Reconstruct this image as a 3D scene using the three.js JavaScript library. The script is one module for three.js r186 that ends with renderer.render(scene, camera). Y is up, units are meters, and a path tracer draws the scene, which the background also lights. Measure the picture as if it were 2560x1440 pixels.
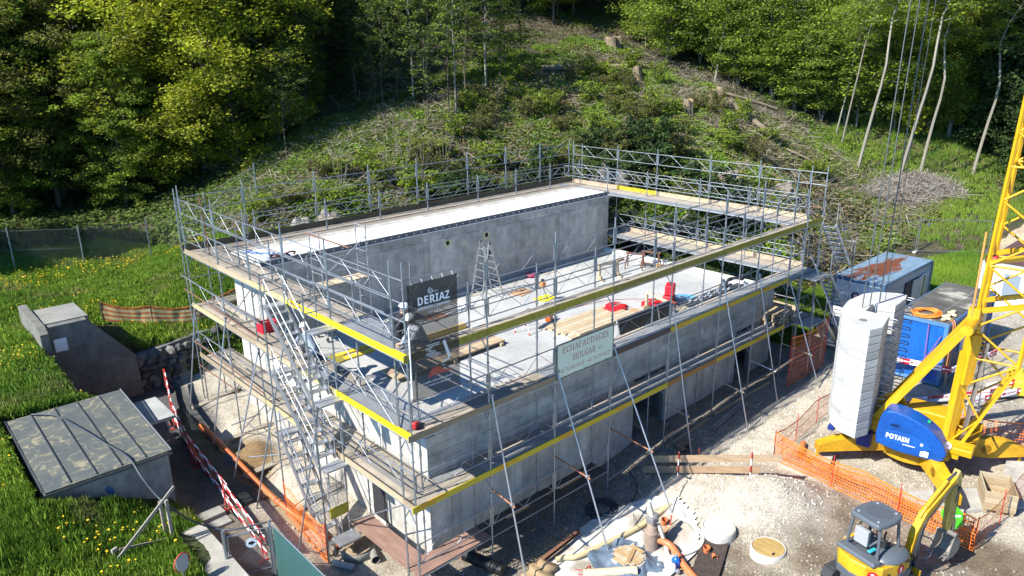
import * as THREE from 'three';
import { Sky } from 'three/addons/objects/Sky.js';
import { mergeGeometries, mergeVertices } from 'three/addons/utils/BufferGeometryUtils.js';
import { RoundedBoxGeometry } from 'three/addons/geometries/RoundedBoxGeometry.js';
import { MarchingCubes } from 'three/addons/objects/MarchingCubes.js';

// ---------- camera, sky, sun, exposure ----------
const scene = new THREE.Scene();
const camera = new THREE.PerspectiveCamera(42.32, 16 / 9, 0.1, 900);
camera.position.set(-9.07, 13.44, 13.59);
camera.rotation.set(-0.3106, -0.7417, -0.0131, 'YXZ');
scene.add(camera);
const renderer = new THREE.WebGLRenderer({ antialias: true });
renderer.toneMapping = THREE.LinearToneMapping;
renderer.toneMappingExposure = 2.3;
renderer.shadowMap.enabled = true;
const sunDir = new THREE.Vector3(-1.1, 1.0, -0.19).normalize();
const sky = new Sky();
sky.name = 'sky';
sky.scale.setScalar(800);
const su = sky.material.uniforms;
su.sunPosition.value.copy(sunDir); su.turbidity.value = 4; su.rayleigh.value = 0.7; su.mieCoefficient.value = 0.004; su.mieDirectionalG.value = 0.8;
su.cloudCoverage.value = 0;
sky.userData = { kind: 'structure', label: 'clear blue sky above the wooded hillside' };
scene.add(sky);
scene.environmentIntensity = 0.2;
const sun = new THREE.DirectionalLight(new THREE.Color(1, 0.95, 0.86), 4.6);
sun.name = 'sunlight';
sun.position.copy(sunDir).multiplyScalar(120).add(new THREE.Vector3(15, 0, -5));
sun.target.position.set(15, 0, -5);
sun.castShadow = true;
Object.assign(sun.shadow.camera, { left: -70, right: 70, top: 70, bottom: -70, near: 1, far: 320 });
sun.shadow.mapSize.set(4096, 4096);
scene.add(sun, sun.target);

// ---------- helpers ----------
const V = (x, y, z) => new THREE.Vector3(x, y, z);
function rng(s) { return () => { s = (s + 0x6d2b79f5) | 0; let t = Math.imul(s ^ (s >>> 15), 1 | s); t = (t + Math.imul(t ^ (t >>> 7), 61 | t)) ^ t; return ((t ^ (t >>> 14)) >>> 0) / 4294967296; }; }
const R0 = rng(7);
const rr = (a, b, r = R0) => a + (b - a) * r();
const lerp = THREE.MathUtils.lerp, clamp = THREE.MathUtils.clamp;
const sstep = (a, b, x) => { const t = clamp((x - a) / (b - a), 0, 1); return t * t * (3 - 2 * t); };
const counts = {};
function numbered(n) { const k = (counts[n] = (counts[n] ?? -1) + 1); return k ? n + '_' + String(k).padStart(3, '0') : n; }
function lin(r, g, b) { return new THREE.Color().setRGB(r, g, b); }
function tag(o, label, category, group, kind) { if (label) o.userData.label = label; if (category) o.userData.category = category; if (group) o.userData.group = group; if (kind) o.userData.kind = kind; return o; }
function shade(m) { m.castShadow = m.receiveShadow = true; return m; }
function M(name, g, m, parent) {            // one mesh: a part of parent, or a top-level thing
  const o = shade(new THREE.Mesh(g, m)); o.name = parent ? name : numbered(name); (parent ?? scene).add(o); return o;
}
function T(name, label, category, p = [0, 0, 0], ry = 0, group) {   // a thing: a Group at its base
  const o = new THREE.Group(); o.name = numbered(name); o.position.set(...p); o.rotation.y = ry; tag(o, label, category, group); scene.add(o); return o;
}
function dup(o, p, ry, label, group) { const c = o.clone(); c.name = numbered(o.name.replace(/_\d\d\d$/, '')); c.userData = { ...o.userData }; c.position.set(...p); c.rotation.y = ry; if (label) c.userData.label = label; if (group) c.userData.group = group; scene.add(c); return c; }
const bx = (w, h, d, x = 0, y = 0, z = 0, ry = 0, rx = 0, rz = 0) => { const g = new THREE.BoxGeometry(w, h, d); if (rx) g.rotateX(rx); if (rz) g.rotateZ(rz); if (ry) g.rotateY(ry); return g.translate(x, y, z); };
const rbx = (w, h, d, r, x = 0, y = 0, z = 0, ry = 0) => { const g = new RoundedBoxGeometry(w, h, d, 2, r); if (ry) g.rotateY(ry); return g.translate(x, y, z); };
const cy = (r, h, x = 0, y = 0, z = 0, s = 16, r2 = r) => new THREE.CylinderGeometry(r2, r, h, s).translate(x, y + h / 2, z);
const YUP = V(0, 1, 0), v3 = (a) => (a.isVector3 ? a : V(...a));
function rod(a, b, r, s = 8, r2 = r) { a = v3(a); b = v3(b); const d = b.clone().sub(a), g = new THREE.CylinderGeometry(r2, r, d.length(), s); g.applyQuaternion(new THREE.Quaternion().setFromUnitVectors(YUP, d.clone().normalize())); return g.translate((a.x + b.x) / 2, (a.y + b.y) / 2, (a.z + b.z) / 2); }
function pipe(pts, r, seg = 40, s = 8, closed = false) { return new THREE.TubeGeometry(new THREE.CatmullRomCurve3(pts.map(v3), closed, 'centripetal'), seg, r, s, closed); }
function beam(a, b, w, h) {                 // box from a to b, h along the vertical
  a = v3(a); b = v3(b); const d = b.clone().sub(a), L = d.length(), g = new THREE.BoxGeometry(L, h, w);
  const x = d.normalize(), z = V(0, 1, 0).cross(x).negate(); if (z.lengthSq() < 1e-6) z.set(0, 0, 1); z.normalize(); const y = z.clone().cross(x).normalize();
  g.applyMatrix4(new THREE.Matrix4().makeBasis(x, y, z)); return g.translate((a.x + b.x) / 2, (a.y + b.y) / 2, (a.z + b.z) / 2);
}
const mg = (list) => mergeGeometries(list.map((g) => { const n = g.index ? g.toNonIndexed() : g; for (const k of Object.keys(n.attributes)) if (!['position', 'normal', 'uv'].includes(k)) n.deleteAttribute(k); if (!n.attributes.uv) n.setAttribute('uv', new THREE.BufferAttribute(new Float32Array(n.attributes.position.count * 2), 2)); return n; }));
function uvm(g, s = 1, ox = 0, oy = 0) {    // uv in metres by the dominant side of each face
  const p = g.attributes.position, n = g.attributes.normal, u = new Float32Array(p.count * 2);
  for (let i = 0; i < p.count; i++) { const ax = Math.abs(n.getX(i)), ay = Math.abs(n.getY(i)), az = Math.abs(n.getZ(i)); let a, b; if (ay >= ax && ay >= az) { a = p.getX(i); b = p.getZ(i); } else if (ax >= az) { a = p.getZ(i); b = p.getY(i); } else { a = p.getX(i); b = p.getY(i); } u[2 * i] = a * s + ox; u[2 * i + 1] = b * s + oy; }
  g.setAttribute('uv', new THREE.BufferAttribute(u, 2)); return g;
}
function extr(pts, depth, bevel = 0) { const sh = new THREE.Shape(pts.map((p) => new THREE.Vector2(...p))); return new THREE.ExtrudeGeometry(sh, { depth, bevelEnabled: bevel > 0, bevelSize: bevel, bevelThickness: bevel, bevelSegments: 2 }); }
const UC = new THREE.CylinderGeometry(1, 1, 1, 8), UB = new THREE.BoxGeometry(1, 1, 1);
function bar(name, a, b, r, m, parent) {    // a tube as its own mesh, sharing one cylinder
  a = v3(a); b = v3(b); const o = M(name, UC, m, parent), d = b.clone().sub(a), L = d.length();
  o.position.copy(a).add(b).multiplyScalar(0.5); o.quaternion.setFromUnitVectors(YUP, d.divideScalar(L)); o.scale.set(r, L, r); return o;
}

// ---------- textures ----------
function noiseTile(n, cells, seed) {        // tileable value noise
  const r = rng(seed), g = new Float32Array(cells * cells).map(() => r()), out = new Float32Array(n * n);
  for (let y = 0; y < n; y++) for (let x = 0; x < n; x++) {
    const fx = (x / n) * cells, fy = (y / n) * cells, ix = Math.floor(fx), iy = Math.floor(fy); let u = fx - ix, v = fy - iy; u = u * u * (3 - 2 * u); v = v * v * (3 - 2 * v);
    const a = g[(iy % cells) * cells + (ix % cells)], b = g[(iy % cells) * cells + ((ix + 1) % cells)], c = g[((iy + 1) % cells) * cells + (ix % cells)], d = g[((iy + 1) % cells) * cells + ((ix + 1) % cells)];
    out[y * n + x] = lerp(lerp(a, b, u), lerp(c, d, u), v);
  }
  return out;
}
function fbm(n, c0, oct, seed, gain = 0.5) { const o = new Float32Array(n * n); let a = 1, s = 0; for (let k = 0; k < oct; k++) { const t = noiseTile(n, Math.min(n, c0 << k), seed + k * 13); for (let i = 0; i < o.length; i++) o[i] += a * t[i]; s += a; a *= gain; } for (let i = 0; i < o.length; i++) o[i] /= s; return o; }
function dtex(n, fn, srgb = true, m = n) {  // fn(i, x, y) gives [r, g, b] in 0..1 (display values when srgb)
  const d = new Uint8Array(n * m * 4);
  for (let i = 0; i < n * m; i++) { const c = fn(i, i % n, Math.floor(i / n)); d[i * 4] = clamp(c[0], 0, 1) * 255; d[i * 4 + 1] = clamp(c[1], 0, 1) * 255; d[i * 4 + 2] = clamp(c[2], 0, 1) * 255; d[i * 4 + 3] = 255; }
  const t = new THREE.DataTexture(d, n, m); t.wrapS = t.wrapT = THREE.RepeatWrapping; t.magFilter = THREE.LinearFilter; t.minFilter = THREE.LinearMipmapLinearFilter; if (srgb) t.colorSpace = THREE.SRGBColorSpace; t.needsUpdate = true; return t;
}
function rep(t, x, y = x) { const c = t.clone(); c.repeat.set(x, y); c.needsUpdate = true; return c; }
const mixc = (a, b, t) => [lerp(a[0], b[0], t), lerp(a[1], b[1], t), lerp(a[2], b[2], t)];
function canvas(w, h, draw) { const c = document.createElement('canvas'); c.width = w; c.height = h; draw(c.getContext('2d'), w, h); const t = new THREE.CanvasTexture(c); t.colorSpace = THREE.SRGBColorSpace; t.anisotropy = 8; return t; }
const F5 = fbm(512, 4, 6, 11), F5b = fbm(512, 8, 6, 77, 0.6), F5c = fbm(512, 64, 3, 5, 0.7);
const st = (o) => new THREE.MeshStandardMaterial(o);
const plain = (r, g, b, rough = 0.7, metal = 0) => st({ color: lin(r, g, b), roughness: rough, metalness: metal });
const concTex = dtex(512, (i, x, y) => { const v = 0.86 + 0.26 * (F5[i] - 0.5) + 0.12 * (F5c[i] - 0.5) + 0.1 * (F5b[(i * 7) % F5b.length] - 0.5); return [v, v, v * 0.985]; });
const concBump = dtex(512, (i) => { const v = F5b[i] * 0.6 + F5c[i] * 0.4; return [v, v, v]; }, false);
const streakTex = dtex(512, (i, x, y) => { const s = F5[(Math.floor(y / 14) * 512 + x) % F5.length], v = 0.84 + 0.44 * (s - 0.5) + 0.34 * (F5b[i] - 0.5) + 0.05 * (F5c[i] - 0.5); return [v, v, v * 0.98]; });
const woodTex = dtex(512, (i, x, y) => { const g = F5[((y * 9) % 512) * 512 + Math.floor(x / 8)], k = F5c[((y * 3) % 512) * 512 + Math.floor(x / 6)], v = 0.8 + 0.3 * (g - 0.5) + 0.2 * (k - 0.5) + 0.16 * (F5b[i] - 0.5); return [v, v * 0.98, v * 0.95]; });
const woodBump = dtex(512, (i, x, y) => { const k = F5c[((y * 3) % 512) * 512 + Math.floor(x / 6)]; return [k, k, k]; }, false);
const metTex = dtex(256, (i, x, y) => { const k = F5[(y * 2) * 512 + x * 2], v = 0.84 + 0.3 * (k - 0.5) + 0.2 * (F5c[y * 512 + x] - 0.5); return [v, v, v]; });
const grav = fbm(1024, 96, 3, 31, 0.75), gravL = fbm(1024, 6, 4, 91);
const gravTex = dtex(1024, (i) => { const v = 0.84 + 0.8 * (grav[i] - 0.5) + 0.22 * (gravL[i] - 0.5); return [v, v * 0.985, v * 0.95]; });
const gravBump = dtex(1024, (i) => [grav[i], grav[i], grav[i]], false);
const leafTex = dtex(512, (i) => { const v = 0.62 + 0.8 * (F5c[i] - 0.5) + 0.5 * (F5b[i] - 0.5); return [v, v * 0.98, v * 0.94]; });
const conc = (r, g, b, t = concTex, s = 0.33) => st({ color: lin(r, g, b), map: rep(t, s), bumpMap: rep(concBump, 1), bumpScale: 0.003, roughness: 0.9 });
const wood = (r, g, b, s = 0.5) => st({ color: lin(r, g, b), map: rep(woodTex, s), bumpMap: rep(woodBump, s), bumpScale: 0.002, roughness: 0.85 });
const steel = (r, g, b, rough = 0.5, metal = 0.75) => st({ color: lin(r, g, b), map: rep(metTex, 1), roughness: rough, metalness: metal });
const paint = (r, g, b, rough = 0.45) => st({ color: lin(r, g, b), map: rep(metTex, 0.4), roughness: rough });
const leafMat = (r, g, b, t = 0.4) => new THREE.MeshPhysicalMaterial({ color: lin(r, g, b), roughness: 0.85, specularIntensity: 0.25, transmission: t, thickness: 0, side: THREE.DoubleSide });

// ---------- terrain ----------
function tps(pts) {                          // thin plate spline through [x, y, z] points: height over (x, z)
  const n = pts.length, N = n + 3, A = [], k = (d2) => (d2 < 1e-9 ? 0 : 0.5 * d2 * Math.log(d2));
  for (let i = 0; i < n; i++) { const r = new Float64Array(N + 1); for (let j = 0; j < n; j++) r[j] = k((pts[i][0] - pts[j][0]) ** 2 + (pts[i][2] - pts[j][2]) ** 2); r[i] += 0.6; r[n] = 1; r[n + 1] = pts[i][0]; r[n + 2] = pts[i][2]; r[N] = pts[i][1]; A.push(r); }
  for (let q = 0; q < 3; q++) { const r = new Float64Array(N + 1); for (let j = 0; j < n; j++) r[j] = q === 0 ? 1 : pts[j][q === 1 ? 0 : 2]; A.push(r); }
  for (let c = 0; c < N; c++) { let p = c; for (let r = c + 1; r < N; r++) if (Math.abs(A[r][c]) > Math.abs(A[p][c])) p = r; [A[c], A[p]] = [A[p], A[c]]; for (let r = 0; r < N; r++) if (r !== c) { const f = A[r][c] / A[c][c]; if (f) for (let q = c; q <= N; q++) A[r][q] -= f * A[c][q]; } }
  const w = A.map((r, i) => r[N] / r[i]);
  return (x, z) => { let s = w[n] + w[n + 1] * x + w[n + 2] * z; for (let i = 0; i < n; i++) s += w[i] * k((x - pts[i][0]) ** 2 + (z - pts[i][2]) ** 2); return s; };
}
const lowT = tps([[2.5, -0.72, 0], [5, -0.72, 0], [7.5, -0.5, 0], [10.5, -0.05, 0], [13.5, 0.1, 0], [18.5, 0.2, 0], [22, 0.4, -1], [24.5, 0.6, 1.5], [30, 0.8, 0], [5, -0.45, 4], [9, -0.15, 3.5], [10, 0, 8], [14, 0.1, 6], [18, 0.3, 8], [25, 0.6, 8], [35, 1, 8], [8, -0.3, 13], [20, 0.3, 18], [1, -0.8, 4], [-2, -1, 3], [0, -0.7, 0],
  [0, -0.4, -4], [0, 0.05, -8], [0.7, 0.2, -11], [0.7, 0.5, -14], [-1.8, -0.4, -4.3], [-2, 0.1, -8], [-1.6, 0.3, -14], [-0.7, 0.3, -17], [8, 0.6, -15], [20, 0.8, -15], [21.5, 0.6, -8], [50, 1.2, 20], [-2.6, -0.9, -1], [-2.8, 0.15, -9]]);
const upT = tps([[-3.6, 0.6, -5], [-4.2, 0.8, -5.5], [-5.6, 0.9, -5.3], [-8, 1.5, -5], [-7, 2.1, -8.2], [-8.5, 2.5, -12], [-5, 2.7, -13.2], [-5.2, 3.3, -17], [-8.5, 3.2, -18], [-4.6, 0.4, -1.5], [-8, 0.8, 0], [-14, 2.5, -8], [-3.6, 1.6, -9], [-3.5, 0.2, -7.5], [-4.5, 0.75, -7.5], [-5.5, 1.35, -7.5], [-6.6, 1.95, -7.6], [-4.2, 0.65, -6.5], [-5.6, 1.0, -6.5],
  [0, 2.2, -18.2], [3, 2.3, -18], [-3, 3.1, -22], [0, 3, -28], [4, 3.1, -28], [-8, 3.4, -28], [6.76, 5.6, -20.2], [6, 3.6, -17.4], [10, 5, -17.5], [14.66, 6.5, -21.5], [15, 4.6, -17], [20, 4.6, -16.5], [17.46, 8.2, -25.4], [26.17, 9.5, -28], [36, 14, -39.4], [28, 8.1, -20], [35.6, 11, -27], [46.4, 13.3, -32.4], [40.7, 11.1, -25.3], [40.4, 9.4, -19.2], [25.6, 6.5, -14.35], [30.4, 5.6, -9.5], [39.3, 7, -13.4], [50.7, 7.6, -14.6], [58.8, 8.4, -13.3], [49.2, 4.4, -7.4], [42, 2.3, -3.1], [41.5, 2, -0.6], [68, 6.6, -9.7], [93, 14.5, -18.6], [67, 17.5, -34.8], [55.7, 18, -42.6], [33.2, 14.8, -47.7], [2.6, 4.4, -51.6], [4.3, 3.9, -38.4], [-1.9, 3.5, -41], [8.7, 5.2, -29.5], [54, 3, -0.8], [35.7, 2.8, -6.3], [33, 4.9, -8.3], [12.5, 6.6, -37.9], [45.8, 4.6, -9.2], [42, 2, 1.4], [25.9, 4.9, -9.1], [23.5, 1.6, -5], [24, 3.6, -8], [26, 1.3, -3.2], [31, 1.3, -3], [62, 2, 20], [70, 4, 6], [120, 30, -40], [60, 40, -95], [10, 22, -95], [-40, 8, -60], [-30, 4, -30], [110, 25, 20], [90, 45, -80]]);
// outline of the dug-out yard and trench
const YARD = [[-3.35, 60], [-3.35, -3.2], [-3.0, -5], [-3.1, -8], [-3.1, -12.7], [-4.15, -13.3], [-4.25, -17.1], [-1.5, -17.4], [2.5, -16.6], [6, -16.0], [12, -15.9], [20.5, -15.6], [22.3, -13.5], [22.2, -6], [23.2, -3.2], [31, -2.2], [38, 0], [45, 4], [60, 24], [60, 60]];
function sdYard(x, z) {                      // distance to the outline, negative inside
  let d = 1e9, s = 1;
  for (let i = 0, j = YARD.length - 1; i < YARD.length; j = i++) {
    const [ax, az] = YARD[j], [bx_, bz] = YARD[i], ex = bx_ - ax, ez = bz - az, wx = x - ax, wz = z - az, t = clamp((wx * ex + wz * ez) / (ex * ex + ez * ez), 0, 1);
    d = Math.min(d, Math.hypot(wx - ex * t, wz - ez * t));
    if ((az > z) !== (bz > z) && x < ((bx_ - ax) * (z - az)) / (bz - az) + ax) s = -s;
  }
  return d * s;
}
const NT = fbm(512, 16, 5, 401);
function wn(x, z, s) { const u = ((x * s) % 512 + 512) % 512, v = ((z * s) % 512 + 512) % 512, i = Math.floor(u), j = Math.floor(v), a = u - i, b = v - j, i2 = (i + 1) % 512, j2 = (j + 1) % 512; return lerp(lerp(NT[j * 512 + i], NT[j * 512 + i2], a), lerp(NT[j2 * 512 + i], NT[j2 * 512 + i2], a), b) - 0.5; }
const heapAt = (x, z, cx, cz, r, h) => { const d = Math.hypot(x - cx, z - cz) / r; return d < 1 ? h * (1 - d * d) * (1 - d * d) : 0; };
function height(x, z) {
  const sd = sdYard(x, z), w = x > 22 && z > -12 ? 2.4 : x > 4 ? 1.3 : 0.45, t = sstep(0, w, sd);
  const inB = x > 1 && x < 19.8 && z > -13 && z < -1;
  let lo = 0, up = 0;
  if (t < 1) {
    lo = lowT(x, z) + 0.16 * wn(x, z, 14) * (inB ? 0 : 1) + 0.05 * wn(x, z, 61);
    lo += heapAt(x, z, 9.0, 3.2, 2.5, 0.55) + heapAt(x, z, 10.1, 4.5, 2.0, 0.4) + heapAt(x, z, 10.6, 4.6, 1.6, 0.25) + heapAt(x, z, 8.3, 5.6, 1.3, 0.14) + heapAt(x, z, -0.4, -9.5, 1.0, 0.5) + heapAt(x, z, 43.5, 3, 3.6, 2.2) + heapAt(x, z, 6.2, 6.2, 1.2, 0.22) + heapAt(x, z, 8.25, 8.3, 3.4, 0.42);
    for (const o of [0, 1.25]) { const u = x - 10.75 - o - 0.16 * (z - 5) + 0.25 * wn(z, o, 20); lo -= 0.07 * Math.exp(-((u / 0.22) ** 2)) * sstep(2.5, 4, z) * (0.7 + wn(x, z, 50)); }
    if (x < 1) lo -= 0.35 * Math.exp(-(((x + 0.55) / 0.45) ** 2)) * sstep(-15, -12, z) * sstep(-2, -4, z);
  }
  if (t > 0) { const far = sstep(20, 70, Math.hypot(x, z + 10)); up = upT(x, z) + wn(x, z, 5) * lerp(0.15, 1.5, far) + wn(x, z, 23) * 0.28 * sstep(4, 10, x) + wn(x, z, 70) * 0.12; }
  const hs = sstep(-6.95, -6.6, x) * (1 - sstep(-3.35, -3.2, x)) * sstep(-12.9, -12.45, z) * (1 - sstep(-7.95, -7.75, z)); if (hs > 0) up = lerp(up, Math.min(up, 1.5), hs);
  return lerp(lo, up, t);
}

// ---------- the ground, one height for three surfaces ----------
function axis(list) { const o = []; for (let i = 0; i + 2 < list.length; i += 2) { const n = Math.max(1, Math.round((list[i + 2] - list[i]) / list[i + 1])); for (let k = 0; k < n; k++) o.push(list[i] + ((list[i + 2] - list[i]) * k) / n); } o.push(list[list.length - 1]); return o; }
const GX = axis([-150, 12, -40, 2.5, -14, 0.5, -9, 0.25, 27, 0.5, 66, 3, 130, 12, 260]), GZ = axis([-210, 12, -70, 1.5, -40, 0.6, -22, 0.25, 11, 1.5, 40, 8, 90]);
const forestEdge = (x, z) => z < -33.5 - 2.5 * wn(x, 3, 20) + (x > 2 ? (x - 2) * 1.9 : 0) || (x > 5.5 && x < 21.5) || (x >= 21.5 && z < -4 - (x - 21.5) * 0.02 + 2 * wn(x, z, 12) && x < 34) || (x >= 34 && z < -3.2 + 0.25 * (x - 34) + 1.5 * wn(x, z, 12));
function surfaceAt(x, z) { const sd = sdYard(x, z); if (sd < (x > 22 && z > -12 ? 0.5 : 0.12)) return (x > 21.4 && z < -0.95 - 0.4 * wn(x, z, 40)) || (x > 30.7 && z < 2.9 && Math.hypot(x - 43.5, z - 3) > 3.9) ? 1 : 0; return forestEdge(x, z) ? 2 : 1; }
const YC = { white: [0.72, 0.655, 0.56], grey: [0.53, 0.48, 0.4], brown: [0.2, 0.155, 0.105], dark: [0.11, 0.09, 0.07], asphalt: [0.1, 0.105, 0.11] };
function yardColor(x, z) {
  let c = mixc(YC.grey, YC.white, clamp(0.6 + 1.6 * wn(x, z, 17), 0, 1));
  const band = (v, a, b, w) => sstep(a - w, a, v) * (1 - sstep(b, b + w, v));
  const hu = ((x - 9.7) + (z - 3.8)) * 0.707, hv = ((x - 9.7) - (z - 3.8)) * 0.707, hw = 1 - sstep(0.75, 1.15, Math.hypot(hu / 2.6, hv / 1.75) + 0.5 * wn(x, z, 34));
  c = mixc(c, [0.66, 0.6, 0.51], hw * 0.8);
  const br = clamp(0.9 + 1.8 * wn(x, z, 30), 0, 1) * (1 - 0.9 * hw);
  c = mixc(c, YC.brown, 0.9 * br * band(x - 0.12 * (z - 5), 10.7, 12.0, 0.5) * band(z, 3.2, 12, 1));
  c = mixc(c, YC.brown, br * (1 - sstep(1.9, 3.0, Math.hypot((x - 8.1) * 0.9, (z - 6.2) * 0.8))));
  c = mixc(c, YC.brown, br * (1 - sstep(1.4, 3.2, Math.hypot(x - 10.6, (z - 9.6)))));
  c = mixc(c, [0.3, 0.26, 0.17], 0.7 * band(x, 12.6, 17.2, 0.4) * band(z, 3.6, 9, 0.4) * clamp(0.5 + 2 * wn(x, z, 40), 0, 1));
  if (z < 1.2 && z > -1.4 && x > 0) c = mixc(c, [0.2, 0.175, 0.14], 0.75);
  if (x < 1.2) { c = mixc(c, YC.grey, 0.5); const p = sstep(-1.35, -1.9, x) * sstep(-3, -5, z); c = mixc(c, YC.dark, 0.75 * p); c = mixc(c, YC.asphalt, sstep(-11.5, -13, z) * sstep(0.2, -0.4, x)); c = mixc(c, [0.3, 0.2, 0.1], (1 - sstep(0.5, 1.1, Math.hypot(x + 0.4, (z + 9.5) * 0.6)))); if (z > -4.5) c = mixc(c, [0.23, 0.18, 0.12], 0.6 * clamp(0.6 + 2 * wn(x, z, 30), 0, 1)); }
  if (x > 20) c = mixc(c, [0.42, 0.39, 0.34], 0.8);
  c = mixc(c, [0.5, 0.41, 0.29], 1 - sstep(3, 4.4, Math.hypot(x - 43.5, z - 3)));
  return c;
}
function meadowColor(x, z) { const k = clamp(0.5 + 1.5 * wn(x, z, 9), 0, 1); return mixc([0.1, 0.15, 0.025], [0.16, 0.19, 0.04], k); }
function hillColor(x, z) {
  const k = wn(x, z, 11), q = wn(x, z, 37), y = height(x, z);
  let c = mixc([0.1, 0.08, 0.05], [0.25, 0.195, 0.12], clamp(0.5 + 1.8 * k, 0, 1));
  const g = clamp(0.35 + 2.4 * wn(x + 40, z, 7) + q, 0, 1) * (x > 20 ? 1 : 0.7);
  c = mixc(c, [0.1, 0.16, 0.03], g * 0.8);
  if (z > -17.9 && z < -15 && x < 22) c = mixc(c, [0.22, 0.19, 0.14], 0.5);
  return c;
}
{
  const nx = GX.length, nz = GZ.length, pos = [], col = [[], [], []], H = new Float32Array(nx * nz), nor = [];
  for (let j = 0; j < nz; j++) for (let i = 0; i < nx; i++) H[j * nx + i] = height(GX[i], GZ[j]);
  for (let j = 0; j < nz; j++) for (let i = 0; i < nx; i++) {
    const a = H[j * nx + Math.max(0, i - 1)], b = H[j * nx + Math.min(nx - 1, i + 1)], c = H[Math.max(0, j - 1) * nx + i], d = H[Math.min(nz - 1, j + 1) * nx + i];
    const n = V(-(b - a) / (GX[Math.min(nx - 1, i + 1)] - GX[Math.max(0, i - 1)]), 1, -(d - c) / (GZ[Math.min(nz - 1, j + 1)] - GZ[Math.max(0, j - 1)])).normalize(); nor.push(n);
  }
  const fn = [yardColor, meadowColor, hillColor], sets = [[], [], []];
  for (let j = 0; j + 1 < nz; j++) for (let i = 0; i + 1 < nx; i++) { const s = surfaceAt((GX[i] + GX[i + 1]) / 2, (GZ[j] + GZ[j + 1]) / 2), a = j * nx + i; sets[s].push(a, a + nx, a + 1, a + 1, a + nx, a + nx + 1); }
  const mats = [
    st({ vertexColors: true, map: rep(gravTex, 1), bumpMap: rep(gravBump, 1), bumpScale: 0.03, roughness: 0.95 }),
    st({ vertexColors: true, map: rep(leafTex, 1), bumpMap: rep(concBump, 1), bumpScale: 0.05, roughness: 1 }),
    st({ vertexColors: true, map: rep(leafTex, 0.8), bumpMap: rep(concBump, 0.8), bumpScale: 0.12, roughness: 1 })];
  const info = [['yard_ground', 'pale gravel and earth ground of the building site'], ['meadow', 'green meadow on the bank beside the site'], ['hillside', 'wooded hillside of earth, leaf litter and undergrowth']];
  sets.forEach((idx, s) => {
    const map = new Map(), p = [], n = [], u = [], c = [], ix = [];
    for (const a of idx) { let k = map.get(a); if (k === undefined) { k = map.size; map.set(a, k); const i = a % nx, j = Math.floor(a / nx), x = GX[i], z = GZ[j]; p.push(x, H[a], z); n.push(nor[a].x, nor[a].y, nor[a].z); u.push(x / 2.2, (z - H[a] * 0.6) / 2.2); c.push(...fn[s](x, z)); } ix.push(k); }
    const g = new THREE.BufferGeometry();
    for (const [nm, ar, w] of [['position', p, 3], ['normal', n, 3], ['uv', u, 2], ['color', c, 3]]) g.setAttribute(nm, new THREE.BufferAttribute(new Float32Array(ar), w));
    g.setIndex(ix); tag(M(info[s][0], g, mats[s]), info[s][1], null, null, 'structure');
  });
}

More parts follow.
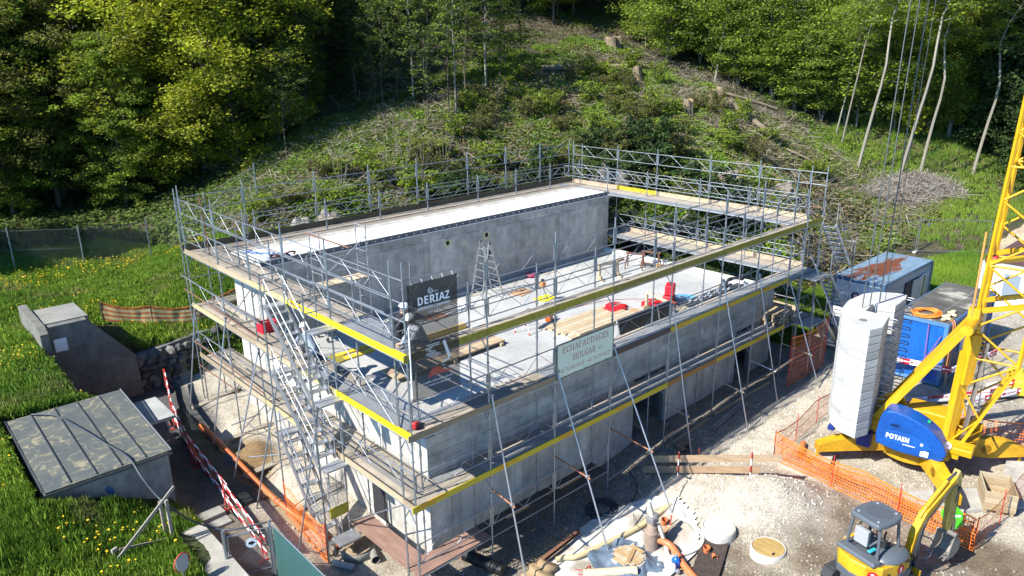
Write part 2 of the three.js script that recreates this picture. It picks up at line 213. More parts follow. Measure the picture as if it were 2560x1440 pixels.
// ---------- the concrete shell ----------
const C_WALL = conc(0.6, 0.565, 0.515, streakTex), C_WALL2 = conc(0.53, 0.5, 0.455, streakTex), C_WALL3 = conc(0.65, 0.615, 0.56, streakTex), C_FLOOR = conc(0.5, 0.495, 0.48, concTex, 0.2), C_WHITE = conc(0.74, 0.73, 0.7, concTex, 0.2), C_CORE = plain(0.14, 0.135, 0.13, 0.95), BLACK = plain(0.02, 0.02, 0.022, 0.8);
const BX0 = 1.2, BX1 = 19.6, BZ0 = -1.1, BZ1 = -12.9, SL = 3.5, KZ = -10.4, KT = 6.5;
const bld = T('concrete_building', 'raw concrete building shell wrapped in scaffolding at the centre', 'building');
{
  const P = (name, g, m) => M(name, uvm(g), m, bld), mats = [C_WALL, C_WALL2, C_WALL3];
  const doors = [[10.15, 12.05], [16.8, 18.1]];
  // dark cores set 15 mm behind the panels, so that the joints read
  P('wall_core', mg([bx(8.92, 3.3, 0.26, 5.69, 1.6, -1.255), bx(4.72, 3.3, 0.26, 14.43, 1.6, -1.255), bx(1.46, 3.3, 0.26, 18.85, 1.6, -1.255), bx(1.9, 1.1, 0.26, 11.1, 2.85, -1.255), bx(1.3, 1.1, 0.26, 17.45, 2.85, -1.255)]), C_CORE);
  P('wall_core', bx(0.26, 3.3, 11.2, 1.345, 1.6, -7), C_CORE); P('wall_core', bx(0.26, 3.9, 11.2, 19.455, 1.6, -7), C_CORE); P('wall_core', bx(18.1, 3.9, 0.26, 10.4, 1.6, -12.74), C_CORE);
  const xs = [1.2, 1.95, 2.3, 4.4, 4.72, 6.4, 7.75, 8.0, 10.15, 12.05, 14.3, 14.6, 16.8, 18.1, 19.6];
  for (let i = 0; i + 1 < xs.length; i++) { const a = xs[i], b = xs[i + 1]; if (doors.some((d) => d[0] === a)) continue; P('wall_panel', bx(b - a - 0.012, 2.95, 0.1, (a + b) / 2, 0.885, -1.15), mats[i % 3]); }
  for (let i = 0; i < 7; i++) { const w = (BX1 - BX0) / 7, x = BX0 + w * (i + 0.5); let y = 2.37; for (const h of [0.28, 0.3, 0.27, 0.285]) { if (!(doors.some((d) => x + w / 2 > d[0] && x - w / 2 < d[1]) && y < 2.3)) P('wall_board_course', bx(w - 0.006, h - 0.006, 0.1, x, y + h / 2, -1.15 + 0.004 * ((i + Math.round(y * 10)) % 2)), mats[(i * 2 + Math.round(y * 7)) % 3]); y += h; } }
  // left and right sides, back
  const zs = [-1.1, -2.0, -3.3, -4.6, -5.2, -6.6, -7.9, -9.1, -10.4, -11.7, -12.9];
  for (let i = 0; i + 1 < zs.length; i++) { const a = zs[i], b = zs[i + 1], top = i >= 8 ? KT - 0.02 : SL - 0.01, lo = i < 4 ? -0.62 : -0.3; P('side_panel', bx(0.1, top - lo, a - b - 0.012, 1.25, (top + lo) / 2, (a + b) / 2), i >= 8 ? C_WALL3 : mats[i % 3]); P('side_panel', bx(0.1, top + 0.3, a - b - 0.012, 19.55, (top - 0.3) / 2, (a + b) / 2), mats[(i + 1) % 3]); }
  P('dark_opening', bx(0.05, 2.0, 0.75, 1.215, 0.72, -3.72), BLACK);
  // floors
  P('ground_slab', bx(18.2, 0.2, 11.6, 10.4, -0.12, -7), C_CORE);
  P('floor_slab', bx(18.39, 0.22, 9.28, 10.4, SL - 0.11, -5.755), C_FLOOR);
  P('edge_upstand', bx(0.3, 0.2, 9.27, 19.44, SL + 0.1, -5.75), C_WHITE); P('edge_upstand', bx(0.26, 0.09, 9.2, 1.34, SL + 0.045, -5.75), C_WALL3); P('edge_upstand', bx(17.8, 0.07, 0.26, 10.37, SL + 0.035, -1.24), C_WALL3);
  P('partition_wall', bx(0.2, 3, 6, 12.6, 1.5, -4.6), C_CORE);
  // upper block: panels with joints, band along the top
  P('wall_core', bx(18.16, 2.9, 0.26, 10.4, 5.02, -10.58), C_CORE);
  const ks = [1.2, 3.6, 6.1, 8.05, 8.35, 10.9, 13.45, 16.05, 18.7, 19.35, 19.6], hole = (x) => [[9.29, 5.8], [11.43, 5.77], [11.42, 4.94]].filter((h) => h[0] > x[0] && h[0] < x[1]);
  for (let i = 0; i + 1 < ks.length; i++) { const a = ks[i], b = ks[i + 1]; P('wall_panel', bx(b - a - 0.012, 2.5, 0.1, (a + b) / 2, 4.77, -10.45), mats[(i + 1) % 3]); P('wall_panel', bx(b - a - 0.004, 0.37, 0.1, (a + b) / 2, 6.215, -10.45), mats[(i + 2) % 3]); }
  P('roof_slab', bx(18.38, 0.1, 2.48, 10.4, KT - 0.05, -11.65), C_WALL3);
  P('roof_membrane', bx(18.1, 0.03, 1.75, 10.45, KT + 0.018, -11.38), plain(0.84, 0.835, 0.82, 0.8));
  P('roof_gutter', bx(18.3, 0.016, 0.5, 10.4, KT + 0.01, -12.58), C_WALL2);
  P('edge_angle', bx(18.42, 0.15, 0.02, 10.4, KT - 0.02, -10.385), steel(0.16, 0.18, 0.2, 0.5, 0.6)); P('edge_angle', bx(18.42, 0.02, 0.14, 10.4, KT + 0.045, -10.455), steel(0.2, 0.22, 0.24, 0.5, 0.6)); P('edge_strip', bx(18.42, 0.03, 0.03, 10.4, KT - 0.11, -10.37), plain(0.75, 0.75, 0.74));
  const bolts = [], ties = []; for (let x = 1.5; x < 19.5; x += 0.36) bolts.push(bx(0.05, 0.04, 0.02, x, KT - 0.02, -10.37));
  tag(P('edge_bolts', mg(bolts), plain(0.7, 0.7, 0.7)), null, null, null, 'stuff');
  for (let i = 0; i + 1 < ks.length; i++) if (ks[i + 1] - ks[i] > 1) for (const fx of [0.25, 0.75]) for (const y of [3.95, 5.05, 6.1]) { const g = new THREE.CylinderGeometry(0.028, 0.028, 0.01, 10); g.rotateX(Math.PI / 2); ties.push(g.translate(lerp(ks[i], ks[i + 1], fx) + rr(-0.05, 0.05), y + rr(-0.05, 0.05), -10.398)); }
  for (let i = 0; i < 12; i++) for (const y of [0.5, 1.8, 2.9]) { const x = 1.7 + i * 1.5; if (doors.some((d) => x > d[0] - 0.1 && x < d[1] + 0.1)) continue; const g = new THREE.CylinderGeometry(0.022, 0.022, 0.01, 8); g.rotateX(Math.PI / 2); ties.push(g.translate(x, y, -1.098)); }
  tag(P('tie_holes', mg(ties), C_CORE), null, null, null, 'stuff');
  const cream = plain(0.62, 0.55, 0.3, 0.6);
  for (const [x, y, r, ring] of [[9.29, 5.8, 0.14, 1], [11.43, 5.77, 0.15, 1], [11.42, 4.94, 0.25, 0]]) {
    const d = new THREE.CylinderGeometry(r, r, 0.02, 24); d.rotateX(Math.PI / 2); P('pipe_opening', d.translate(x, y, -10.395), BLACK);
    const t = new THREE.TorusGeometry(r, ring ? 0.045 : 0.02, 8, 28); P('pipe_sleeve', t.translate(x, y, -10.385), ring ? cream : C_WALL2);
  }
  P('junction_box', bx(0.13, 0.13, 0.02, 10.19, 5.63, -10.395), cream);
  P('block_base_strip', bx(18.36, 0.12, 0.08, 10.4, SL + 0.06, -10.36), C_WALL2);
  for (let i = 0; i < 8; i++) { const a = 2 + i * 2.2; P('cleaning_stain', bx(0.9, 0.012, 0.3, a + 6, SL + 0.008, -9.9 + 0.15 * (i % 2)), plain(0.36, 0.33, 0.25, 0.9)); if (i > 2) break; }
}

// ---------- scaffolding ----------
const GALV = steel(0.46, 0.49, 0.51, 0.42, 0.75), GALV2 = steel(0.4, 0.43, 0.46, 0.48, 0.75), ALU = steel(0.72, 0.73, 0.75, 0.4, 0.8), RUSTY = paint(0.24, 0.11, 0.06, 0.8), YEL = paint(0.56, 0.45, 0.02, 0.6), YELO = [paint(0.36, 0.31, 0.03, 0.65), paint(0.3, 0.26, 0.045, 0.7), paint(0.42, 0.35, 0.03, 0.65)];
const toeTex = (base) => st({ color: lin(1, 1, 1), roughness: 0.65, map: canvas(512, 32, (c, w, h) => { c.fillStyle = base; c.fillRect(0, 0, w, h); c.fillStyle = '#c2611a'; c.font = 'bold 17px sans-serif'; c.fillText('Echafaudages Holgar', 30, 15); c.font = 'bold 12px sans-serif'; c.fillText('079 342 33 65', 60, 28); for (let i = 0; i < 60; i++) { c.fillStyle = `rgba(120,110,60,${0.1 + 0.2 * R0()})`; c.fillRect(R0() * w, R0() * h, 4 + 24 * R0(), 1 + 2 * R0()); } for (let i = 0; i < 22; i++) { c.fillStyle = `rgba(190,186,170,${0.1 + 0.3 * R0()})`; c.fillRect(R0() * w, R0() * h, 3 + 10 * R0(), 2 + 6 * R0()); } }) });
const TOEYL = toeTex('#e8d008'), TOEY = toeTex('#b9a41a');
const PLK = [wood(0.44, 0.4, 0.34), wood(0.38, 0.34, 0.28), wood(0.5, 0.45, 0.38), wood(0.33, 0.3, 0.26)], PLYW = wood(0.36, 0.22, 0.17, 0.4), TOEW = [wood(0.55, 0.46, 0.3), wood(0.42, 0.33, 0.22), wood(0.6, 0.52, 0.28)], STEELP = steel(0.52, 0.54, 0.55, 0.5, 0.55), PLYD = wood(0.13, 0.1, 0.08, 0.4);
const scf = T('scaffolding', 'grey tubular scaffolding round all four sides of the concrete shell', 'scaffolding');
const DY = [0.36, 2.36, 4.37, 6.45];
const SXF = [0, 2.5, 5, 7.5, 10.5, 13.5, 16, 18.5, 20.95], LZ = [-0.52, -3.52, -6.02, -8.52, -11.02, -14.02], BXS = [0, 2.55, 5.6, 8.2, 10.75, 13.75, 16.25, 18.7, 20.95], RZ = [-14.1, -11, -8.5, -5.5, -3, -0.65];
const stdGeo = {};
function standard(x, z, y0, y1, m = GALV) {
  const L = Math.round((y1 - y0) * 2) / 2, key = L;
  if (!stdGeo[key]) { const g = [new THREE.CylinderGeometry(0.0242, 0.0242, L, 8).translate(0, L / 2, 0)]; for (let y = 0.35; y < L - 0.3; y += 0.5) g.push(new THREE.CylinderGeometry(0.042, 0.042, 0.022, 8).translate(0, y, 0)); for (let y = 1.9; y < L - 0.5; y += 2) g.push(new THREE.CylinderGeometry(0.031, 0.031, 0.22, 8).translate(0, y, 0)); stdGeo[key] = mg(g); }
  const o = M('standard', stdGeo[key], m, scf); o.position.set(x, y0, z); o.scale.y = (y1 - y0) / L; return o;
}
function baseJack(x, z, y, gy) { const o = M('base_jack', mg([bx(0.15, 0.012, 0.15, 0, 0.006, 0), cy(0.017, Math.max(0.1, y - gy + 0.1), 0, 0, 0, 8), cy(0.045, 0.03, 0, Math.max(0.05, y - gy - 0.05), 0, 8)]), GALV2, scf); o.position.set(x, gy, z); }
const latGeo = {};
function lattice(a, b, h = 0.5, m = GALV) {   // two rails h apart with W bracing, from post to post at the upper rail
  a = v3(a); b = v3(b); const L = Math.round(a.distanceTo(b) * 20) / 20 - 0.12, key = L + '_' + h;
  if (!latGeo[key]) { const g = [rod([0, 0, 0], [L, 0, 0], 0.017, 6), rod([0, -h, 0], [L, -h, 0], 0.017, 6), rod([0, 0, 0], [0, -h, 0], 0.017, 6), rod([L, 0, 0], [L, -h, 0], 0.017, 6)]; for (let k = 0; k < 4; k++) g.push(rod([(L * k) / 4, k % 2 ? 0 : -h, 0.012], [(L * (k + 1)) / 4, k % 2 ? -h : 0, 0.012], 0.008, 5)); latGeo[key] = mg(g); }
  const o = M('lattice_guardrail', latGeo[key], m, scf), d = b.clone().sub(a).normalize(); o.position.copy(a).addScaledVector(d, 0.06); o.quaternion.setFromUnitVectors(V(1, 0, 0), d); return o;
}
const rail = (a, b, m = GALV, r = 0.02) => bar('ledger', a, b, r, m, scf);
let pk = 0;
function deck(x0, z0, x1, z1, y, w, off, m, alongX = true, n = 2) { // n boards side by side from the outer line inwards
  for (let k = 0; k < n; k++) { const c = off + (w / n) * (k + 0.5), L = alongX ? x1 - x0 : Math.abs(z1 - z0), o = M('deck_board', DECKG(L, w / n), m ?? PLK[pk++ % 4], scf); if (alongX) o.position.set(x0, y + 0.003 * (pk % 3), z0 - c); else { o.position.set(x0 + c, y + 0.003 * (pk % 3), z0); o.rotation.y = Math.PI / 2; } }
}
const dkG = {}; function DECKG(L, w) { const k = L.toFixed(2) + '_' + w.toFixed(3); return (dkG[k] ??= uvm(bx(L - 0.03, 0.045, w - 0.012, L / 2, -0.0225, 0), 1, Object.keys(dkG).length * 0.37)); }
const teG = {}; function toe(a, b, y, m, h = 0.17) { a = v3(a); b = v3(b); const L = a.distanceTo(b), k = L.toFixed(2) + '_' + h; const g = (teG[k] ??= (() => { const q = bx(L, h, 0.03, L / 2, h / 2, 0); if (!m.map?.isCanvasTexture) return uvm(q); return q; })()); const o = M('toe_board', g, m, scf), d = b.clone().sub(a).normalize(); o.position.set(a.x, y, a.z); o.quaternion.setFromUnitVectors(V(1, 0, 0), d); return o; }
const frG = {}; function bracket(x, z, dx, dz, y, w) { // transom under the deck with a knee brace
  const k = [dx, dz, w].join(); frG[k] ??= mg([rod([0, -0.06, 0], [dx * w, -0.06, dz * w], 0.022, 6), rod([dx * 0.02, -0.42, dz * 0.02], [dx * 0.3, -0.08, dz * 0.3], 0.015, 6)]); const o = M('transom', frG[k], GALV2, scf); o.position.set(x, y, z);
}
const gnd = (x, z) => height(x, z);
// front run (outer line z = 0, inner line z = -0.73)
for (let i = 0; i < SXF.length; i++) {
  const x = SXF[i], g0 = gnd(x, 0) + 0.03, g1 = gnd(x, -0.73) + 0.03, top = i === 0 ? 8.9 : 8.75;
  standard(x, 0, g0 + 0.15, top, i % 3 ? GALV : GALV2); baseJack(x, 0, g0 + 0.3, g0 - 0.02);
  if (i) { standard(x, -0.73, g1 + 0.15, 7.72, GALV2); baseJack(x, -0.73, g1 + 0.3, g1 - 0.02); }
  for (const y of DY.slice(1)) bracket(x, 0, 0, -1, y, 0.75);
  if (i % 2 === 0 && i && i < 7) { const s = M('sole_board', uvm(bx(0.26, 0.05, 1.9, 0, 0, 0)), PLK[3], scf); s.position.set(x, (g0 + g1) / 2 - 0.03, -0.2); s.rotation.x = Math.atan2(g1 - g0, 0.73); }
}
standard(0.73, -0.73, gnd(0.73, -0.73) + 0.15, 8.6, GALV2);
for (let i = 0; i + 1 < SXF.length; i++) {
  const a = SXF[i], b = SXF[i + 1];
  for (let l = 0; l < 4; l++) {
    const y = DY[l]; if (l === 0 && i > 2) continue;
    deck(a, 0, b, 0, y, 0.66, 0.04, l === 0 ? (i === 0 ? PLYW : PLYD) : l < 3 && i > 0 && !(l === 2 && i < 2) ? (l === 1 && i < 1 ? null : STEELP) : l === 3 ? PLK[(i * 2) % 4] : null);
    if (l === 1 || l === 2) { const o = M('inner_board', uvm(bx(b - a - 0.05, 0.04, 0.26, (a + b) / 2, y - 0.1, -0.93)), i % 2 ? PLK[2] : STEELP, scf); }
    if (l === 1 && i < 7) toe([a + (i ? 0 : -0.12), 0, 0.035], [b, 0, 0.035], y, i === 4 ? wood(0.5, 0.25, 0.06) : TOEY);
    if (l === 2 && i < 7) toe([a + (i ? 0 : -0.12), 0, 0.035], [b, 0, 0.035], y, i < 2 ? TOEW[1] : i > 3 ? TOEY : PLYD);
    if (l === 3) toe([a + (i ? 0 : -0.12), 0, 0.035], [b - 0.02, 0, 0.035 + 0.008 * (i % 2)], y + 0.006 * (i % 3), YELO[(i * 2 + (i >> 1)) % 3], 0.2);
    if (l === 3) { for (const h of [2, 1]) { if (!(h === 2 && i === 7)) lattice([a, y + h, 0], [b, y + h, 0]); } lattice([a, y + 1, -0.73], [b, y + 1, -0.73]); rail([a, y - 0.05, -0.73], [b, y - 0.05, -0.73], GALV2, 0.022); rail([a, y - 0.05, 0], [b, y - 0.05, 0], GALV2, 0.022); }
    else { lattice([a, y + 1, 0], [b, y + 1, 0], l === 0 ? 0.6 : 0.5); rail([a, y - 0.04, -0.01], [b, y - 0.04, -0.01], GALV2); if (l) rail([a, y - 0.04, -0.73], [b, y - 0.04, -0.73], GALV2); }
  }
  if (i > 2) rail([a, gnd(a, 0) + 0.45, 0], [b, gnd(b, 0) + 0.45, 0], GALV2);
}
// left run (outer line x = 0, inner line x = 0.73, console boards inside)
for (let i = 0; i < LZ.length; i++) {
  const z = LZ[i], g0 = gnd(0, z) + 0.03, g1 = gnd(0.73, z) + 0.03;
  standard(0, z, g0 + 0.1, i === 5 ? 8.95 : 8.85); baseJack(0, z, g0 + 0.3, g0 - 0.02);
  if (i) { standard(0.73, z, g1 + 0.1, 7.75, GALV2); baseJack(0.73, z, g1 + 0.3, g1 - 0.02); }
  for (const y of DY.slice(1)) bracket(0, z, 1, 0, y, 1.2);
  if (i > 1) { const s = M('sole_board', uvm(bx(1.9, 0.05, 0.26, 0, 0, 0)), PLK[1], scf); s.position.set(0.3, (g0 + g1) / 2 - 0.03, z); s.rotation.z = Math.atan2(g1 - g0, 0.73); }
}
for (let i = 0; i + 1 < LZ.length; i++) {
  const a = LZ[i], b = LZ[i + 1];
  for (let l = 0; l < 4; l++) {
    const y = DY[l]; if (l === 0 && i > 0) continue;
    if (l === 0) { deck(0, a, 0, b, y - 0.12, 0.66, 0.04, PLYW, false, 1); continue; }
    deck(0, a, 0, b, y, 0.64, 0.05, l === 3 ? (i === 0 ? STEELP : null) : l === 2 && i < 2 ? STEELP : null, false);
    const o = M('inner_board', uvm(bx(0.36, 0.045, a - b - 0.05, 0.97, y - 0.005, (a + b) / 2)), i === 0 && l > 1 ? STEELP : PLK[(i + l) % 4], scf);
    toe([-0.03, 0, b], [-0.03, 0, a], y, l === 3 ? (i < 2 ? TOEYL : TOEW[i % 3]) : l === 2 ? (i < 1 ? TOEYL : TOEW[(i + 1) % 3]) : TOEW[i % 3]);
    if (l === 3) { for (const h of [2, 1]) lattice([0, y + h, a], [0, y + h, b]); rail([0.73, y + 1, a], [0.73, y + 1, b]); rail([0.73, y + 0.5, a], [0.73, y + 0.5, b], GALV2); }
    else if (i !== 2) { rail([0, y + 1, a], [0, y + 1, b]); if (i === 0 || i === 4) lattice([0, y + 1, a], [0, y + 1, b]); else if (i === 1) rail([0, y + 0.5, a], [0, y + 0.5, b], GALV2); }
    rail([0, y - 0.05, a], [0, y - 0.05, b], GALV2); rail([0.73, y - 0.05, a], [0.73, y - 0.05, b], GALV2);
  }
}
rail([0, 8.45, 0], [0, 8.45, -0.52]); rail([0, 7.45, 0], [0, 7.45, -0.52]); rail([0, 6.95, 0], [0, 6.95, -0.52]); rail([0, 3.4, 0], [0, 3.4, -0.52]); rail([0, 5.4, 0], [0, 5.4, -0.52]);
for (const l of [1, 2, 3]) { toe([-0.03, 0, -0.52], [-0.03, 0, 0.03], DY[l], l === 1 ? TOEW[1] : TOEYL, l === 1 ? 0.17 : 0.2); deck(0, 0, 0, -0.52, DY[l], 0.66, 0.04, PLK[2], false, 1); }
// back run and right run
for (let i = 0; i < BXS.length; i++) { const x = BXS[i]; standard(x, -14.4, gnd(x, -14.4), 8.78); if (i) standard(x, -13.65, gnd(x, -13.65), 7.75, GALV2); }
for (let i = 0; i + 1 < BXS.length; i++) {
  const a = BXS[i], b = BXS[i + 1], y = DY[3];
  deck(a, -13.68, b, -13.68, y, 0.68, 0, PLK[1]); lattice([a, y + 2, -14.4], [b, y + 2, -14.4]); lattice([a, y + 1, -14.4], [b, y + 1, -14.4]); if (i > 0) lattice([a, y + 1, -13.65], [b, y + 1, -13.65]);
  toe([a, 0, -14.36], [b, 0, -14.36], y, wood(0.22, 0.18, 0.1), 0.24); M('inner_board', uvm(bx(b - a - 0.05, 0.045, 0.5, (a + b) / 2, y - 0.006, -13.28)), PLK[3], scf);
  deck(a, -13.68, b, -13.68, DY[2], 0.68, 0, PLK[1]); rail([a, DY[2] + 1, -14.4], [b, DY[2] + 1, -14.4], GALV2);
}
const TOER = [wood(0.6, 0.45, 0.33), YEL, wood(0.62, 0.5, 0.34), wood(0.55, 0.44, 0.33), wood(0.62, 0.52, 0.36)];
for (let i = 0; i < RZ.length; i++) { const z = RZ[i]; standard(20.95, z, gnd(20.95, z), 8.7); if (i && i < 5) { standard(20.2, z, gnd(20.2, z), 7.72, GALV2); } for (const y of [DY[1], DY[2], DY[3]]) bracket(20.95, z, -1, 0, y, 1.3); }
standard(20.95, -13.45, gnd(20.95, -13.45), 8.6);
for (let i = 0; i + 1 < RZ.length; i++) {
  const a = RZ[i], b = RZ[i + 1];
  for (const l of [1, 2, 3]) {
    const y = DY[l]; if (l === 1 && i < 2) continue;
    deck(20.24, b, 20.24, a, y, 0.68, 0, PLK[2], false); M('inner_board', uvm(bx(0.46, 0.05, b - a - 0.06, i === 0 ? 19.88 : 19.7, y - 0.012, (a + b) / 2)), STEELP, scf); if (l < 3 || i > 1) M('inner_board', uvm(bx(0.22, 0.05, b - a - 0.06, 20.06, y - 0.01, (a + b) / 2)), PLK[2], scf);
    toe([20.93, 0, a], [20.93, 0, b], y, (l === 2 ? TOER[2 + (i % 3)] : TOER[i % 5]), 0.2);
    if (l === 3) { lattice([20.95, y + 2, a], [20.95, y + 2, b]); lattice([20.95, y + 1, a], [20.95, y + 1, b]); lattice([20.2, y + 1, a], [20.2, y + 1, b]); }
    else { lattice([20.95, y + 1, a], [20.95, y + 1, b]); if (l === 2) lattice([20.2, y + 1, a], [20.2, y + 1, b]); }
    rail([20.95, y - 0.05, a], [20.95, y - 0.05, b], GALV2); rail([20.2, y - 0.05, a], [20.2, y - 0.05, b], GALV2);
  }
}
// extra tubes: access opening near the left corner, rust tubes, rakers
rail([0.73, 8.45, -5.9], [0.73, 8.45, -3.5], RUSTY, 0.024); rail([0.73, 7.9, -5.9], [0.73, 7.9, -2.0], GALV, 0.024); rail([0.73, 7.0, -5.9], [0.73, 7.0, -2.0], GALV, 0.024);
bar('rust_tube', [0.5, 8.6, -13.3], [0.55, 6.3, -13.2], 0.024, RUSTY, scf);
bar('rust_tube', [-0.06, 4.95, -14.6], [-0.06, 4.75, -8.3], 0.022, RUSTY, scf); bar('rust_tube', [-0.06, 2.9, -14.6], [-0.06, 2.75, -8.3], 0.022, RUSTY, scf); rail([-0.08, 5.5, -14.7], [-0.08, 5.3, -8.0], GALV, 0.024);
bar('rust_tube', [0.1, 1.75, -14.8], [0.1, 1.85, -11], 0.022, RUSTY, scf);
rail([20.95, 7.0, -0.65], [20.95, 7.0, 0], RUSTY, 0.022); rail([20.95, 8.45, -0.65], [20.95, 8.45, 0]); rail([20.95, 7.95, -0.65], [20.95, 7.95, 0]);
const rakers = [[2.5, 4.75, 1.35], [5, 4.65, 2.2], [7.5, 4.7, 2.55], [10.5, 5.3, 1.15], [13.5, 5.5, 1.5], [16, 5.2, 1.3], [18.5, 4.4, 1.75]];
rakers.forEach(([x, yt, z], i) => {
  const g = gnd(x, z), a = V(x + 0.06, yt, 0.05), b = V(x + 0.1, g - 0.05, z); bar('raker_tube', a, b, 0.0245, ALU, scf);
  const y = i < 3 ? 1.75 : 1.55, t = (yt - y) / (yt - g), p = a.clone().lerp(b, t); bar('strut_tube', [x + 0.05, y + 0.12, -0.02], [p.x, p.y - 0.02, p.z + 0.12], 0.027, i === 5 ? ALU : i < 3 ? paint(0.42, 0.17, 0.08, 0.7) : wood(0.45, 0.33, 0.2), scf);
  M('coupler', mg([rbx(0.1, 0.08, 0.09, 0.02), rbx(0.08, 0.1, 0.08, 0.02, 0.04, 0, 0)]), GALV2, scf).position.copy(p); M('coupler', rbx(0.1, 0.1, 0.1, 0.02), GALV2, scf).position.copy(a);
});
for (const [a, b] of [[[0, 4.7, -11.02], [-1.15, 0.15, -10.8]], [[0, 4.3, -8.52], [-1.5, 0.1, -8.3]], [[0, 6.0, -6.1], [-1.5, 0.0, -6.6]], [[-0.62, 4.2, -3.5], [-1.75, -0.45, -3.6]], [[0, 4.5, -13.9], [-0.9, 0.1, -13.6]]]) { b[1] = gnd(b[0], b[2]) - 0.05; bar('raker_tube', a, b, 0.0245, GALV2, scf); M('coupler', rbx(0.1, 0.1, 0.1, 0.02), GALV2, scf).position.set(...a); }
for (const [a, b] of [[[0, 6.35, -8.5], [0, 4.45, -11]], [[0, 4.2, -6], [0, 2.4, -8.5]], [[0, 2.3, -8.5], [0, 0.3, -11]], [[0, 2.3, -0.55], [0, 0.3, -3.5]], [[0, 0.9, -11], [0.02, 0.9, -6]], [[0, 6.4, -3.5], [0, 4.4, -0.55]]]) bar('brace', a, b, 0.018, GALV2, scf);
rail([-0.05, 1.55, -6.0], [-1.35, 1.5, -7.0], GALV); rail([-0.9, 1.5, -9.4], [0.1, 1.62, -9.3], GALV2);

// ---------- left side: portal, shed, stairs, barriers, fences ----------
const C_OLD = conc(0.2, 0.195, 0.18, streakTex, 0.5), C_OLD2 = conc(0.3, 0.29, 0.26, concTex, 0.5), C_GREY = conc(0.33, 0.33, 0.31, streakTex, 0.5);
{ // concrete portal with a sloping wing wall
  const t = T('concrete_portal', 'dark weathered concrete portal with sloping wing wall below the meadow', 'portal');
  M('wing_wall', uvm(extr([[-4.4, -0.6], [-1.48, -0.6], [-1.55, 1.95], [-3.02, 3.86], [-4.4, 3.86]], 0.32, 0.015).translate(0, 0, -17.32)), C_OLD, t);
  M('top_slab', uvm(bx(1.75, 0.26, 2.1, -3.75, 3.78, -18.4)), C_OLD2, t);
  M('parapet', uvm(extr([[-20.1, 1.5], [-16.6, 1.3], [-16.6, 3.75], [-17.0, 3.95], [-20.1, 4.02]], 0.26, 0.01).rotateY(-Math.PI / 2).translate(-4.4, 0, 0)), conc(0.22, 0.21, 0.185, streakTex, 0.6), t);
  for (const y of [0.7, 1.7, 2.7]) M('form_joint', bx(2.9 - Math.max(0, y - 1.9) * 0.8, 0.012, 0.01, -2.95 - Math.max(0, y - 1.9) * 0.4, y, -16.985), C_CORE, t);
  M('white_panel', bx(0.42, 0.5, 0.03, -4.02, 3.12, -16.93), plain(0.7, 0.7, 0.7), t);
}
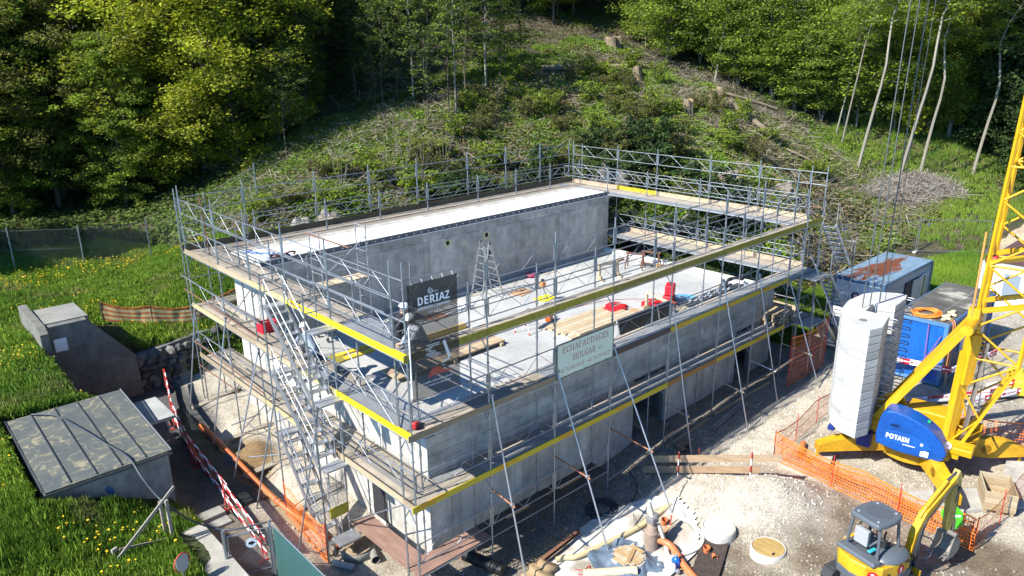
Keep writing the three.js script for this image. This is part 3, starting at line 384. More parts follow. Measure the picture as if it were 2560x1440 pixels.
{ // shed
  const t = T('concrete_shed', 'low concrete shed with grey sheet metal roof sunk into the grass bank', 'shed', [-5, 0, -10.2]);
  const z0 = 2.28, z1 = -2.3, x0 = -1.62, x1 = 1.62, yf = 2.2, yb = 2.56;
  M('front_wall', uvm(extr([[x0, -0.6], [x1, -0.6], [x1, yf - 0.1], [x0, yf - 0.1]], 0.2).translate(0, 0, z0 - 0.24)), C_GREY, t);
  M('side_wall', uvm(extr([[z1, 0], [z0 - 0.25, 0], [z0 - 0.25, yf - 0.1], [z1, yb - 0.1]], 0.2).rotateY(-Math.PI / 2).translate(x1, 0, 0)), C_GREY, t);
  M('side_wall', uvm(extr([[z1, 0], [z0 - 0.25, 0], [z0 - 0.25, yf - 0.1], [z1, yb - 0.1]], 0.2).rotateY(-Math.PI / 2).translate(x0 + 0.2, 0, 0)), C_GREY, t);
  M('rear_wall', uvm(bx(3.2, 2.5, 0.2, 0, 1.2, z1 + 0.1)), C_GREY, t);
  const dirt = dtex(512, (i, x, y) => { const a = F5[i] + 0.35 * F5b[((y >> 1) * 512 + (x >> 1))], ring = Math.exp(-(((a % 0.13) / 0.13 - 0.5) ** 2) * 90), k = sstep(0.3, 0.7, F5b[(y * 512 + ((x + 200) % 512))]); return mixc([0.42, 0.435, 0.43], [0.72, 0.67, 0.54], clamp(ring * (0.2 + 0.8 * k) + 0.25 * k, 0, 1)); });
  const sheet = st({ color: lin(0.8, 0.82, 0.8), map: dirt, roughness: 0.5, metalness: 0.35 }), len = Math.hypot(z0 + 0.12 - z1, yb - yf), tilt = Math.atan2(yb - yf, z0 + 0.12 - z1);
  for (let i = 0; i < 5; i++) { const g = bx(0.655, 0.02, len, 0, 0, 0), u = g.attributes.uv; uvm(g, 0.2, i * 0.31, i * 0.17); g.rotateX(tilt); const o = M('roof_sheet', g, sheet, t); o.position.set(x0 - 0.02 + 0.33 + i * 0.656, (yf + yb) / 2, (z0 + z1) / 2 + 0.05); if (i) { const s = M('roof_seam', bx(0.028, 0.045, len - 0.1, 0, 0, 0, 0, tilt), steel(0.22, 0.23, 0.23), t); s.position.set(x0 - 0.02 + 0.002 + i * 0.656, (yf + yb) / 2 + 0.03, (z0 + z1) / 2 + 0.05); } }
  M('roof_fascia', bx(3.34, 0.07, 0.03, 0, yf - 0.05, z0 + 0.2), steel(0.14, 0.16, 0.19), t); M('roof_trim', bx(0.03, 0.05, len, x1 + 0.06, (yf + yb) / 2 + 0.02, (z0 + z1) / 2 + 0.05, 0, tilt), steel(0.6, 0.62, 0.63), t); M('roof_trim', bx(0.03, 0.05, len, x0 - 0.05, (yf + yb) / 2 + 0.02, (z0 + z1) / 2 + 0.05, 0, tilt), steel(0.16, 0.18, 0.2), t);
  M('roof_slab', bx(3.2, 0.1, len - 0.1, 0, (yf + yb) / 2 - 0.08, (z0 + z1) / 2, 0, tilt), C_GREY, t);
  M('door_canopy', uvm(bx(1.0, 0.1, 1.9, 2.18, 1.98, -1.15)), conc(0.42, 0.43, 0.42), t);
  M('paint_mark', new THREE.ShapeGeometry(new THREE.Shape([[0, 0], [0.16, 0.05], [0.12, 0.36], [0.02, 0.5], [-0.1, 0.42], [-0.06, 0.3], [0.02, 0.2]].map((p) => new THREE.Vector2(...p)))).translate(-0.1, 1.2, z0 - 0.036), plain(0.02, 0.09, 0.22, 0.7), t);
}
{ // rubble retaining wall: every stone a mesh
  const t = T('rubble_wall', 'dark rubble stone retaining wall below the striped netting', 'stone wall');
  M('wall_core', (() => { const g = extr([[-1.55, -0.4], [3.6, -0.4], [3.6, 2.0], [1, 2.1], [-1.55, 1.75]], 0.3, 0.02).translate(0, 0, -17.6); return uvm(g); })(), C_CORE, t);
  const r = rng(55), gs = [0, 1, 2, 3].map((k) => { const g = new THREE.IcosahedronGeometry(1, 1), p = g.attributes.position, q = rng(90 + k), key = {}; for (let i = 0; i < p.count; i++) { const s = [p.getX(i), p.getY(i), p.getZ(i)].map((v) => v.toFixed(2)).join(); const f = (key[s] ??= 0.75 + 0.4 * q()); p.setXYZ(i, p.getX(i) * f, p.getY(i) * f, p.getZ(i) * f); } g.computeVertexNormals(); return uvm(g); });
  const ms = [0.09, 0.13, 0.17, 0.22].map((v) => conc(v, v * 0.97, v * 0.9, concTex, 1));
  for (let y = 0.1; y < 2.15; y += 0.27) for (let x = -1.45 + 0.2 * r(); x < 3.55; x += 0.32 + 0.2 * r()) { if (y > 1.65 + 0.12 * (x + 1.5)) continue; const o = M('stone', gs[Math.floor(r() * 4)], ms[Math.floor(r() * 4)], t); o.position.set(x, y + 0.08 * r(), -17.28 + 0.08 * r()); o.scale.set(0.2 + 0.1 * r(), 0.13 + 0.07 * r(), 0.17); o.rotation.set(r(), r() * 6, r() * 0.5); }
}
{ // outdoor stairs and capped wall beside them
  const t = T('concrete_stairs', 'short flight of concrete steps running down to the wire gate', 'stairs');
  for (let k = 0; k < 9; k++) M('step', uvm(rbx(0.86 + 0.03 * (k % 2), 0.36, 0.46, 0.015, -2.76, 0.0 - 0.13 * k - 0.1, -7.1 + 0.42 * k, 0.04)), [C_OLD2, C_GREY, conc(0.24, 0.22, 0.19)][k % 3], t);
  const w = T('capped_wall', 'weathered pale concrete wall top beside the steps at the bottom left', 'wall');
  M('wall_body', uvm(bx(0.74, 2.2, 4.4, -3.72, -0.62, -3.75)), C_OLD, w); M('wall_cap', uvm(rbx(0.86, 0.12, 4.5, 0.03, -3.72, 0.53, -3.75)), conc(0.42, 0.39, 0.34, concTex, 0.6), w);
}
// red and white barriers along the path
const stripeTex = canvas(512, 32, (c, w, h) => { for (let i = 0; i < 8; i++) { c.fillStyle = i % 2 ? '#c2161b' : '#eceae6'; c.fillRect((i * w) / 8, 0, w / 8, h); } for (let i = 0; i < 90; i++) { c.fillStyle = `rgba(90,80,70,${0.12 * R0()})`; c.fillRect(R0() * w, R0() * h, 14 * R0(), 3); } });
const STRIPE = st({ map: stripeTex, roughness: 0.6 });
function barrier(a, b, label, group, hs = [0.98, 0.5]) {
  const ya = gnd(...a), yb = gnd(...b), t = T('barrier', label, 'barrier', [a[0], ya, a[1]], 0, group), d = V(b[0] - a[0], yb - ya, b[1] - a[1]), L = d.length(), q = new THREE.Quaternion().setFromUnitVectors(V(1, 0, 0), d.clone().normalize());
  for (const h of hs) { const o = M('barrier_board', bx(L, 0.2, 0.03, L / 2, 0, 0), STRIPE, t); o.quaternion.copy(q); o.position.y = h - 0.1; }
  for (const f of [0.08, 0.92]) { const p = d.clone().multiplyScalar(f), o = M('barrier_post', mg([cy(0.022, 1.1, 0, 0, 0, 8), rod([0, 0.7, 0], [0.3, 0, 0.02], 0.015, 6), bx(0.3, 0.03, 0.08, 0, 0.01, 0)]), plain(0.5, 0.06, 0.05, 0.6), t); o.position.copy(p); o.position.x -= 0.04; }
}
barrier([-2.25, -4.25], [-2.2, -7.3], 'red and white barrier at the near end of the path by the gate', 'red and white barriers along the path');
barrier([-2.16, -6.95], [-2.05, -10.1], 'second red and white barrier from the gate beside the shed steps', 'red and white barriers along the path');
barrier([-2.1, -9.9], [-1.6, -13.2], 'red and white barrier passing behind the shed canopy', 'red and white barriers along the path');
barrier([-1.62, -13.1], [-0.75, -16.4], 'farthest red and white barrier leading back to the rubble wall', 'red and white barriers along the path');
{ // site gate, green sheet fence, mirror, profile stakes
  const y0 = gnd(-2.4, -3.6) - 0.05, t = T('wire_gate', 'grey wire mesh gate with round white sign at the foot of the steps', 'gate', [-3.45, y0, -3.95]);
  const q = V(1.1, 0, 0.4), L = q.length(), ry = -Math.atan2(q.z, q.x), TT = 1.95;
  M('gate_post', cy(0.05, TT + 0.1, 0, 0, 0, 12), GALV, t); M('gate_post', cy(0.04, TT + 0.1, 1.1, 0, 0.4, 12), GALV2, t);
  const fr = M('gate_frame', mg([rod([0.08, 0.12, 0], [L - 0.06, 0.12, 0], 0.02), rod([0.08, TT - 0.1, 0], [L - 0.06, TT - 0.1, 0], 0.02), rod([0.08, 0.12, 0], [0.08, TT - 0.1, 0], 0.02), rod([L - 0.06, 0.12, 0], [L - 0.06, TT - 0.1, 0], 0.02), rod([0.08, TT * 0.3, 0], [L - 0.06, TT * 0.3, 0], 0.014)]), GALV, t); fr.rotation.y = ry;
  const wires = []; for (let k = -8; k < 16; k++) for (const s of [1, -1]) { const a = [0.1 + k * 0.09, 0.14], n = 1.7, x1 = a[0] + s * n, c = (x) => clamp(x, 0.1, L - 0.08), xa = c(s > 0 ? a[0] : a[0] + n), xb = c(s > 0 ? x1 : a[0]); if (Math.abs(xa - xb) > 0.05) wires.push(rod([xa, 0.14 + Math.abs(xa - (s > 0 ? a[0] : a[0] + n)), 0], [xb, 0.14 + Math.abs(xb - (s > 0 ? a[0] : a[0] + n)), 0], 0.0025, 3)); }
  const wm = M('wire_mesh', mg(wires), GALV2, t); wm.rotation.y = ry;
  const sg = M('round_sign', new THREE.CylinderGeometry(0.15, 0.15, 0.012, 28).rotateX(Math.PI / 2), [plain(0.8, 0.8, 0.8), st({ roughness: 0.5, map: canvas(128, 128, (c) => { c.fillStyle = '#f4f4f2'; c.fillRect(0, 0, 128, 128); c.strokeStyle = '#333'; c.lineWidth = 3; c.beginPath(); c.arc(64, 64, 58, 0, 7); c.stroke(); c.fillStyle = '#1c1d24'; c.beginPath(); c.ellipse(64, 68, 22, 32, 0, 0, 7); c.fill(); c.beginPath(); c.arc(64, 36, 12, 0, 7); c.fill(); c.strokeStyle = '#1c1d24'; c.lineWidth = 6; for (const a of [-1, 1]) { c.beginPath(); c.moveTo(64, 66); c.lineTo(64 + a * 34, 52); c.stroke(); } }) }), plain(0.8, 0.8, 0.8)], t); sg.rotation.y = ry; sg.position.set(0.62, 1.5, 0.24);
  const f = T('sheeted_fence', 'dark green sheeted fence panel running to the bottom edge', 'fence', [-2.34, y0, -3.5]);
  M('fence_sheet', (() => { const g = new THREE.PlaneGeometry(2.9, 1.85, 30, 12), p = g.attributes.position; for (let i = 0; i < p.count; i++) p.setZ(i, 0.03 * wn(p.getX(i), p.getY(i), 60) + 0.012 * Math.sin(p.getX(i) * 9)); g.computeVertexNormals(); return g.rotateY(-Math.PI / 2).translate(0.02, 1.02, 1.48); })(), st({ color: lin(0.022, 0.075, 0.068), roughness: 0.75, side: THREE.DoubleSide }), f);
  M('fence_frame', mg([rod([0, 0.05, 0], [0, 2.02, 0], 0.022), rod([0, 0.05, 2.95], [0, 2.02, 2.95], 0.022), rod([0, 1.98, 0], [0, 1.98, 2.95], 0.02), rod([0, 0.1, 0], [0, 0.1, 2.95], 0.02)]), GALV, f);
  const m = T('traffic_mirror', 'round red rimmed mirror seen edge on by the wall', 'mirror', [-4.62, gnd(-4.62, -3.7), -3.7]);
  M('mirror_pole', cy(0.03, 1.1 - gnd(-4.62, -3.7), 0, 0, 0, 10), GALV, m); const hd = M('mirror_head', mg([new THREE.CylinderGeometry(0.24, 0.2, 0.05, 32).rotateZ(1.35).translate(0, 0, 0)]), plain(0.5, 0.47, 0.44), m), rim = M('mirror_rim', new THREE.TorusGeometry(0.24, 0.018, 8, 36).rotateY(Math.PI / 2 - 0.2), plain(0.5, 0.08, 0.05), m); hd.position.y = rim.position.y = 1.25 - gnd(-4.62, -3.7); hd.rotation.y = rim.rotation.y = 2.2;
  const p = T('profile_stakes', 'timber profile board stakes crossed with laths in the grass', 'survey stakes'), W = [wood(0.5, 0.46, 0.4), wood(0.42, 0.37, 0.3)], gy = gnd(-4.25, -5.6);
  M('stake', uvm(bx(0.09, 1.35, 0.05, -4.25, gy + 0.55, -5.6, 0.3)), W[0], p); M('stake', uvm(bx(0.08, 1.3, 0.05, -4.38, gy + 0.55, -5.72, 0.3)), W[1], p); M('stake', uvm(bx(0.16, 0.34, 0.06, -5.7, gnd(-5.7, -5.5) + 0.12, -5.5, 0.4)), W[0], p);
  M('lath', beam([-5.75, gnd(-5.75, -5.25) + 0.06, -5.25], [-3.95, gy + 1.45, -5.75], 0.03, 0.09), W[0], p); M('lath', beam([-5.6, gnd(-5.6, -5.4) + 0.3, -5.4], [-4.3, gy + 0.1, -5.5], 0.03, 0.06), W[1], p);
  M('black_cable', (() => { const g = gnd(-3, -6.2); return pipe([[-5.95, 2.62, -12.4], [-5.47, 2.62, -11.9], [-5.09, 2.56, -10.6], [-4.72, 2.42, -9.2], [-4.42, 2.3, -7.95], [-4.35, 1.95, -7.2], [-4.28, gy + 1.12, -5.68], [-3.6, 0.95, -5.6], [-3.0, 0.62, -5.2], [-2.4, y0 + 1.98, -3.62]], 0.028, 90, 8); })(), plain(0.035, 0.045, 0.055, 0.5)).userData = { label: 'thick black cable slung over the shed roof to the gate', category: 'cable' };
}
{ // pipe, board and black sheeting in the trench
  const p = T('drain_pipe', 'long orange drain pipe lying in the trench beside the left scaffold', 'pipe'), pts = [[-0.85, 0.28, -12.6], [-0.95, 0.2, -9.2], [-0.85, -0.05, -6.4], [-0.32, -0.5, -3.85]].map((q) => [q[0], Math.max(q[1], gnd(q[0], q[2]) + 0.07), q[2]]);
  M('pipe_run', pipe(pts, 0.085, 50, 12), plain(0.5, 0.13, 0.04, 0.5), p); for (const k of [1, 2]) M('pipe_collar', rod([pts[k][0] - 0.02, pts[k][1] + 0.01, pts[k][2] - 0.1], [pts[k][0] + 0.02, pts[k][1] - 0.01, pts[k][2] + 0.1], 0.105, 14), plain(0.45, 0.11, 0.035, 0.5), p); M('pipe_elbow', pipe([[-0.32, -0.48, -3.85], [-0.12, -0.55, -3.5], [0.1, -0.7, -3.4]], 0.09, 12, 12), plain(0.47, 0.12, 0.04, 0.5), p);
  tag(M('long_board', uvm(beam([-1.12, gnd(-1.12, -8.4) + 0.1, -8.4], [-0.75, gnd(-0.75, -5.2) + 0.08, -5.2], 0.22, 0.035)), wood(0.42, 0.33, 0.2)), 'weathered board lying beside the orange drain pipe', 'board');
  const n = 60, k = 12, pos = [], ix = []; for (let j = 0; j <= n; j++) for (let i = 0; i <= k; i++) { const z = lerp(-14.2, -6.9, j / n), x = lerp(-1.95 + 0.25 * (z < -12 ? 1 : 0), -1.0, i / k) + 0.25 * wn(z, i, 25), y = gnd(x, z) + 0.07 + 0.2 * Math.abs(wn(x, z, 55)) + 0.1 * Math.abs(wn(x * 2, z, 120)) + (i === 0 ? 0.12 : 0); pos.push(x, y, z); } for (let j = 0; j < n; j++) for (let i = 0; i < k; i++) { const a = j * (k + 1) + i; ix.push(a, a + k + 1, a + 1, a + 1, a + k + 1, a + k + 2); }
  const g = new THREE.BufferGeometry(); g.setAttribute('position', new THREE.BufferAttribute(new Float32Array(pos), 3)); g.setIndex(ix); g.computeVertexNormals();
  tag(M('plastic_sheet', g, st({ color: lin(0.018, 0.02, 0.022), roughness: 0.45, side: THREE.DoubleSide })), 'crumpled black plastic sheeting along the trench edge', 'plastic sheet');
  const c = T('manhole_near', 'round concrete manhole with timber lid near the left stair foot', 'manhole', [0.0, gnd(0, -3.15) - 0.05, -3.15]); c.name = 'manhole'; counts.manhole = 0;
  M('manhole_ring', new THREE.LatheGeometry([[0.36, 0], [0.5, 0], [0.5, 0.22], [0.42, 0.24], [0.36, 0.2]].map((q) => new THREE.Vector2(...q)), 28), C_OLD2, c); const lid = M('manhole_lid', cy(0.44, 0.05, 0.02, 0.25, 0, 28), wood(0.42, 0.33, 0.22), c); lid.rotation.z = 0.08; M('lid_cleat', bx(0.75, 0.03, 0.07, 0.02, 0.315, 0.05, 0.5), wood(0.33, 0.25, 0.16), c);
  const bp = T('broken_pipe', 'pale broken concrete pipe pieces on the rubble beside the manhole', 'pipe'); M('pipe_piece', pipe([[-0.75, gnd(-0.75, -3.2) + 0.1, -3.3], [-0.45, gnd(-0.45, -2.7) + 0.1, -2.6]], 0.1, 4, 14), C_WALL3, bp); M('pipe_piece', pipe([[0.25, gnd(0.2, -2.6) + 0.1, -2.75], [0.1, gnd(0.1, -2.3) + 0.14, -2.35]], 0.12, 4, 12), C_OLD2, bp);
}
function ribbonNet(name, label, cat, pts, h, mat, parent, cells = 20) { // sagging sheet between posts
  const pos = [], uv = [], ix = []; let n = 0; for (let s = 0; s + 1 < pts.length; s++) for (let j = s ? 1 : 0; j <= cells; j++) { const f = j / cells, a = pts[s], b = pts[s + 1]; for (let i = 0; i <= 5; i++) { const e = i / 5, sag = -0.16 * Math.sin(f * Math.PI) * e, x = lerp(a[0], b[0], f) + 0.1 * wn(f * 5 + s, e, 60), z = lerp(a[2], b[2], f) + 0.1 * wn(e, f * 4 + s, 60), y = lerp(a[1], b[1], f) + h * e + sag; pos.push(x, y, z); uv.push(s + f, e); } n++; }
  for (let j = 0; j + 1 < n; j++) for (let i = 0; i < 5; i++) { const a = j * 6 + i; ix.push(a, a + 6, a + 1, a + 1, a + 6, a + 7); }
  const g = new THREE.BufferGeometry(); g.setAttribute('position', new THREE.BufferAttribute(new Float32Array(pos), 3)); g.setAttribute('uv', new THREE.BufferAttribute(new Float32Array(uv), 2)); g.setIndex(ix); g.computeVertexNormals(); return M(name, g, mat, parent);
}
{ // striped safety netting on the meadow edge
  const t = T('striped_netting', 'orange and beige striped safety netting sagging above the rubble wall', 'netting'), S = [[-1.9, -19.6], [-0.2, -18.9], [1.6, -18.3], [4.6, -18.0]].map((p) => [p[0], gnd(...p) + 0.02, p[1]]);
  const m = new THREE.MeshPhysicalMaterial({ transmission: 0.25, thickness: 0, roughness: 0.9, side: THREE.DoubleSide, map: canvas(64, 128, (c) => { c.fillStyle = '#c9b98a'; c.fillRect(0, 0, 64, 128); c.fillStyle = '#c06a35'; for (const y of [0, 34, 68, 104]) c.fillRect(0, y, 64, 15); }) });
  ribbonNet('net_sheet', '', '', S, 0.85, m, t); for (const s of S) M('net_post', cy(0.018, 1.0, s[0], s[1], s[2], 6), plain(0.12, 0.09, 0.07), t); M('net_rope', pipe(S.flatMap((s, i) => (i ? [[(s[0] + S[i - 1][0]) / 2, (s[1] + S[i - 1][1]) / 2 + 0.72, (s[2] + S[i - 1][2]) / 2], [s[0], s[1] + 0.88, s[2]]] : [[s[0], s[1] + 0.88, s[2]]])), 0.014, 60, 6), plain(0.5, 0.12, 0.03), t);
}
{ // chain link fence on the meadow
  const t = T('chain_link_fence', 'tall chain link fence with grey posts across the shaded meadow', 'fence'), S = [[-9.2, -33.2], [-6.1, -31.6], [-3.1, -30.1], [-0.3, -28.6], [2.9, -28.4], [6.0, -28.0], [8.6, -27.0]].map((p) => [p[0], gnd(...p), p[1]]);
  S.forEach((s, i) => { M('fence_post', mg([cy(0.035, 2.15, s[0], s[1], s[2], 8), cy(0.042, 0.03, s[0], s[1] + 2.15, s[2], 8)]), GALV, t); if (!i) return; const p = S[i - 1], w = []; const L = Math.hypot(s[0] - p[0], s[2] - p[2]), at = (u, v) => [lerp(p[0], s[0], u / L), lerp(p[1], s[1], u / L) + v, lerp(p[2], s[2], u / L)]; for (let k = -14; k < L / 0.13 + 1; k++) for (const d of [1, -1]) { const u0 = k * 0.13 + (d > 0 ? 0 : 2), ua = clamp(u0, 0, L), ub = clamp(u0 + d * 2, 0, L); if (Math.abs(ua - ub) > 0.1) w.push(rod(at(ua, Math.abs(ua - u0)), at(ub, Math.abs(ub - u0)), 0.0014, 3)); } for (const v of [0.05, 1.0, 2.0]) w.push(rod(at(0, v), at(L, v), 0.005, 4)); M('chain_link', mg(w), GALV2, t); });
}

// ---------- things in the yard in front ----------
const gy = (x, z, d = 0) => [x, height(x, z) + d, z], PVC = plain(0.5, 0.15, 0.05, 0.5);
{ // blinding concrete pad
  const P = [[2.7, 1.2], [4.7, 0.62], [6.1, 0.55], [7.3, 0.9], [8.1, 1.35], [8.2, 2.3], [7.75, 3.2], [7.0, 3.9], [5.4, 3.9], [4.2, 3.4], [3.2, 2.4]], s = new THREE.Shape(P.map((p) => new THREE.Vector2(p[0], -p[1]))), g0 = new THREE.ShapeGeometry(s, 4);
  const pos = [], N = 46; const inside = (x, z) => { let q = false; for (let i = 0, j = P.length - 1; i < P.length; j = i++) if ((P[i][1] > z) !== (P[j][1] > z) && x < ((P[j][0] - P[i][0]) * (z - P[i][1])) / (P[j][1] - P[i][1]) + P[i][0]) q = !q; return q; };
  const dx = 5.6 / N, dz = 3.5 / N, uvs = [], col = []; for (let j = 0; j < N; j++) for (let i = 0; i < N; i++) { const x = 2.65 + i * dx, z = 0.5 + j * dz; if (!inside(x + dx / 2, z + dz / 2)) continue; for (const [a, b] of [[0, 0], [0, 1], [1, 0], [1, 0], [0, 1], [1, 1]]) { const X = x + a * dx, Z = z + b * dz; pos.push(X, lowT(X, Z) + 0.16 * wn(X, Z, 14) * 0.5 + heapAt(X, Z, 9.0, 3.2, 2.5, 0.55) + 0.075, Z); uvs.push(X, Z); const w = sstep(0.02, 0.16, wn(X + 5, Z, 24)); col.push(...mixc([0.62, 0.6, 0.56], [0.33, 0.27, 0.2], w * 0.8)); } }
  const g = new THREE.BufferGeometry(); for (const [n, a, w] of [['position', pos, 3], ['uv', uvs, 2], ['color', col, 3]]) g.setAttribute(n, new THREE.BufferAttribute(new Float32Array(a), w)); g.computeVertexNormals();
  tag(M('concrete_pad', g, st({ vertexColors: true, map: rep(concTex, 0.4), bumpMap: rep(concBump, 1), bumpScale: 0.01, roughness: 0.9 })), 'rough concrete blinding pad poured in front of the facade', null, null, 'structure');
}
const padY = (x, z) => lowT(x, z) + 0.08 * wn(x, z, 14) + heapAt(x, z, 9.0, 3.2, 2.5, 0.55) + 0.08, py = (x, z, d = 0) => [x, padY(x, z) + d, z];
{ // plank guard with red and white stakes
  const t = T('plank_guard', 'two long planks fixed to red and white stakes beside the gravel heap', 'plank barrier'), A = wood(0.5, 0.36, 0.23), B2 = wood(0.46, 0.32, 0.2), s1 = gy(9.5, 1.3), s2 = gy(10.45, 3.35);
  const q = (s, h) => [s[0], s[1] + h, s[2]], ext = (a, b, f) => a.map((v, i) => v + (b[i] - v) * f);
  for (const [m, h, f0, f1] of [[A, 0.62, -0.34, 1.42], [B2, 0.22, -0.5, 1.15]]) M('plank', uvm(beam(ext(q(s1, h), q(s2, h), f0), ext(q(s1, h), q(s2, h), f1), 0.04, 0.24)), m, t);
  const RW = st({ roughness: 0.6, map: canvas(8, 64, (c) => { for (let i = 0; i < 4; i++) { c.fillStyle = i % 2 ? '#e8e4de' : '#a82418'; c.fillRect(0, i * 16, 8, 16); } }) });
  for (const s of [s1, s2]) M('stake', cy(0.022, 1.0, s[0] - 0.02, s[1] - 0.1, s[2] + 0.05, 8), RW, t);
}
function manhole(name, label, x, z, y, r, lidm, tilt = 0) { const t = T('manhole', label, 'manhole', [x, y, z]); M('manhole_ring', new THREE.LatheGeometry([[r - 0.07, -0.3], [r - 0.01, -0.3], [r - 0.01, 0.04], [r - 0.02, 0.15], [r - 0.05, 0.17], [r - 0.07, 0.13]].map((q) => new THREE.Vector2(...q)), 36), C_WALL3, t); const l = M('manhole_lid', cy(r - 0.07, 0.04, 0, 0.115, 0, 32), lidm, t); l.rotation.x = tilt; return t; }
manhole('', 'white rimmed concrete manhole at the foot of the gravel heap', 7.75, 4.0, height(7.75, 4.0), 0.5, conc(0.66, 0.62, 0.52));
const mh2 = manhole('', 'concrete manhole with yellow wooden cover near the excavator', 7.95, 5.45, height(7.95, 5.45), 0.5, wood(0.55, 0.38, 0.13)); M('lid_handle', bx(0.1, 0.02, 0.05, -0.2, 0.17, 0.25), BLACK, mh2);
{ const t = T('manhole', 'manhole with planked cover wrapped in crumpled blue tarpaulin', 'manhole', py(5.25, 2.7)); M('manhole_ring', new THREE.LatheGeometry([[0.4, -0.2], [0.52, -0.2], [0.52, 0.2], [0.46, 0.22], [0.4, 0.18]].map((q) => new THREE.Vector2(...q)), 30), C_WALL3, t);
  for (let k = 0; k < 6; k++) { const x = -0.38 + 0.152 * k, h = Math.sqrt(Math.max(0.02, 0.44 ** 2 - x * x)); M('cover_plank', uvm(bx(0.145, 0.03, h * 2, x, 0.225 + 0.006 * (k % 2), 0, 0)), [wood(0.6, 0.45, 0.26), wood(0.64, 0.53, 0.38), wood(0.58, 0.4, 0.2)][k % 3], t); }
  M('cover_batten', bx(0.62, 0.03, 0.1, 0, 0.262, 0.08, 0.4), wood(0.5, 0.32, 0.15), t);
  const g = new THREE.RingGeometry(0.43, 0.95, 64, 12), p = g.attributes.position; for (let i = 0; i < p.count; i++) { const x = p.getX(i), z = p.getY(i), r = Math.hypot(x, z), a = Math.atan2(z, x), f = (r - 0.43) / 0.52, w = 0.025 * Math.sin(a * 13 + 6 * wn(x, z, 60)) + 0.34 * wn(x, z, 130) + 0.14 * wn(x, z, 260); const rr2 = r * (1 + (0.9 * wn(Math.cos(a), Math.sin(a), 45) + 0.1) * f); p.setXYZ(i, rr2 * Math.cos(a) - 0.08 * f, lerp(0.2, 0.04, sstep(0, 0.6, f)) + w * (0.3 + 0.7 * f) * 0.9 + 0.02, -rr2 * Math.sin(a) + 0.12 * f); } g.computeVertexNormals();
  M('tarpaulin', g, st({ color: lin(0.1, 0.135, 0.175), roughness: 0.5, side: THREE.DoubleSide }), t); }
{ // pump with pipes and hose
  const t = T('drain_pump', 'mud caked vertical pump pipe with orange drain pipe running to the bottom edge', 'pump', py(6.15, 2.8)), mud = conc(0.36, 0.26, 0.2);
  M('pump_body', new THREE.LatheGeometry([[0.2, 0], [0.19, 0.5], [0.21, 0.52], [0.21, 0.6], [0.15, 0.62], [0.13, 0.85], [0.02, 0.88]].map((q) => new THREE.Vector2(...q)), 20), mud, t); M('pump_head', mg([rbx(0.3, 0.2, 0.26, 0.04, 0, 0.95, 0), cy(0.07, 0.25, 0.06, 0.9, 0.08, 10), rod([-0.1, 0.9, 0.12], [0.12, 1.1, 0.1], 0.03)]), plain(0.16, 0.15, 0.15, 0.6), t);
  M('drain_pipe', pipe([[0.1, 0.3, 0.15], [0.2, 0.25, 0.5], [-0.1, 0.12, 1.2], [-0.4, 0.05, 2.0]], 0.1, 24, 14), PVC, t); M('pump_sock', pipe([[0, 0.9, 0], [-0.02, 1.2, -0.05], [-0.08, 1.42, -0.08], [-0.1, 1.55, -0.1]], 0.075, 14, 8), plain(0.6, 0.55, 0.44, 0.9), t);
  tag(M('flat_hose', pipe([[6.25, padY(6.2, 2.9) + 0.8, 2.95], [6.35, padY(6.3, 3.1) + 0.15, 3.15], py(6.1, 3.5, 0.05), py(6.5, 3.75, 0.05), py(6.95, 3.9, 0.05), py(7.3, 3.75, 0.06), gy(7.45, 3.3, 0.12), gy(7.55, 2.95, 0.1), gy(7.75, 2.7, 0.06), gy(7.82, 2.45, 0.06)], 0.06, 90, 8), plain(0.6, 0.55, 0.45, 0.85)), 'pale flat hose looping from the pump to the round hose', 'hose');
  tag(M('suction_hose', pipe([gy(7.9, 2.2, 0.1), py(6.62, 2.0, 0.09), py(5.2, 1.68, 0.09), py(4.4, 1.45, 0.08), py(4.15, 1.2, 0.07), py(3.95, 1.1, 0.06)], 0.085, 60, 12), plain(0.45, 0.36, 0.2, 0.7)), 'long straight tan hose lying across the concrete pad', 'hose');
  tag(M('cement_pipe', pipe([py(3.95, 2.15, 0.12), py(5.0, 3.2, 0.12)], 0.13, 4, 16), plain(0.5, 0.4, 0.25, 0.8)), 'cut tan pipe lying at the bottom edge of the pad', 'pipe');
}
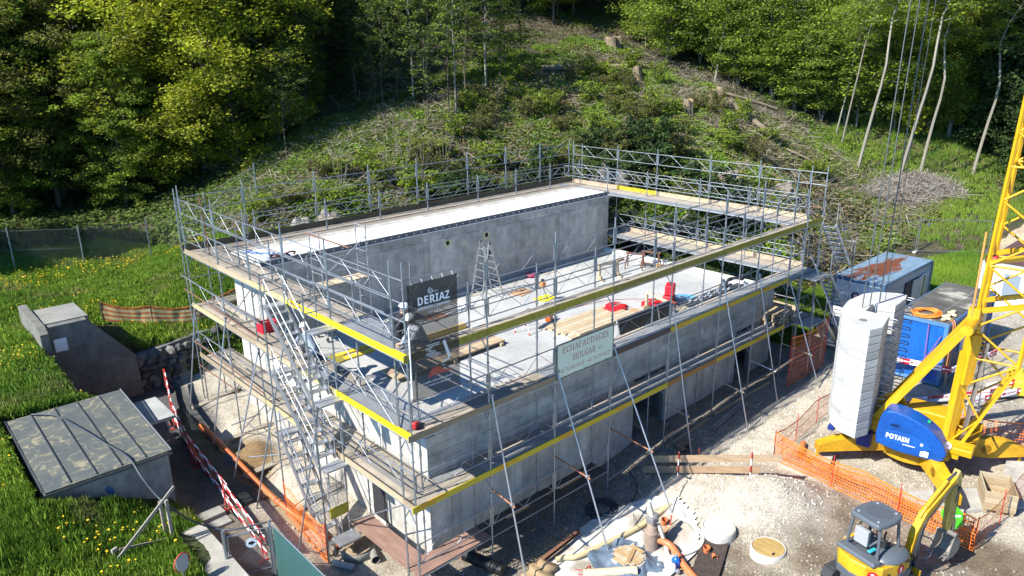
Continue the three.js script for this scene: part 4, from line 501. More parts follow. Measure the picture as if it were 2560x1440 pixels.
{ // small things on the pad
  const pot = (x, z, y, r, tilt, label) => { const o = M('pipe_socket', new THREE.LatheGeometry([[r * 0.82, 0], [r * 0.85, r * 1.6], [r, r * 1.65], [r, r * 2.3], [r * 0.88, r * 2.3], [r * 0.86, r * 1.7]].map((q) => new THREE.Vector2(...q)), 18), PVC); o.material.side = THREE.DoubleSide; o.position.set(x, y, z); o.rotation.set(tilt, 0, tilt * 0.6); tag(o, label, 'pipe fitting'); };
  pot(7.15, 2.5, padY(7.15, 2.5), 0.1, 0.25, 'orange pipe socket standing near a raker foot'); pot(6.95, 4.12, height(6.95, 4.12) + 0.02, 0.1, 0.1, 'orange pipe socket standing on the brown mat'); pot(6.98, 4.35, height(6.98, 4.35) + 0.06, 0.08, 1.3, 'small orange pipe socket tipped over on the brown mat');
  tag(M('timber_offcut', bx(0.4, 0.06, 0.14, 6.95, padY(6.95, 2.7) + 0.03, 2.72, 0.2), wood(0.6, 0.4, 0.22)), 'short orange timber offcut under a raker foot', 'timber');
  const can = T('spray_can', 'red and white spray can lying on the pad', 'spray can', py(6.5, 3.72, 0.04)); M('can_body', cy(0.045, 0.16, 0, 0, 0, 14).rotateZ(1.57), plain(0.5, 0.03, 0.05, 0.35), can); M('can_cap', cy(0.038, 0.06, 0, -0.05, 0, 14).rotateZ(1.57), plain(0.75, 0.75, 0.75, 0.4), can);
  const bl = T('blue_canister', 'blue plastic canister standing at the bottom edge of the pad', 'canister', py(5.95, 3.8)); M('canister_body', new THREE.LatheGeometry([[0.01, 0], [0.11, 0], [0.12, 0.04], [0.12, 0.22], [0.06, 0.28], [0.045, 0.3], [0.045, 0.34], [0.01, 0.35]].map((q) => new THREE.Vector2(...q)), 18), plain(0.01, 0.1, 0.45, 0.35), bl); M('canister_cap', cy(0.05, 0.04, 0, 0.34, 0, 12), plain(0.3, 0.26, 0.2, 0.5), bl);
  const wb = T('white_canister', 'white canister standing beside the blue canister', 'canister', py(5.72, 3.86)); M('canister_body', new THREE.LatheGeometry([[0.01, 0], [0.08, 0], [0.085, 0.03], [0.085, 0.2], [0.04, 0.26], [0.01, 0.28]].map((q) => new THREE.Vector2(...q)), 18), plain(0.75, 0.75, 0.75, 0.4), wb); M('canister_cap', cy(0.03, 0.04, 0, 0.26, 0, 12), plain(0.1, 0.1, 0.12, 0.5), wb);
  const sp = T('sledge_hammer', 'hammer with long wooden handle lying on the brown mat', 'hammer', gy(6.25, 4.15, 0.06), -0.45); M('handle', rod([-0.5, 0, 0], [0.45, 0.03, 0], 0.018), wood(0.55, 0.42, 0.22), sp); M('hammer_head', rbx(0.1, 0.1, 0.24, 0.02, -0.5, 0.02, 0), plain(0.3, 0.3, 0.32, 0.5, 0.4), sp);
  const mt = new THREE.PlaneGeometry(2.3, 0.75, 24, 8), p = mt.attributes.position; for (let i = 0; i < p.count; i++) { const x = p.getX(i), z = p.getY(i), c = 0.84, s = 0.54, X = 6.55 + x * c + z * s, Z = 4.45 - x * s * 0.6 + z * c; p.setXYZ(i, X, Math.max(height(X, Z), padY(X, Z) - 0.03) + 0.045 + 0.05 * wn(X, Z, 150), Z); } mt.computeVertexNormals();
  tag(M('brown_mat', mt, st({ color: lin(0.14, 0.1, 0.085), map: rep(leafTex, 6, 3), bumpMap: rep(concBump, 8, 4), bumpScale: 0.01, roughness: 1, side: THREE.DoubleSide })), 'dark brown felt mat along the edge of the pad', 'mat');
  tag(M('paint_marks', mg([pipe([py(4.05, 1.75, 0.012), py(4.2, 1.95, 0.012), py(4.45, 1.95, 0.012), py(4.3, 2.1, 0.012), py(4.55, 2.2, 0.012)], 0.012, 30, 5), pipe([py(3.95, 1.95, 0.012), py(4.1, 2.15, 0.012), py(4.35, 2.25, 0.012)], 0.012, 20, 5)]), plain(0.55, 0.02, 0.06, 0.6)), 'red spray paint marks on the concrete pad', 'paint mark');
  tag(M('steel_beam', mg([beam(py(3.3, 0.95, 0.1), py(5.3, 0.78, 0.1), 0.1, 0.012), beam(py(3.3, 0.95, 0.2), py(5.3, 0.78, 0.2), 0.1, 0.012), beam(py(3.3, 0.95, 0.15), py(5.3, 0.78, 0.15), 0.012, 0.1)]), RUSTY), 'rusty steel beam lying at the edge of the pad', 'steel beam');
  const bars = []; for (let k = 0; k <= 14; k++) { bars.push(rod(gy(3.1 + k * 0.15, 0.1, 0.1 + 0.05 * Math.sin(k)), gy(3.25 + k * 0.15, 0.72, 0.14 + 0.06 * Math.sin(k + 1)), 0.006, 4)); } for (let k = 0; k <= 5; k++) bars.push(pipe([gy(3.1, 0.1 + k * 0.12, 0.1), gy(4.1, 0.12 + k * 0.12, 0.18), gy(5.2, 0.1 + k * 0.12, 0.12)], 0.006, 16, 4));
  tag(M('rebar_mesh', mg(bars), plain(0.34, 0.24, 0.13, 0.7)), 'tangled reinforcement mesh between scaffold and pad', 'mesh');
  const tp = new THREE.SphereGeometry(0.6, 30, 16), q = tp.attributes.position; for (let i = 0; i < q.count; i++) { const x = q.getX(i), y = q.getY(i), z = q.getZ(i), f = 1 + 0.6 * wn(x * 2 + y, z * 2, 60) + 0.2 * Math.sin(x * 14 + y * 9); q.setXYZ(i, x * f * 0.9, Math.max(-0.05, y * 0.42 * f), z * f * 0.6); } tp.computeVertexNormals();
  const tr = M('brown_tarpaulin', tp, plain(0.3, 0.21, 0.11, 0.85)); tr.position.set(3.25, padY(3.25, 1.1) + 0.02, 1.15); tag(tr, 'bundled brown tarpaulin at the bottom edge', 'tarpaulin');
  const bp = T('corrugated_pipe', 'black corrugated pipe poking out under the lowest deck', 'pipe'), ribs = []; for (let k = 0; k < 24; k++) ribs.push(new THREE.TorusGeometry(0.16, 0.02, 6, 18).translate(0, 0, k * 0.055)); const rb = M('ribbed_wall', mg([cy(0.16, 1.3, 0, 0, 0, 18).rotateX(Math.PI / 2), ...ribs]), plain(0.015, 0.015, 0.016, 0.5), bp); rb.position.set(...gy(2.1, -0.75, 0.22)); rb.rotation.y = 0.25; const en = M('red_end', cy(0.155, 0.3, 0, -0.3, 0, 18).rotateX(Math.PI / 2), plain(0.32, 0.12, 0.1, 0.6), bp); en.position.copy(rb.position); en.rotation.y = 0.25;
  tag(M('black_cable_coil', pipe(Array.from({ length: 70 }, (_, i) => { const a = i * 0.62, r = 0.42 + 0.16 * Math.sin(i * 1.7); return gy(6.7 + r * Math.cos(a), 0.45 + r * 0.9 * Math.sin(a), 0.03 + 0.0012 * i); }), 0.014, 400, 5), plain(0.02, 0.022, 0.025, 0.5)), 'coil of black cable on the gravel below the lowest deck', 'cable');
  tag(M('black_cable_run', pipe([gy(8.9, -0.3, 0.02), gy(8.5, 0.4, 0.02), gy(8.0, 0.8, 0.03), gy(7.3, 1.0, 0.03), gy(6.9, 0.9, 0.03)], 0.014, 50, 5), plain(0.02, 0.022, 0.025, 0.5)), 'black cable trailing from the doorway to the coil', 'cable');
  tag(M('thin_cable', pipe([gy(7.25, 1.25, 0.02), py(6.5, 2.05, 0.18), py(6.6, 2.6, 0.02), py(7.4, 3.0, 0.05), py(7.3, 3.5, 0.02)], 0.008, 60, 5), plain(0.06, 0.06, 0.07, 0.5)), 'thin grey cable crossing the pad over the tan hose', 'cable');
  for (const [x, z, l] of [[6.9, 2.7, 'third'], [10.5, 1.25, 'fourth']]) tag(M('ground_peg', rod(gy(x + 0.3, z, 0), gy(x + 0.28, z + 0.04, 0.45), 0.02), plain(0.5, 0.07, 0.04)), `red ground peg beside the foot of the ${l} raking tube`, 'peg');
  const dp = T('clay_pipes', 'two short brown clay pipes lying in the shade by the doorway sole board', 'pipe'); for (const k of [0, 1]) { const o = M('pipe_piece', new THREE.LatheGeometry([[0.09, 0], [0.11, 0], [0.11, 0.55], [0.09, 0.55], [0.09, 0]].map((q2) => new THREE.Vector2(...q2)), 16), plain(0.2, 0.13, 0.09, 0.8), dp); o.position.set(...gy(10.9 + 0.24 * k, 0.35 - 0.1 * k, 0.1)); o.rotation.set(1.5, 0, 0.5); }
  tag(M('scaffold_tubes', mg([rod(gy(12.6, 0.5, 0.05), gy(15.0, 0.25, 0.05), 0.03), rod(gy(12.7, 0.6, 0.05), gy(15.2, 0.36, 0.05), 0.03), rod(gy(12.65, 0.55, 0.11), gy(15.1, 0.3, 0.11), 0.03)]), GALV), 'bundle of loose scaffold tubes on the ground in the facade shade', 'tubes');
  tag(M('edge_timber', uvm(beam(gy(10.6, 0.08, 0.07), gy(13.3, 0.02, 0.07), 0.08, 0.1)), wood(0.55, 0.42, 0.24)), 'long squared timber lying below the facade doorway', 'timber'); tag(M('edge_timber', uvm(beam(gy(13.7, 0.0, 0.07), gy(17.6, 0.1, 0.07), 0.08, 0.1)), wood(0.58, 0.46, 0.28)), 'long squared timber continuing toward the right doorway', 'timber');
}
{ // loose stones scattered over the yard
  const g = new THREE.IcosahedronGeometry(1, 0), r = rng(808), spots = []; for (let i = 0; spots.length < 20000 && i < 200000; i++) { const x = r() < 0.7 ? rr(-2.4, 16, r) : rr(-2, 32, r), z = r() < 0.75 ? rr(-1, 9.5, r) : rr(-14, 14, r); if (sdYard(x, z) > -0.2 || (x > 1.1 && x < 19.7 && z < -1 && z > -13)) continue; if (x > 3 && x < 7.9 && z > 0.8 && z < 3.7) { if (r() < 0.93) continue; } spots.push([x, z]); }
  const im = new THREE.InstancedMesh(g, st({ roughness: 0.9 }), spots.length), m = new THREE.Matrix4(), q = new THREE.Quaternion(), c = new THREE.Color(); spots.forEach(([x, z], i) => { const s = 0.008 + 0.03 * r() ** 4; q.setFromEuler(new THREE.Euler(r() * 6, r() * 6, r() * 6)); m.compose(V(x, height(x, z) + s * 0.3, z), q, V(s * (0.8 + r()), s * (0.5 + 0.5 * r()), s)); im.setMatrixAt(i, m); const k = 0.65 + 0.4 * r(), yc = yardColor(x, z); c.setRGB(...mixc(yc, [0.5, 0.46, 0.4], 0.3).map((v) => v * k)); im.setColorAt(i, c); });
  shade(im); im.name = 'gravel_stones'; tag(im, 'loose pale stones strewn over the yard ground', null, null, 'stuff'); scene.add(im);
}

// ---------- tower crane base ----------
const CY = paint(0.8, 0.42, 0.008, 0.4), CY2 = paint(0.68, 0.36, 0.012, 0.5), DKG = plain(0.1, 0.105, 0.11, 0.7), RUBB = plain(0.03, 0.03, 0.032, 0.8);
{
  const t = T('tower_crane', 'yellow self erecting tower crane with blue machinery cowl at the right', 'crane', [15.5, 0, 6.4], 0.14), C = Math.cos(0.14), S = Math.sin(0.14);
  const L = (x, z) => { const dx = x - 15.5, dz = z - 6.4; return [dx * C - dz * S, dx * S + dz * C]; };
  const feet = [[13.35, 4.2], [13.2, 8.4], [17.4, 9.0], [17.5, 4.6]];
  feet.forEach(([x, z], i) => {
    const [lx, lz] = L(x, z), g = height(x, z), d = V(lx, 0, lz).normalize(), len = Math.hypot(lx, lz), y0 = 0.62;
    const leg = extr([[0.3, y0 + 0.05], [len - 0.9, y0 - 0.02], [len + 0.05, g + 0.48], [len + 0.05, g + 0.72], [len - 0.5, g + 0.92], [0.9, 1.3], [0.3, 1.3]], 0.34, 0.015).translate(0, 0, -0.17); leg.rotateY(-Math.atan2(lz, lx)); M('crane_leg', leg, i % 2 ? CY : CY2, t);
    const st2 = extr([[len - 1.6, 0], [len - 0.15, 0], [len - 0.15, 0.012], [len - 1.6, 0.012]], 0.16).translate(0, 0, -0.08); st2.rotateZ(-Math.atan2(0.36, 2.2) * 0.62); st2.rotateY(-Math.atan2(lz, lx)); const o = M('anti_slip_strip', st2, plain(0.12, 0.12, 0.11, 0.9), t); o.position.y = 1.05 + 0.05;
    const ds = M('leg_socket', cy(0.16, 0.02, 0, 0, 0, 20).rotateX(Math.PI / 2), plain(0.3, 0.16, 0.01, 0.6), t); ds.position.set(d.x * (len - 1.1) - 0.165 * d.z, y0 + 0.28, d.z * (len - 1.1) + 0.165 * d.x); ds.rotation.y = -Math.atan2(lz, lx);
    M('foot_jack', mg([cy(0.05, 0.5, lx, g + 0.05, lz, 12), cy(0.2, 0.04, lx, g + 0.04, lz, 20), bx(0.5, 0.03, 0.5, lx, g + 0.015, lz)]), CY2, t);
  });
  M('slewing_ring', mg([cy(0.75, 0.28, 0, 1.02, 0, 36), cy(0.85, 0.1, 0, 0.95, 0, 36)]), CY2, t);
  M('leg_hub', mg([cy(1.0, 0.42, 0, 0.56, 0, 24), cy(0.11, 0.05, -0.65, 0.99, 0.6, 16)]), CY2, t);
  M('platform', mg([rbx(1.9, 0.22, 4.2, 0.03, 0, 1.4, -0.35), bx(0.14, 0.34, 4.2, -0.85, 1.55, -0.35), bx(0.14, 0.34, 4.2, 0.85, 1.55, -0.35), bx(2.6, 0.2, 0.5, 0, 1.34, -1.9)]), CY, t);
  M('winch_box', rbx(0.9, 0.6, 1.3, 0.04, 0.3, 1.8, 0.3), CY, t); M('cable_drum', cy(0.32, 0.7, 0, 0, 0, 24).rotateZ(Math.PI / 2).translate(0.5, 1.9, -0.8), plain(0.14, 0.13, 0.12, 0.6), t); M('drum_guard', extr([[-0.6, 0], [0.5, 0], [0.5, 0.5], [0.3, 1.0], [-0.1, 1.1], [-0.45, 0.8], [-0.6, 0.4]], 0.06).rotateY(-Math.PI / 2).translate(-0.35, 1.5, -0.7), CY, t);
  // cowl
  const blue = paint(0.006, 0.09, 0.38, 0.35), pr = [[-0.95, 1.18], [-0.98, 1.55], [-0.86, 2.3], [-0.6, 2.46], [-0.1, 2.42], [0.5, 2.2], [1.0, 1.8], [1.22, 1.42], [1.18, 1.25], [1.0, 1.1], [-0.3, 1.06]], sh = new THREE.Shape(); sh.moveTo(...pr[0]); sh.splineThru(pr.slice(1).map((p) => new THREE.Vector2(...p))); sh.closePath();
  M('machinery_cowl', new THREE.ExtrudeGeometry(sh, { depth: 0.7, bevelEnabled: true, bevelSize: 0.06, bevelThickness: 0.06, bevelSegments: 3, curveSegments: 24 }).rotateY(-Math.PI / 2).translate(-0.72, 0, 0), blue, t);
  M('cowl_recess', extr([[-0.7, 1.33], [0.55, 1.3], [0.85, 1.44], [0.62, 1.66], [0.2, 1.78], [-0.2, 1.8], [-0.7, 1.74]], 0.012, 0.004).rotateY(-Math.PI / 2).translate(-1.486, 0, 0), paint(0.01, 0.11, 0.44, 0.35), t);
  const dec = (name, w, h, x, y, z, draw, cw = 512, ch = 128) => { const m = st({ roughness: 0.45, map: canvas(cw, ch, draw), transparent: false, alphaTest: 0.5 }); const o = M(name, new THREE.PlaneGeometry(w, h).rotateY(-Math.PI / 2), m, t); o.position.set(x, y, z); return o; };
  dec('cowl_lettering', 0.98, 0.3, -1.525, 1.57, -0.22, (c) => { c.clearRect(0, 0, 512, 128); c.fillStyle = '#fff'; c.font = 'bold 112px sans-serif'; c.textBaseline = 'middle'; c.fillText('POTAIN', 8, 62, 496); });
  dec('cowl_byline', 0.42, 0.09, -1.525, 1.385, 0.1, (c) => { c.clearRect(0, 0, 512, 128); c.fillStyle = '#fff'; c.font = 'italic bold 92px sans-serif'; c.textBaseline = 'middle'; c.fillText('by Manitowoc', 4, 64, 504); });
  dec('cowl_number', 0.4, 0.13, -1.504, 2.02, -0.4, (c) => { c.clearRect(0, 0, 512, 128); c.fillStyle = '#0a1020'; c.font = 'bold 118px sans-serif'; c.textBaseline = 'middle'; c.fillText('820669', 8, 64, 496); });
  dec('cowl_badge', 0.26, 0.22, -1.5, 1.22, 0.62, (c) => { c.fillStyle = '#eef4f4'; c.fillRect(0, 0, 256, 220); c.fillStyle = '#1d8a86'; c.font = 'italic bold 120px sans-serif'; c.textBaseline = 'middle'; c.fillText('Gff', 30, 112, 200); }, 256, 220);
  M('round_latch', cy(0.05, 0.015, 0, 0, 0, 16).rotateZ(Math.PI / 2).translate(-1.51, 1.55, 0.5), plain(0.75, 0.75, 0.75), t);
  M('beacon_lamp', cy(0.05, 0.08, -1.0, 2.25, 0.55, 12), plain(0.02, 0.35, 0.1, 0.4), t);
  for (const c of t.children) if (/cowl|latch|beacon/.test(c.name)) { c.scale.setScalar(0.87); c.position.sub(V(-1.1, 1.75, 0.12)).multiplyScalar(0.87).add(V(-1.14, 1.75, 0.12)); }
  // mast: leaning a touch outward, four chords and bracing on each side
  const x0 = -0.8, x1 = 0.5, z0 = 1.05, z1 = 2.35, top = 15, ln = (y) => (y - 1.3) * 0.042, q = (x, y, z) => [x + ln(y) * 0.8, y, z + ln(y) * 0.6], ch = 0.085;
  M('mast_foot_column', mg([beam(q(x0, 0.95, z0 - 0.05), q(x0, 4.6, z0 - 0.05), 0.24, 0.26), beam(q(x0, 3.6, z0 + 0.05), q(x0, 5.2, z0 + 0.05), 0.3, 0.32)]), CY, t);
  for (const [x, z, y] of [[x0, z0, 1.2], [x1, z0, 1.3], [x0, z1, 4.4], [x1, z1, 4.4]]) M('mast_chord', beam(q(x, y, z), q(x, top, z), ch, ch), CY, t);
  for (const x of [x0, x1]) M('mast_chord', beam(q(x, 1.25, z0 + 0.2), q(x, 4.4, z1), ch, ch), CY, t);
  M('mast_foot_pivot', mg([bx(1.5, 0.16, 0.5, (x0 + x1) / 2, 1.2, z0 + 0.1), bx(0.1, 0.5, 0.4, x0 - 0.02, 1.35, z0), bx(0.1, 0.5, 0.4, x1 + 0.02, 1.35, z0)]), CY, t);
  for (const [a, b] of [[[x0, z0], [x1, z0]], [[x1, z0], [x1, z1]], [[x1, z1], [x0, z1]], [[x0, z1], [x0, z0]]]) for (let y = 1.6, k = 0; y < top - 1; y += 0.95, k++) {
    const zc = (y2, z) => (z === z1 && y2 < 4.4 ? lerp(z0 + 0.2, z1, (y2 - 1.25) / 3.15) : z), A = k % 2 ? a : b, B2 = k % 2 ? b : a;
    M('mast_brace', rod(q(A[0], y, zc(y, A[1])), q(B2[0], y + 0.95, zc(y + 0.95, B2[1])), 0.033, 6), CY, t); if (k % 3 === 0) M('mast_strut', rod(q(a[0], y, zc(y, a[1])), q(b[0], y, zc(y, b[1])), 0.036, 6), CY, t);
  }
  M('erection_strut', beam([-0.72, 1.6, -1.15], q(-0.8, 5.6, 1.0), 0.2, 0.26), CY, t); M('erection_strut', beam([0.72, 1.6, -1.15], q(0.5, 5.6, 1.0), 0.2, 0.26), CY, t);
  M('strut_pin', mg([cy(0.16, 1.75, 0, 0, 0, 16).rotateZ(Math.PI / 2).translate(...q(-0.98 + 0.83, 5.6, 1.0)), bx(0.3, 0.62, 0.3, q(-0.82, 5.7, 0.95)[0], 5.7, 1.1)]), CY, t);
  for (const y of [5.9, 7.4]) for (const x of [x0, x1]) M('tie_bar', beam(q(x, y, z0), [x + 1.6, y + 0.75, z1 + 2.2], 0.1, 0.14), CY, t);
  M('hydraulic_ram', rod(q(x0 + 0.35, 1.4, z0 + 0.3), q(x0 + 0.3, 4.9, z0 + 0.4), 0.07, 14), plain(0.5, 0.5, 0.5, 0.25, 0.9), t);
  M('pendant_rod', rod(q(x0 - 0.16, 5.5, z0 - 0.1), q(x0 - 0.2, 8.3, z0 - 0.2), 0.03, 8), plain(0.5, 0.22, 0.05, 0.6), t);
  const lad = []; for (const x of [0, 0.36]) lad.push(rod([x, 0.4, 0], [x, 4.6, 0], 0.02, 6)); for (let y = 0.6; y < 4.5; y += 0.28) lad.push(rod([0, y, 0], [0.36, y, 0], 0.014, 6)); for (let y = 2.2; y < 4.6; y += 0.75) lad.push(new THREE.TorusGeometry(0.34, 0.012, 6, 20, Math.PI).rotateX(-Math.PI / 2).translate(0.18, y, 0.02)); const la = M('access_ladder', mg(lad), ALU, t); la.position.set(0.95, 0, 1.6); la.rotation.y = 0.75; la.rotation.z = -0.06;
  M('red_floodlight', rbx(0.36, 0.22, 0.3, 0.05, q(x0 + 0.2, 7.4, z0)[0], 7.45, z0 + 0.2), plain(0.45, 0.02, 0.03, 0.4), t);
  M('warning_disc', cy(0.12, 0.02, 0, 0, 0, 20).rotateZ(Math.PI / 2).translate(x0 - 0.18, 1.55, z0 + 0.02), st({ roughness: 0.5, map: canvas(64, 64, (c) => { c.fillStyle = '#eee'; c.fillRect(0, 0, 64, 64); c.fillStyle = '#c81e1e'; c.beginPath(); c.arc(32, 32, 14, 0, 7); c.fill(); }) }), t);
  // suspension ropes from the ballast upwards
  for (const [x, z, dx] of [[-0.15, -2.1, 0.0], [0.15, -1.95, 0.25], [0.75, -1.8, -0.1], [1.05, -1.7, 0.3]]) M('suspension_rope', rod([x, 5.2, z], [x + 0.55 + dx, 26, z + 0.2], x > 0.5 && dx > 0 ? 0.009 : 0.019, 6), plain(0.1, 0.105, 0.1, 0.6, 0.3), t);
  // ballast slabs, each its own piece
  const pl = [[-2.1, -1.35], [-1.9, -1.9], [-1.45, -2.32], [-0.7, -2.6], [0.4, -2.68], [1.4, -2.5], [1.95, -2.15], [2.2, -1.6], [2.2, -1.28], [1.75, -1.22], [0.7, -1.3], [0.55, -1.95], [-0.35, -1.95], [-0.5, -1.2], [-1.6, -1.12]], shp = new THREE.Shape(pl.map((p) => new THREE.Vector2(p[0], -p[1]))), bg = new THREE.ExtrudeGeometry(shp, { depth: 0.225, bevelEnabled: true, bevelSize: 0.014, bevelThickness: 0.014, bevelSegments: 1 }).rotateX(-Math.PI / 2);
  const loopG = new THREE.TubeGeometry(new THREE.CatmullRomCurve3([V(0, 0, -0.05), V(0, 0, 0.14), V(0.02, -0.02, 0.19), V(0.16, -0.02, 0.19), V(0.2, 0, 0.14), V(0.2, 0, -0.05)], false, 'centripetal'), 16, 0.014, 6), CB = [conc(0.56, 0.555, 0.53), conc(0.5, 0.495, 0.475), conc(0.6, 0.59, 0.565)];
  for (let k = 0; k < 14; k++) { const g = uvm(bg.clone(), 1, k * 0.23, k * 0.41), o = M('ballast_slab', g, CB[(k * 5 + (k >> 2)) % 3], t); o.position.y = 1.46 + k * 0.267; for (const [x, z, r] of [[-0.72, -1.17, 0.1], [1.9, -1.25, 0.05]]) { const l = M('lifting_loop', loopG, GALV, o); l.position.set(x, 0.15, z + 0.02); l.rotation.y = r; l.scale.setScalar(1.35); } }
  M('top_recess', cy(0.12, 0.01, -1.35, 1.46 + 13 * 0.267 + 0.24, -1.75, 16), C_CORE, t);
  M('ballast_frame', mg([bx(3.4, 0.14, 0.2, 0, 1.36, -1.5), bx(3.4, 0.14, 0.2, 0, 1.36, -2.2), bx(0.4, 0.5, 0.5, -1.1, 1.1, -1.3)]), paint(0.01, 0.04, 0.22), t);
}
// concrete pads and timber crates by the crane
for (const [x, z, w, d, ry, lb] of [[13.45, 4.35, 0.9, 0.6, 0.3, 'grey concrete block under the left crane foot'], [16.6, 9.15, 1.9, 0.7, 0.15, 'long pale concrete block under the right crane foot'], [13.15, 8.35, 0.7, 0.7, 0.2, 'flat concrete block under the front crane foot']]) tag(M('concrete_block', uvm(rbx(w, 0.3, d, 0.02, x, height(x, z) + 0.08, z, ry)), C_WALL2), lb, 'concrete block');
tag(M('concrete_slab_strip', uvm(bx(1.1, 0.1, 3.6, 14.5, height(14.5, 8.6) + 0.03, 8.6, 0.9)), conc(0.5, 0.48, 0.44)), 'pale concrete strip on the ground beside the timber crate', 'concrete slab');
{
  const t = T('timber_crate', 'open pallet crate of pale boards inside the orange fencing', 'crate', [14.75, height(14.75, 9.1), 9.1], 0.42), W = [wood(0.55, 0.44, 0.28), wood(0.5, 0.39, 0.24), wood(0.6, 0.5, 0.34)];
  for (let r = 0; r < 3; r++) { for (const s of [-1, 1]) { M('crate_board', uvm(bx(1.2, 0.185, 0.025, 0, 0.24 + r * 0.195, s * 0.4)), W[(r + s + 1) % 3], t); M('crate_board', uvm(bx(0.025, 0.185, 0.78, s * 0.59, 0.24 + r * 0.195, 0)), W[(r + s + 2) % 3], t); } } for (let k = 0; k < 5; k++) M('floor_board', uvm(bx(1.2, 0.022, 0.14, 0, 0.13, -0.32 + k * 0.16)), W[k % 3], t); for (const z of [-0.34, 0, 0.34]) for (const x of [-0.5, 0, 0.5]) M('pallet_block', bx(0.14, 0.1, 0.1, x, 0.06, z), W[1], t);
  tag(M('dark_board', uvm(bx(0.85, 0.05, 0.5, 13.9, height(13.9, 8.0) + 0.18, 7.9, 0.3, 0.35)), wood(0.2, 0.17, 0.13)), 'dark weathered panel leaning near the front crane leg', 'board');
}
// orange safety fencing round the crane
const ORN = plain(0.78, 0.17, 0.015, 0.6);
function orangeNet(label, a, b, group, h0 = 0.95, drop = 0, mesh = 0.085) {
  const t = T('safety_fence', label, 'fence', [0, 0, 0], 0, group), L = Math.hypot(b[0] - a[0], b[1] - a[1]), n = Math.round(L / mesh), g = [], P = (u, v) => { const x = lerp(a[0], b[0], u), z = lerp(a[1], b[1], u), sag = 0.12 * Math.abs(Math.sin(u * L * 1.05)), w = 0.07 * wn(u * 6 + a[0], v * 2, 60); return V(x + w + 0.05 * wn(u * 14, v * 4, 50), height(x, z) + 0.03 + v * (h0 - sag * (0.5 + v)) + drop * v * u, z + w); };
  const quad = (p, q2, w, up) => { const d = up ? V(b[0] - a[0], 0, b[1] - a[1]).normalize().multiplyScalar(w) : V(0, w, 0); const gq = new THREE.BufferGeometry(); gq.setAttribute('position', new THREE.BufferAttribute(new Float32Array([...p.toArray(), ...q2.toArray(), ...q2.clone().add(d).toArray(), ...p.toArray(), ...q2.clone().add(d).toArray(), ...p.clone().add(d).toArray()]), 3)); gq.computeVertexNormals(); gq.setAttribute('uv', new THREE.BufferAttribute(new Float32Array(12), 2)); return gq; };
  const rows = 9; for (let i = 0; i <= n; i++) for (let r = 0; r < rows; r++) { const u = i / n, v = r / rows; if (i < n) g.push(quad(P(u, v), P(u + 1 / n, v), r === 0 || r === 5 ? 0.04 : 0.016, false)); g.push(quad(P(u, v), P(u, v + 1 / rows), 0.013, true)); } for (let i = 0; i < n; i++) g.push(quad(P(i / n, 1), P((i + 1) / n, 1), 0.055, false));
  const m = ORN.clone(); m.side = THREE.DoubleSide; M('net', mg(g), m, t); const k = Math.max(1, Math.round(L / 2)); for (let i = 0; i <= k; i++) { const x = lerp(a[0], b[0], i / k), z = lerp(a[1], b[1], i / k); M('net_post', cy(0.014, h0 + 0.15, x, height(x, z), z, 6), plain(0.5, 0.04, 0.02), t); } return t;
}
const OG = 'orange safety fencing round the crane';
orangeNet('orange safety fencing along the building side of the crane', [12.4, 3.15], [17.4, 2.95], OG); orangeNet('orange safety fencing on the left of the crane behind the excavator', [12.4, 3.15], [11.95, 9.35], OG, 1.0); orangeNet('second orange fencing layer sagging behind the excavator', [12.62, 3.3], [12.2, 9.2], OG, 0.7); orangeNet('orange safety fencing along the front of the crane beside the crate', [11.95, 9.35], [17.6, 9.75], OG, 1.0); orangeNet('orange safety fencing behind the crane mast', [17.4, 2.95], [18.8, 9.4], OG, 0.9);
tag(M('pipe_offcut', pipe([gy(13.1, 3.75, 0.1), gy(14.0, 3.4, 0.1)], 0.1, 4, 14), PVC), 'orange pipe offcut lying inside the fencing near the crane leg', 'pipe');

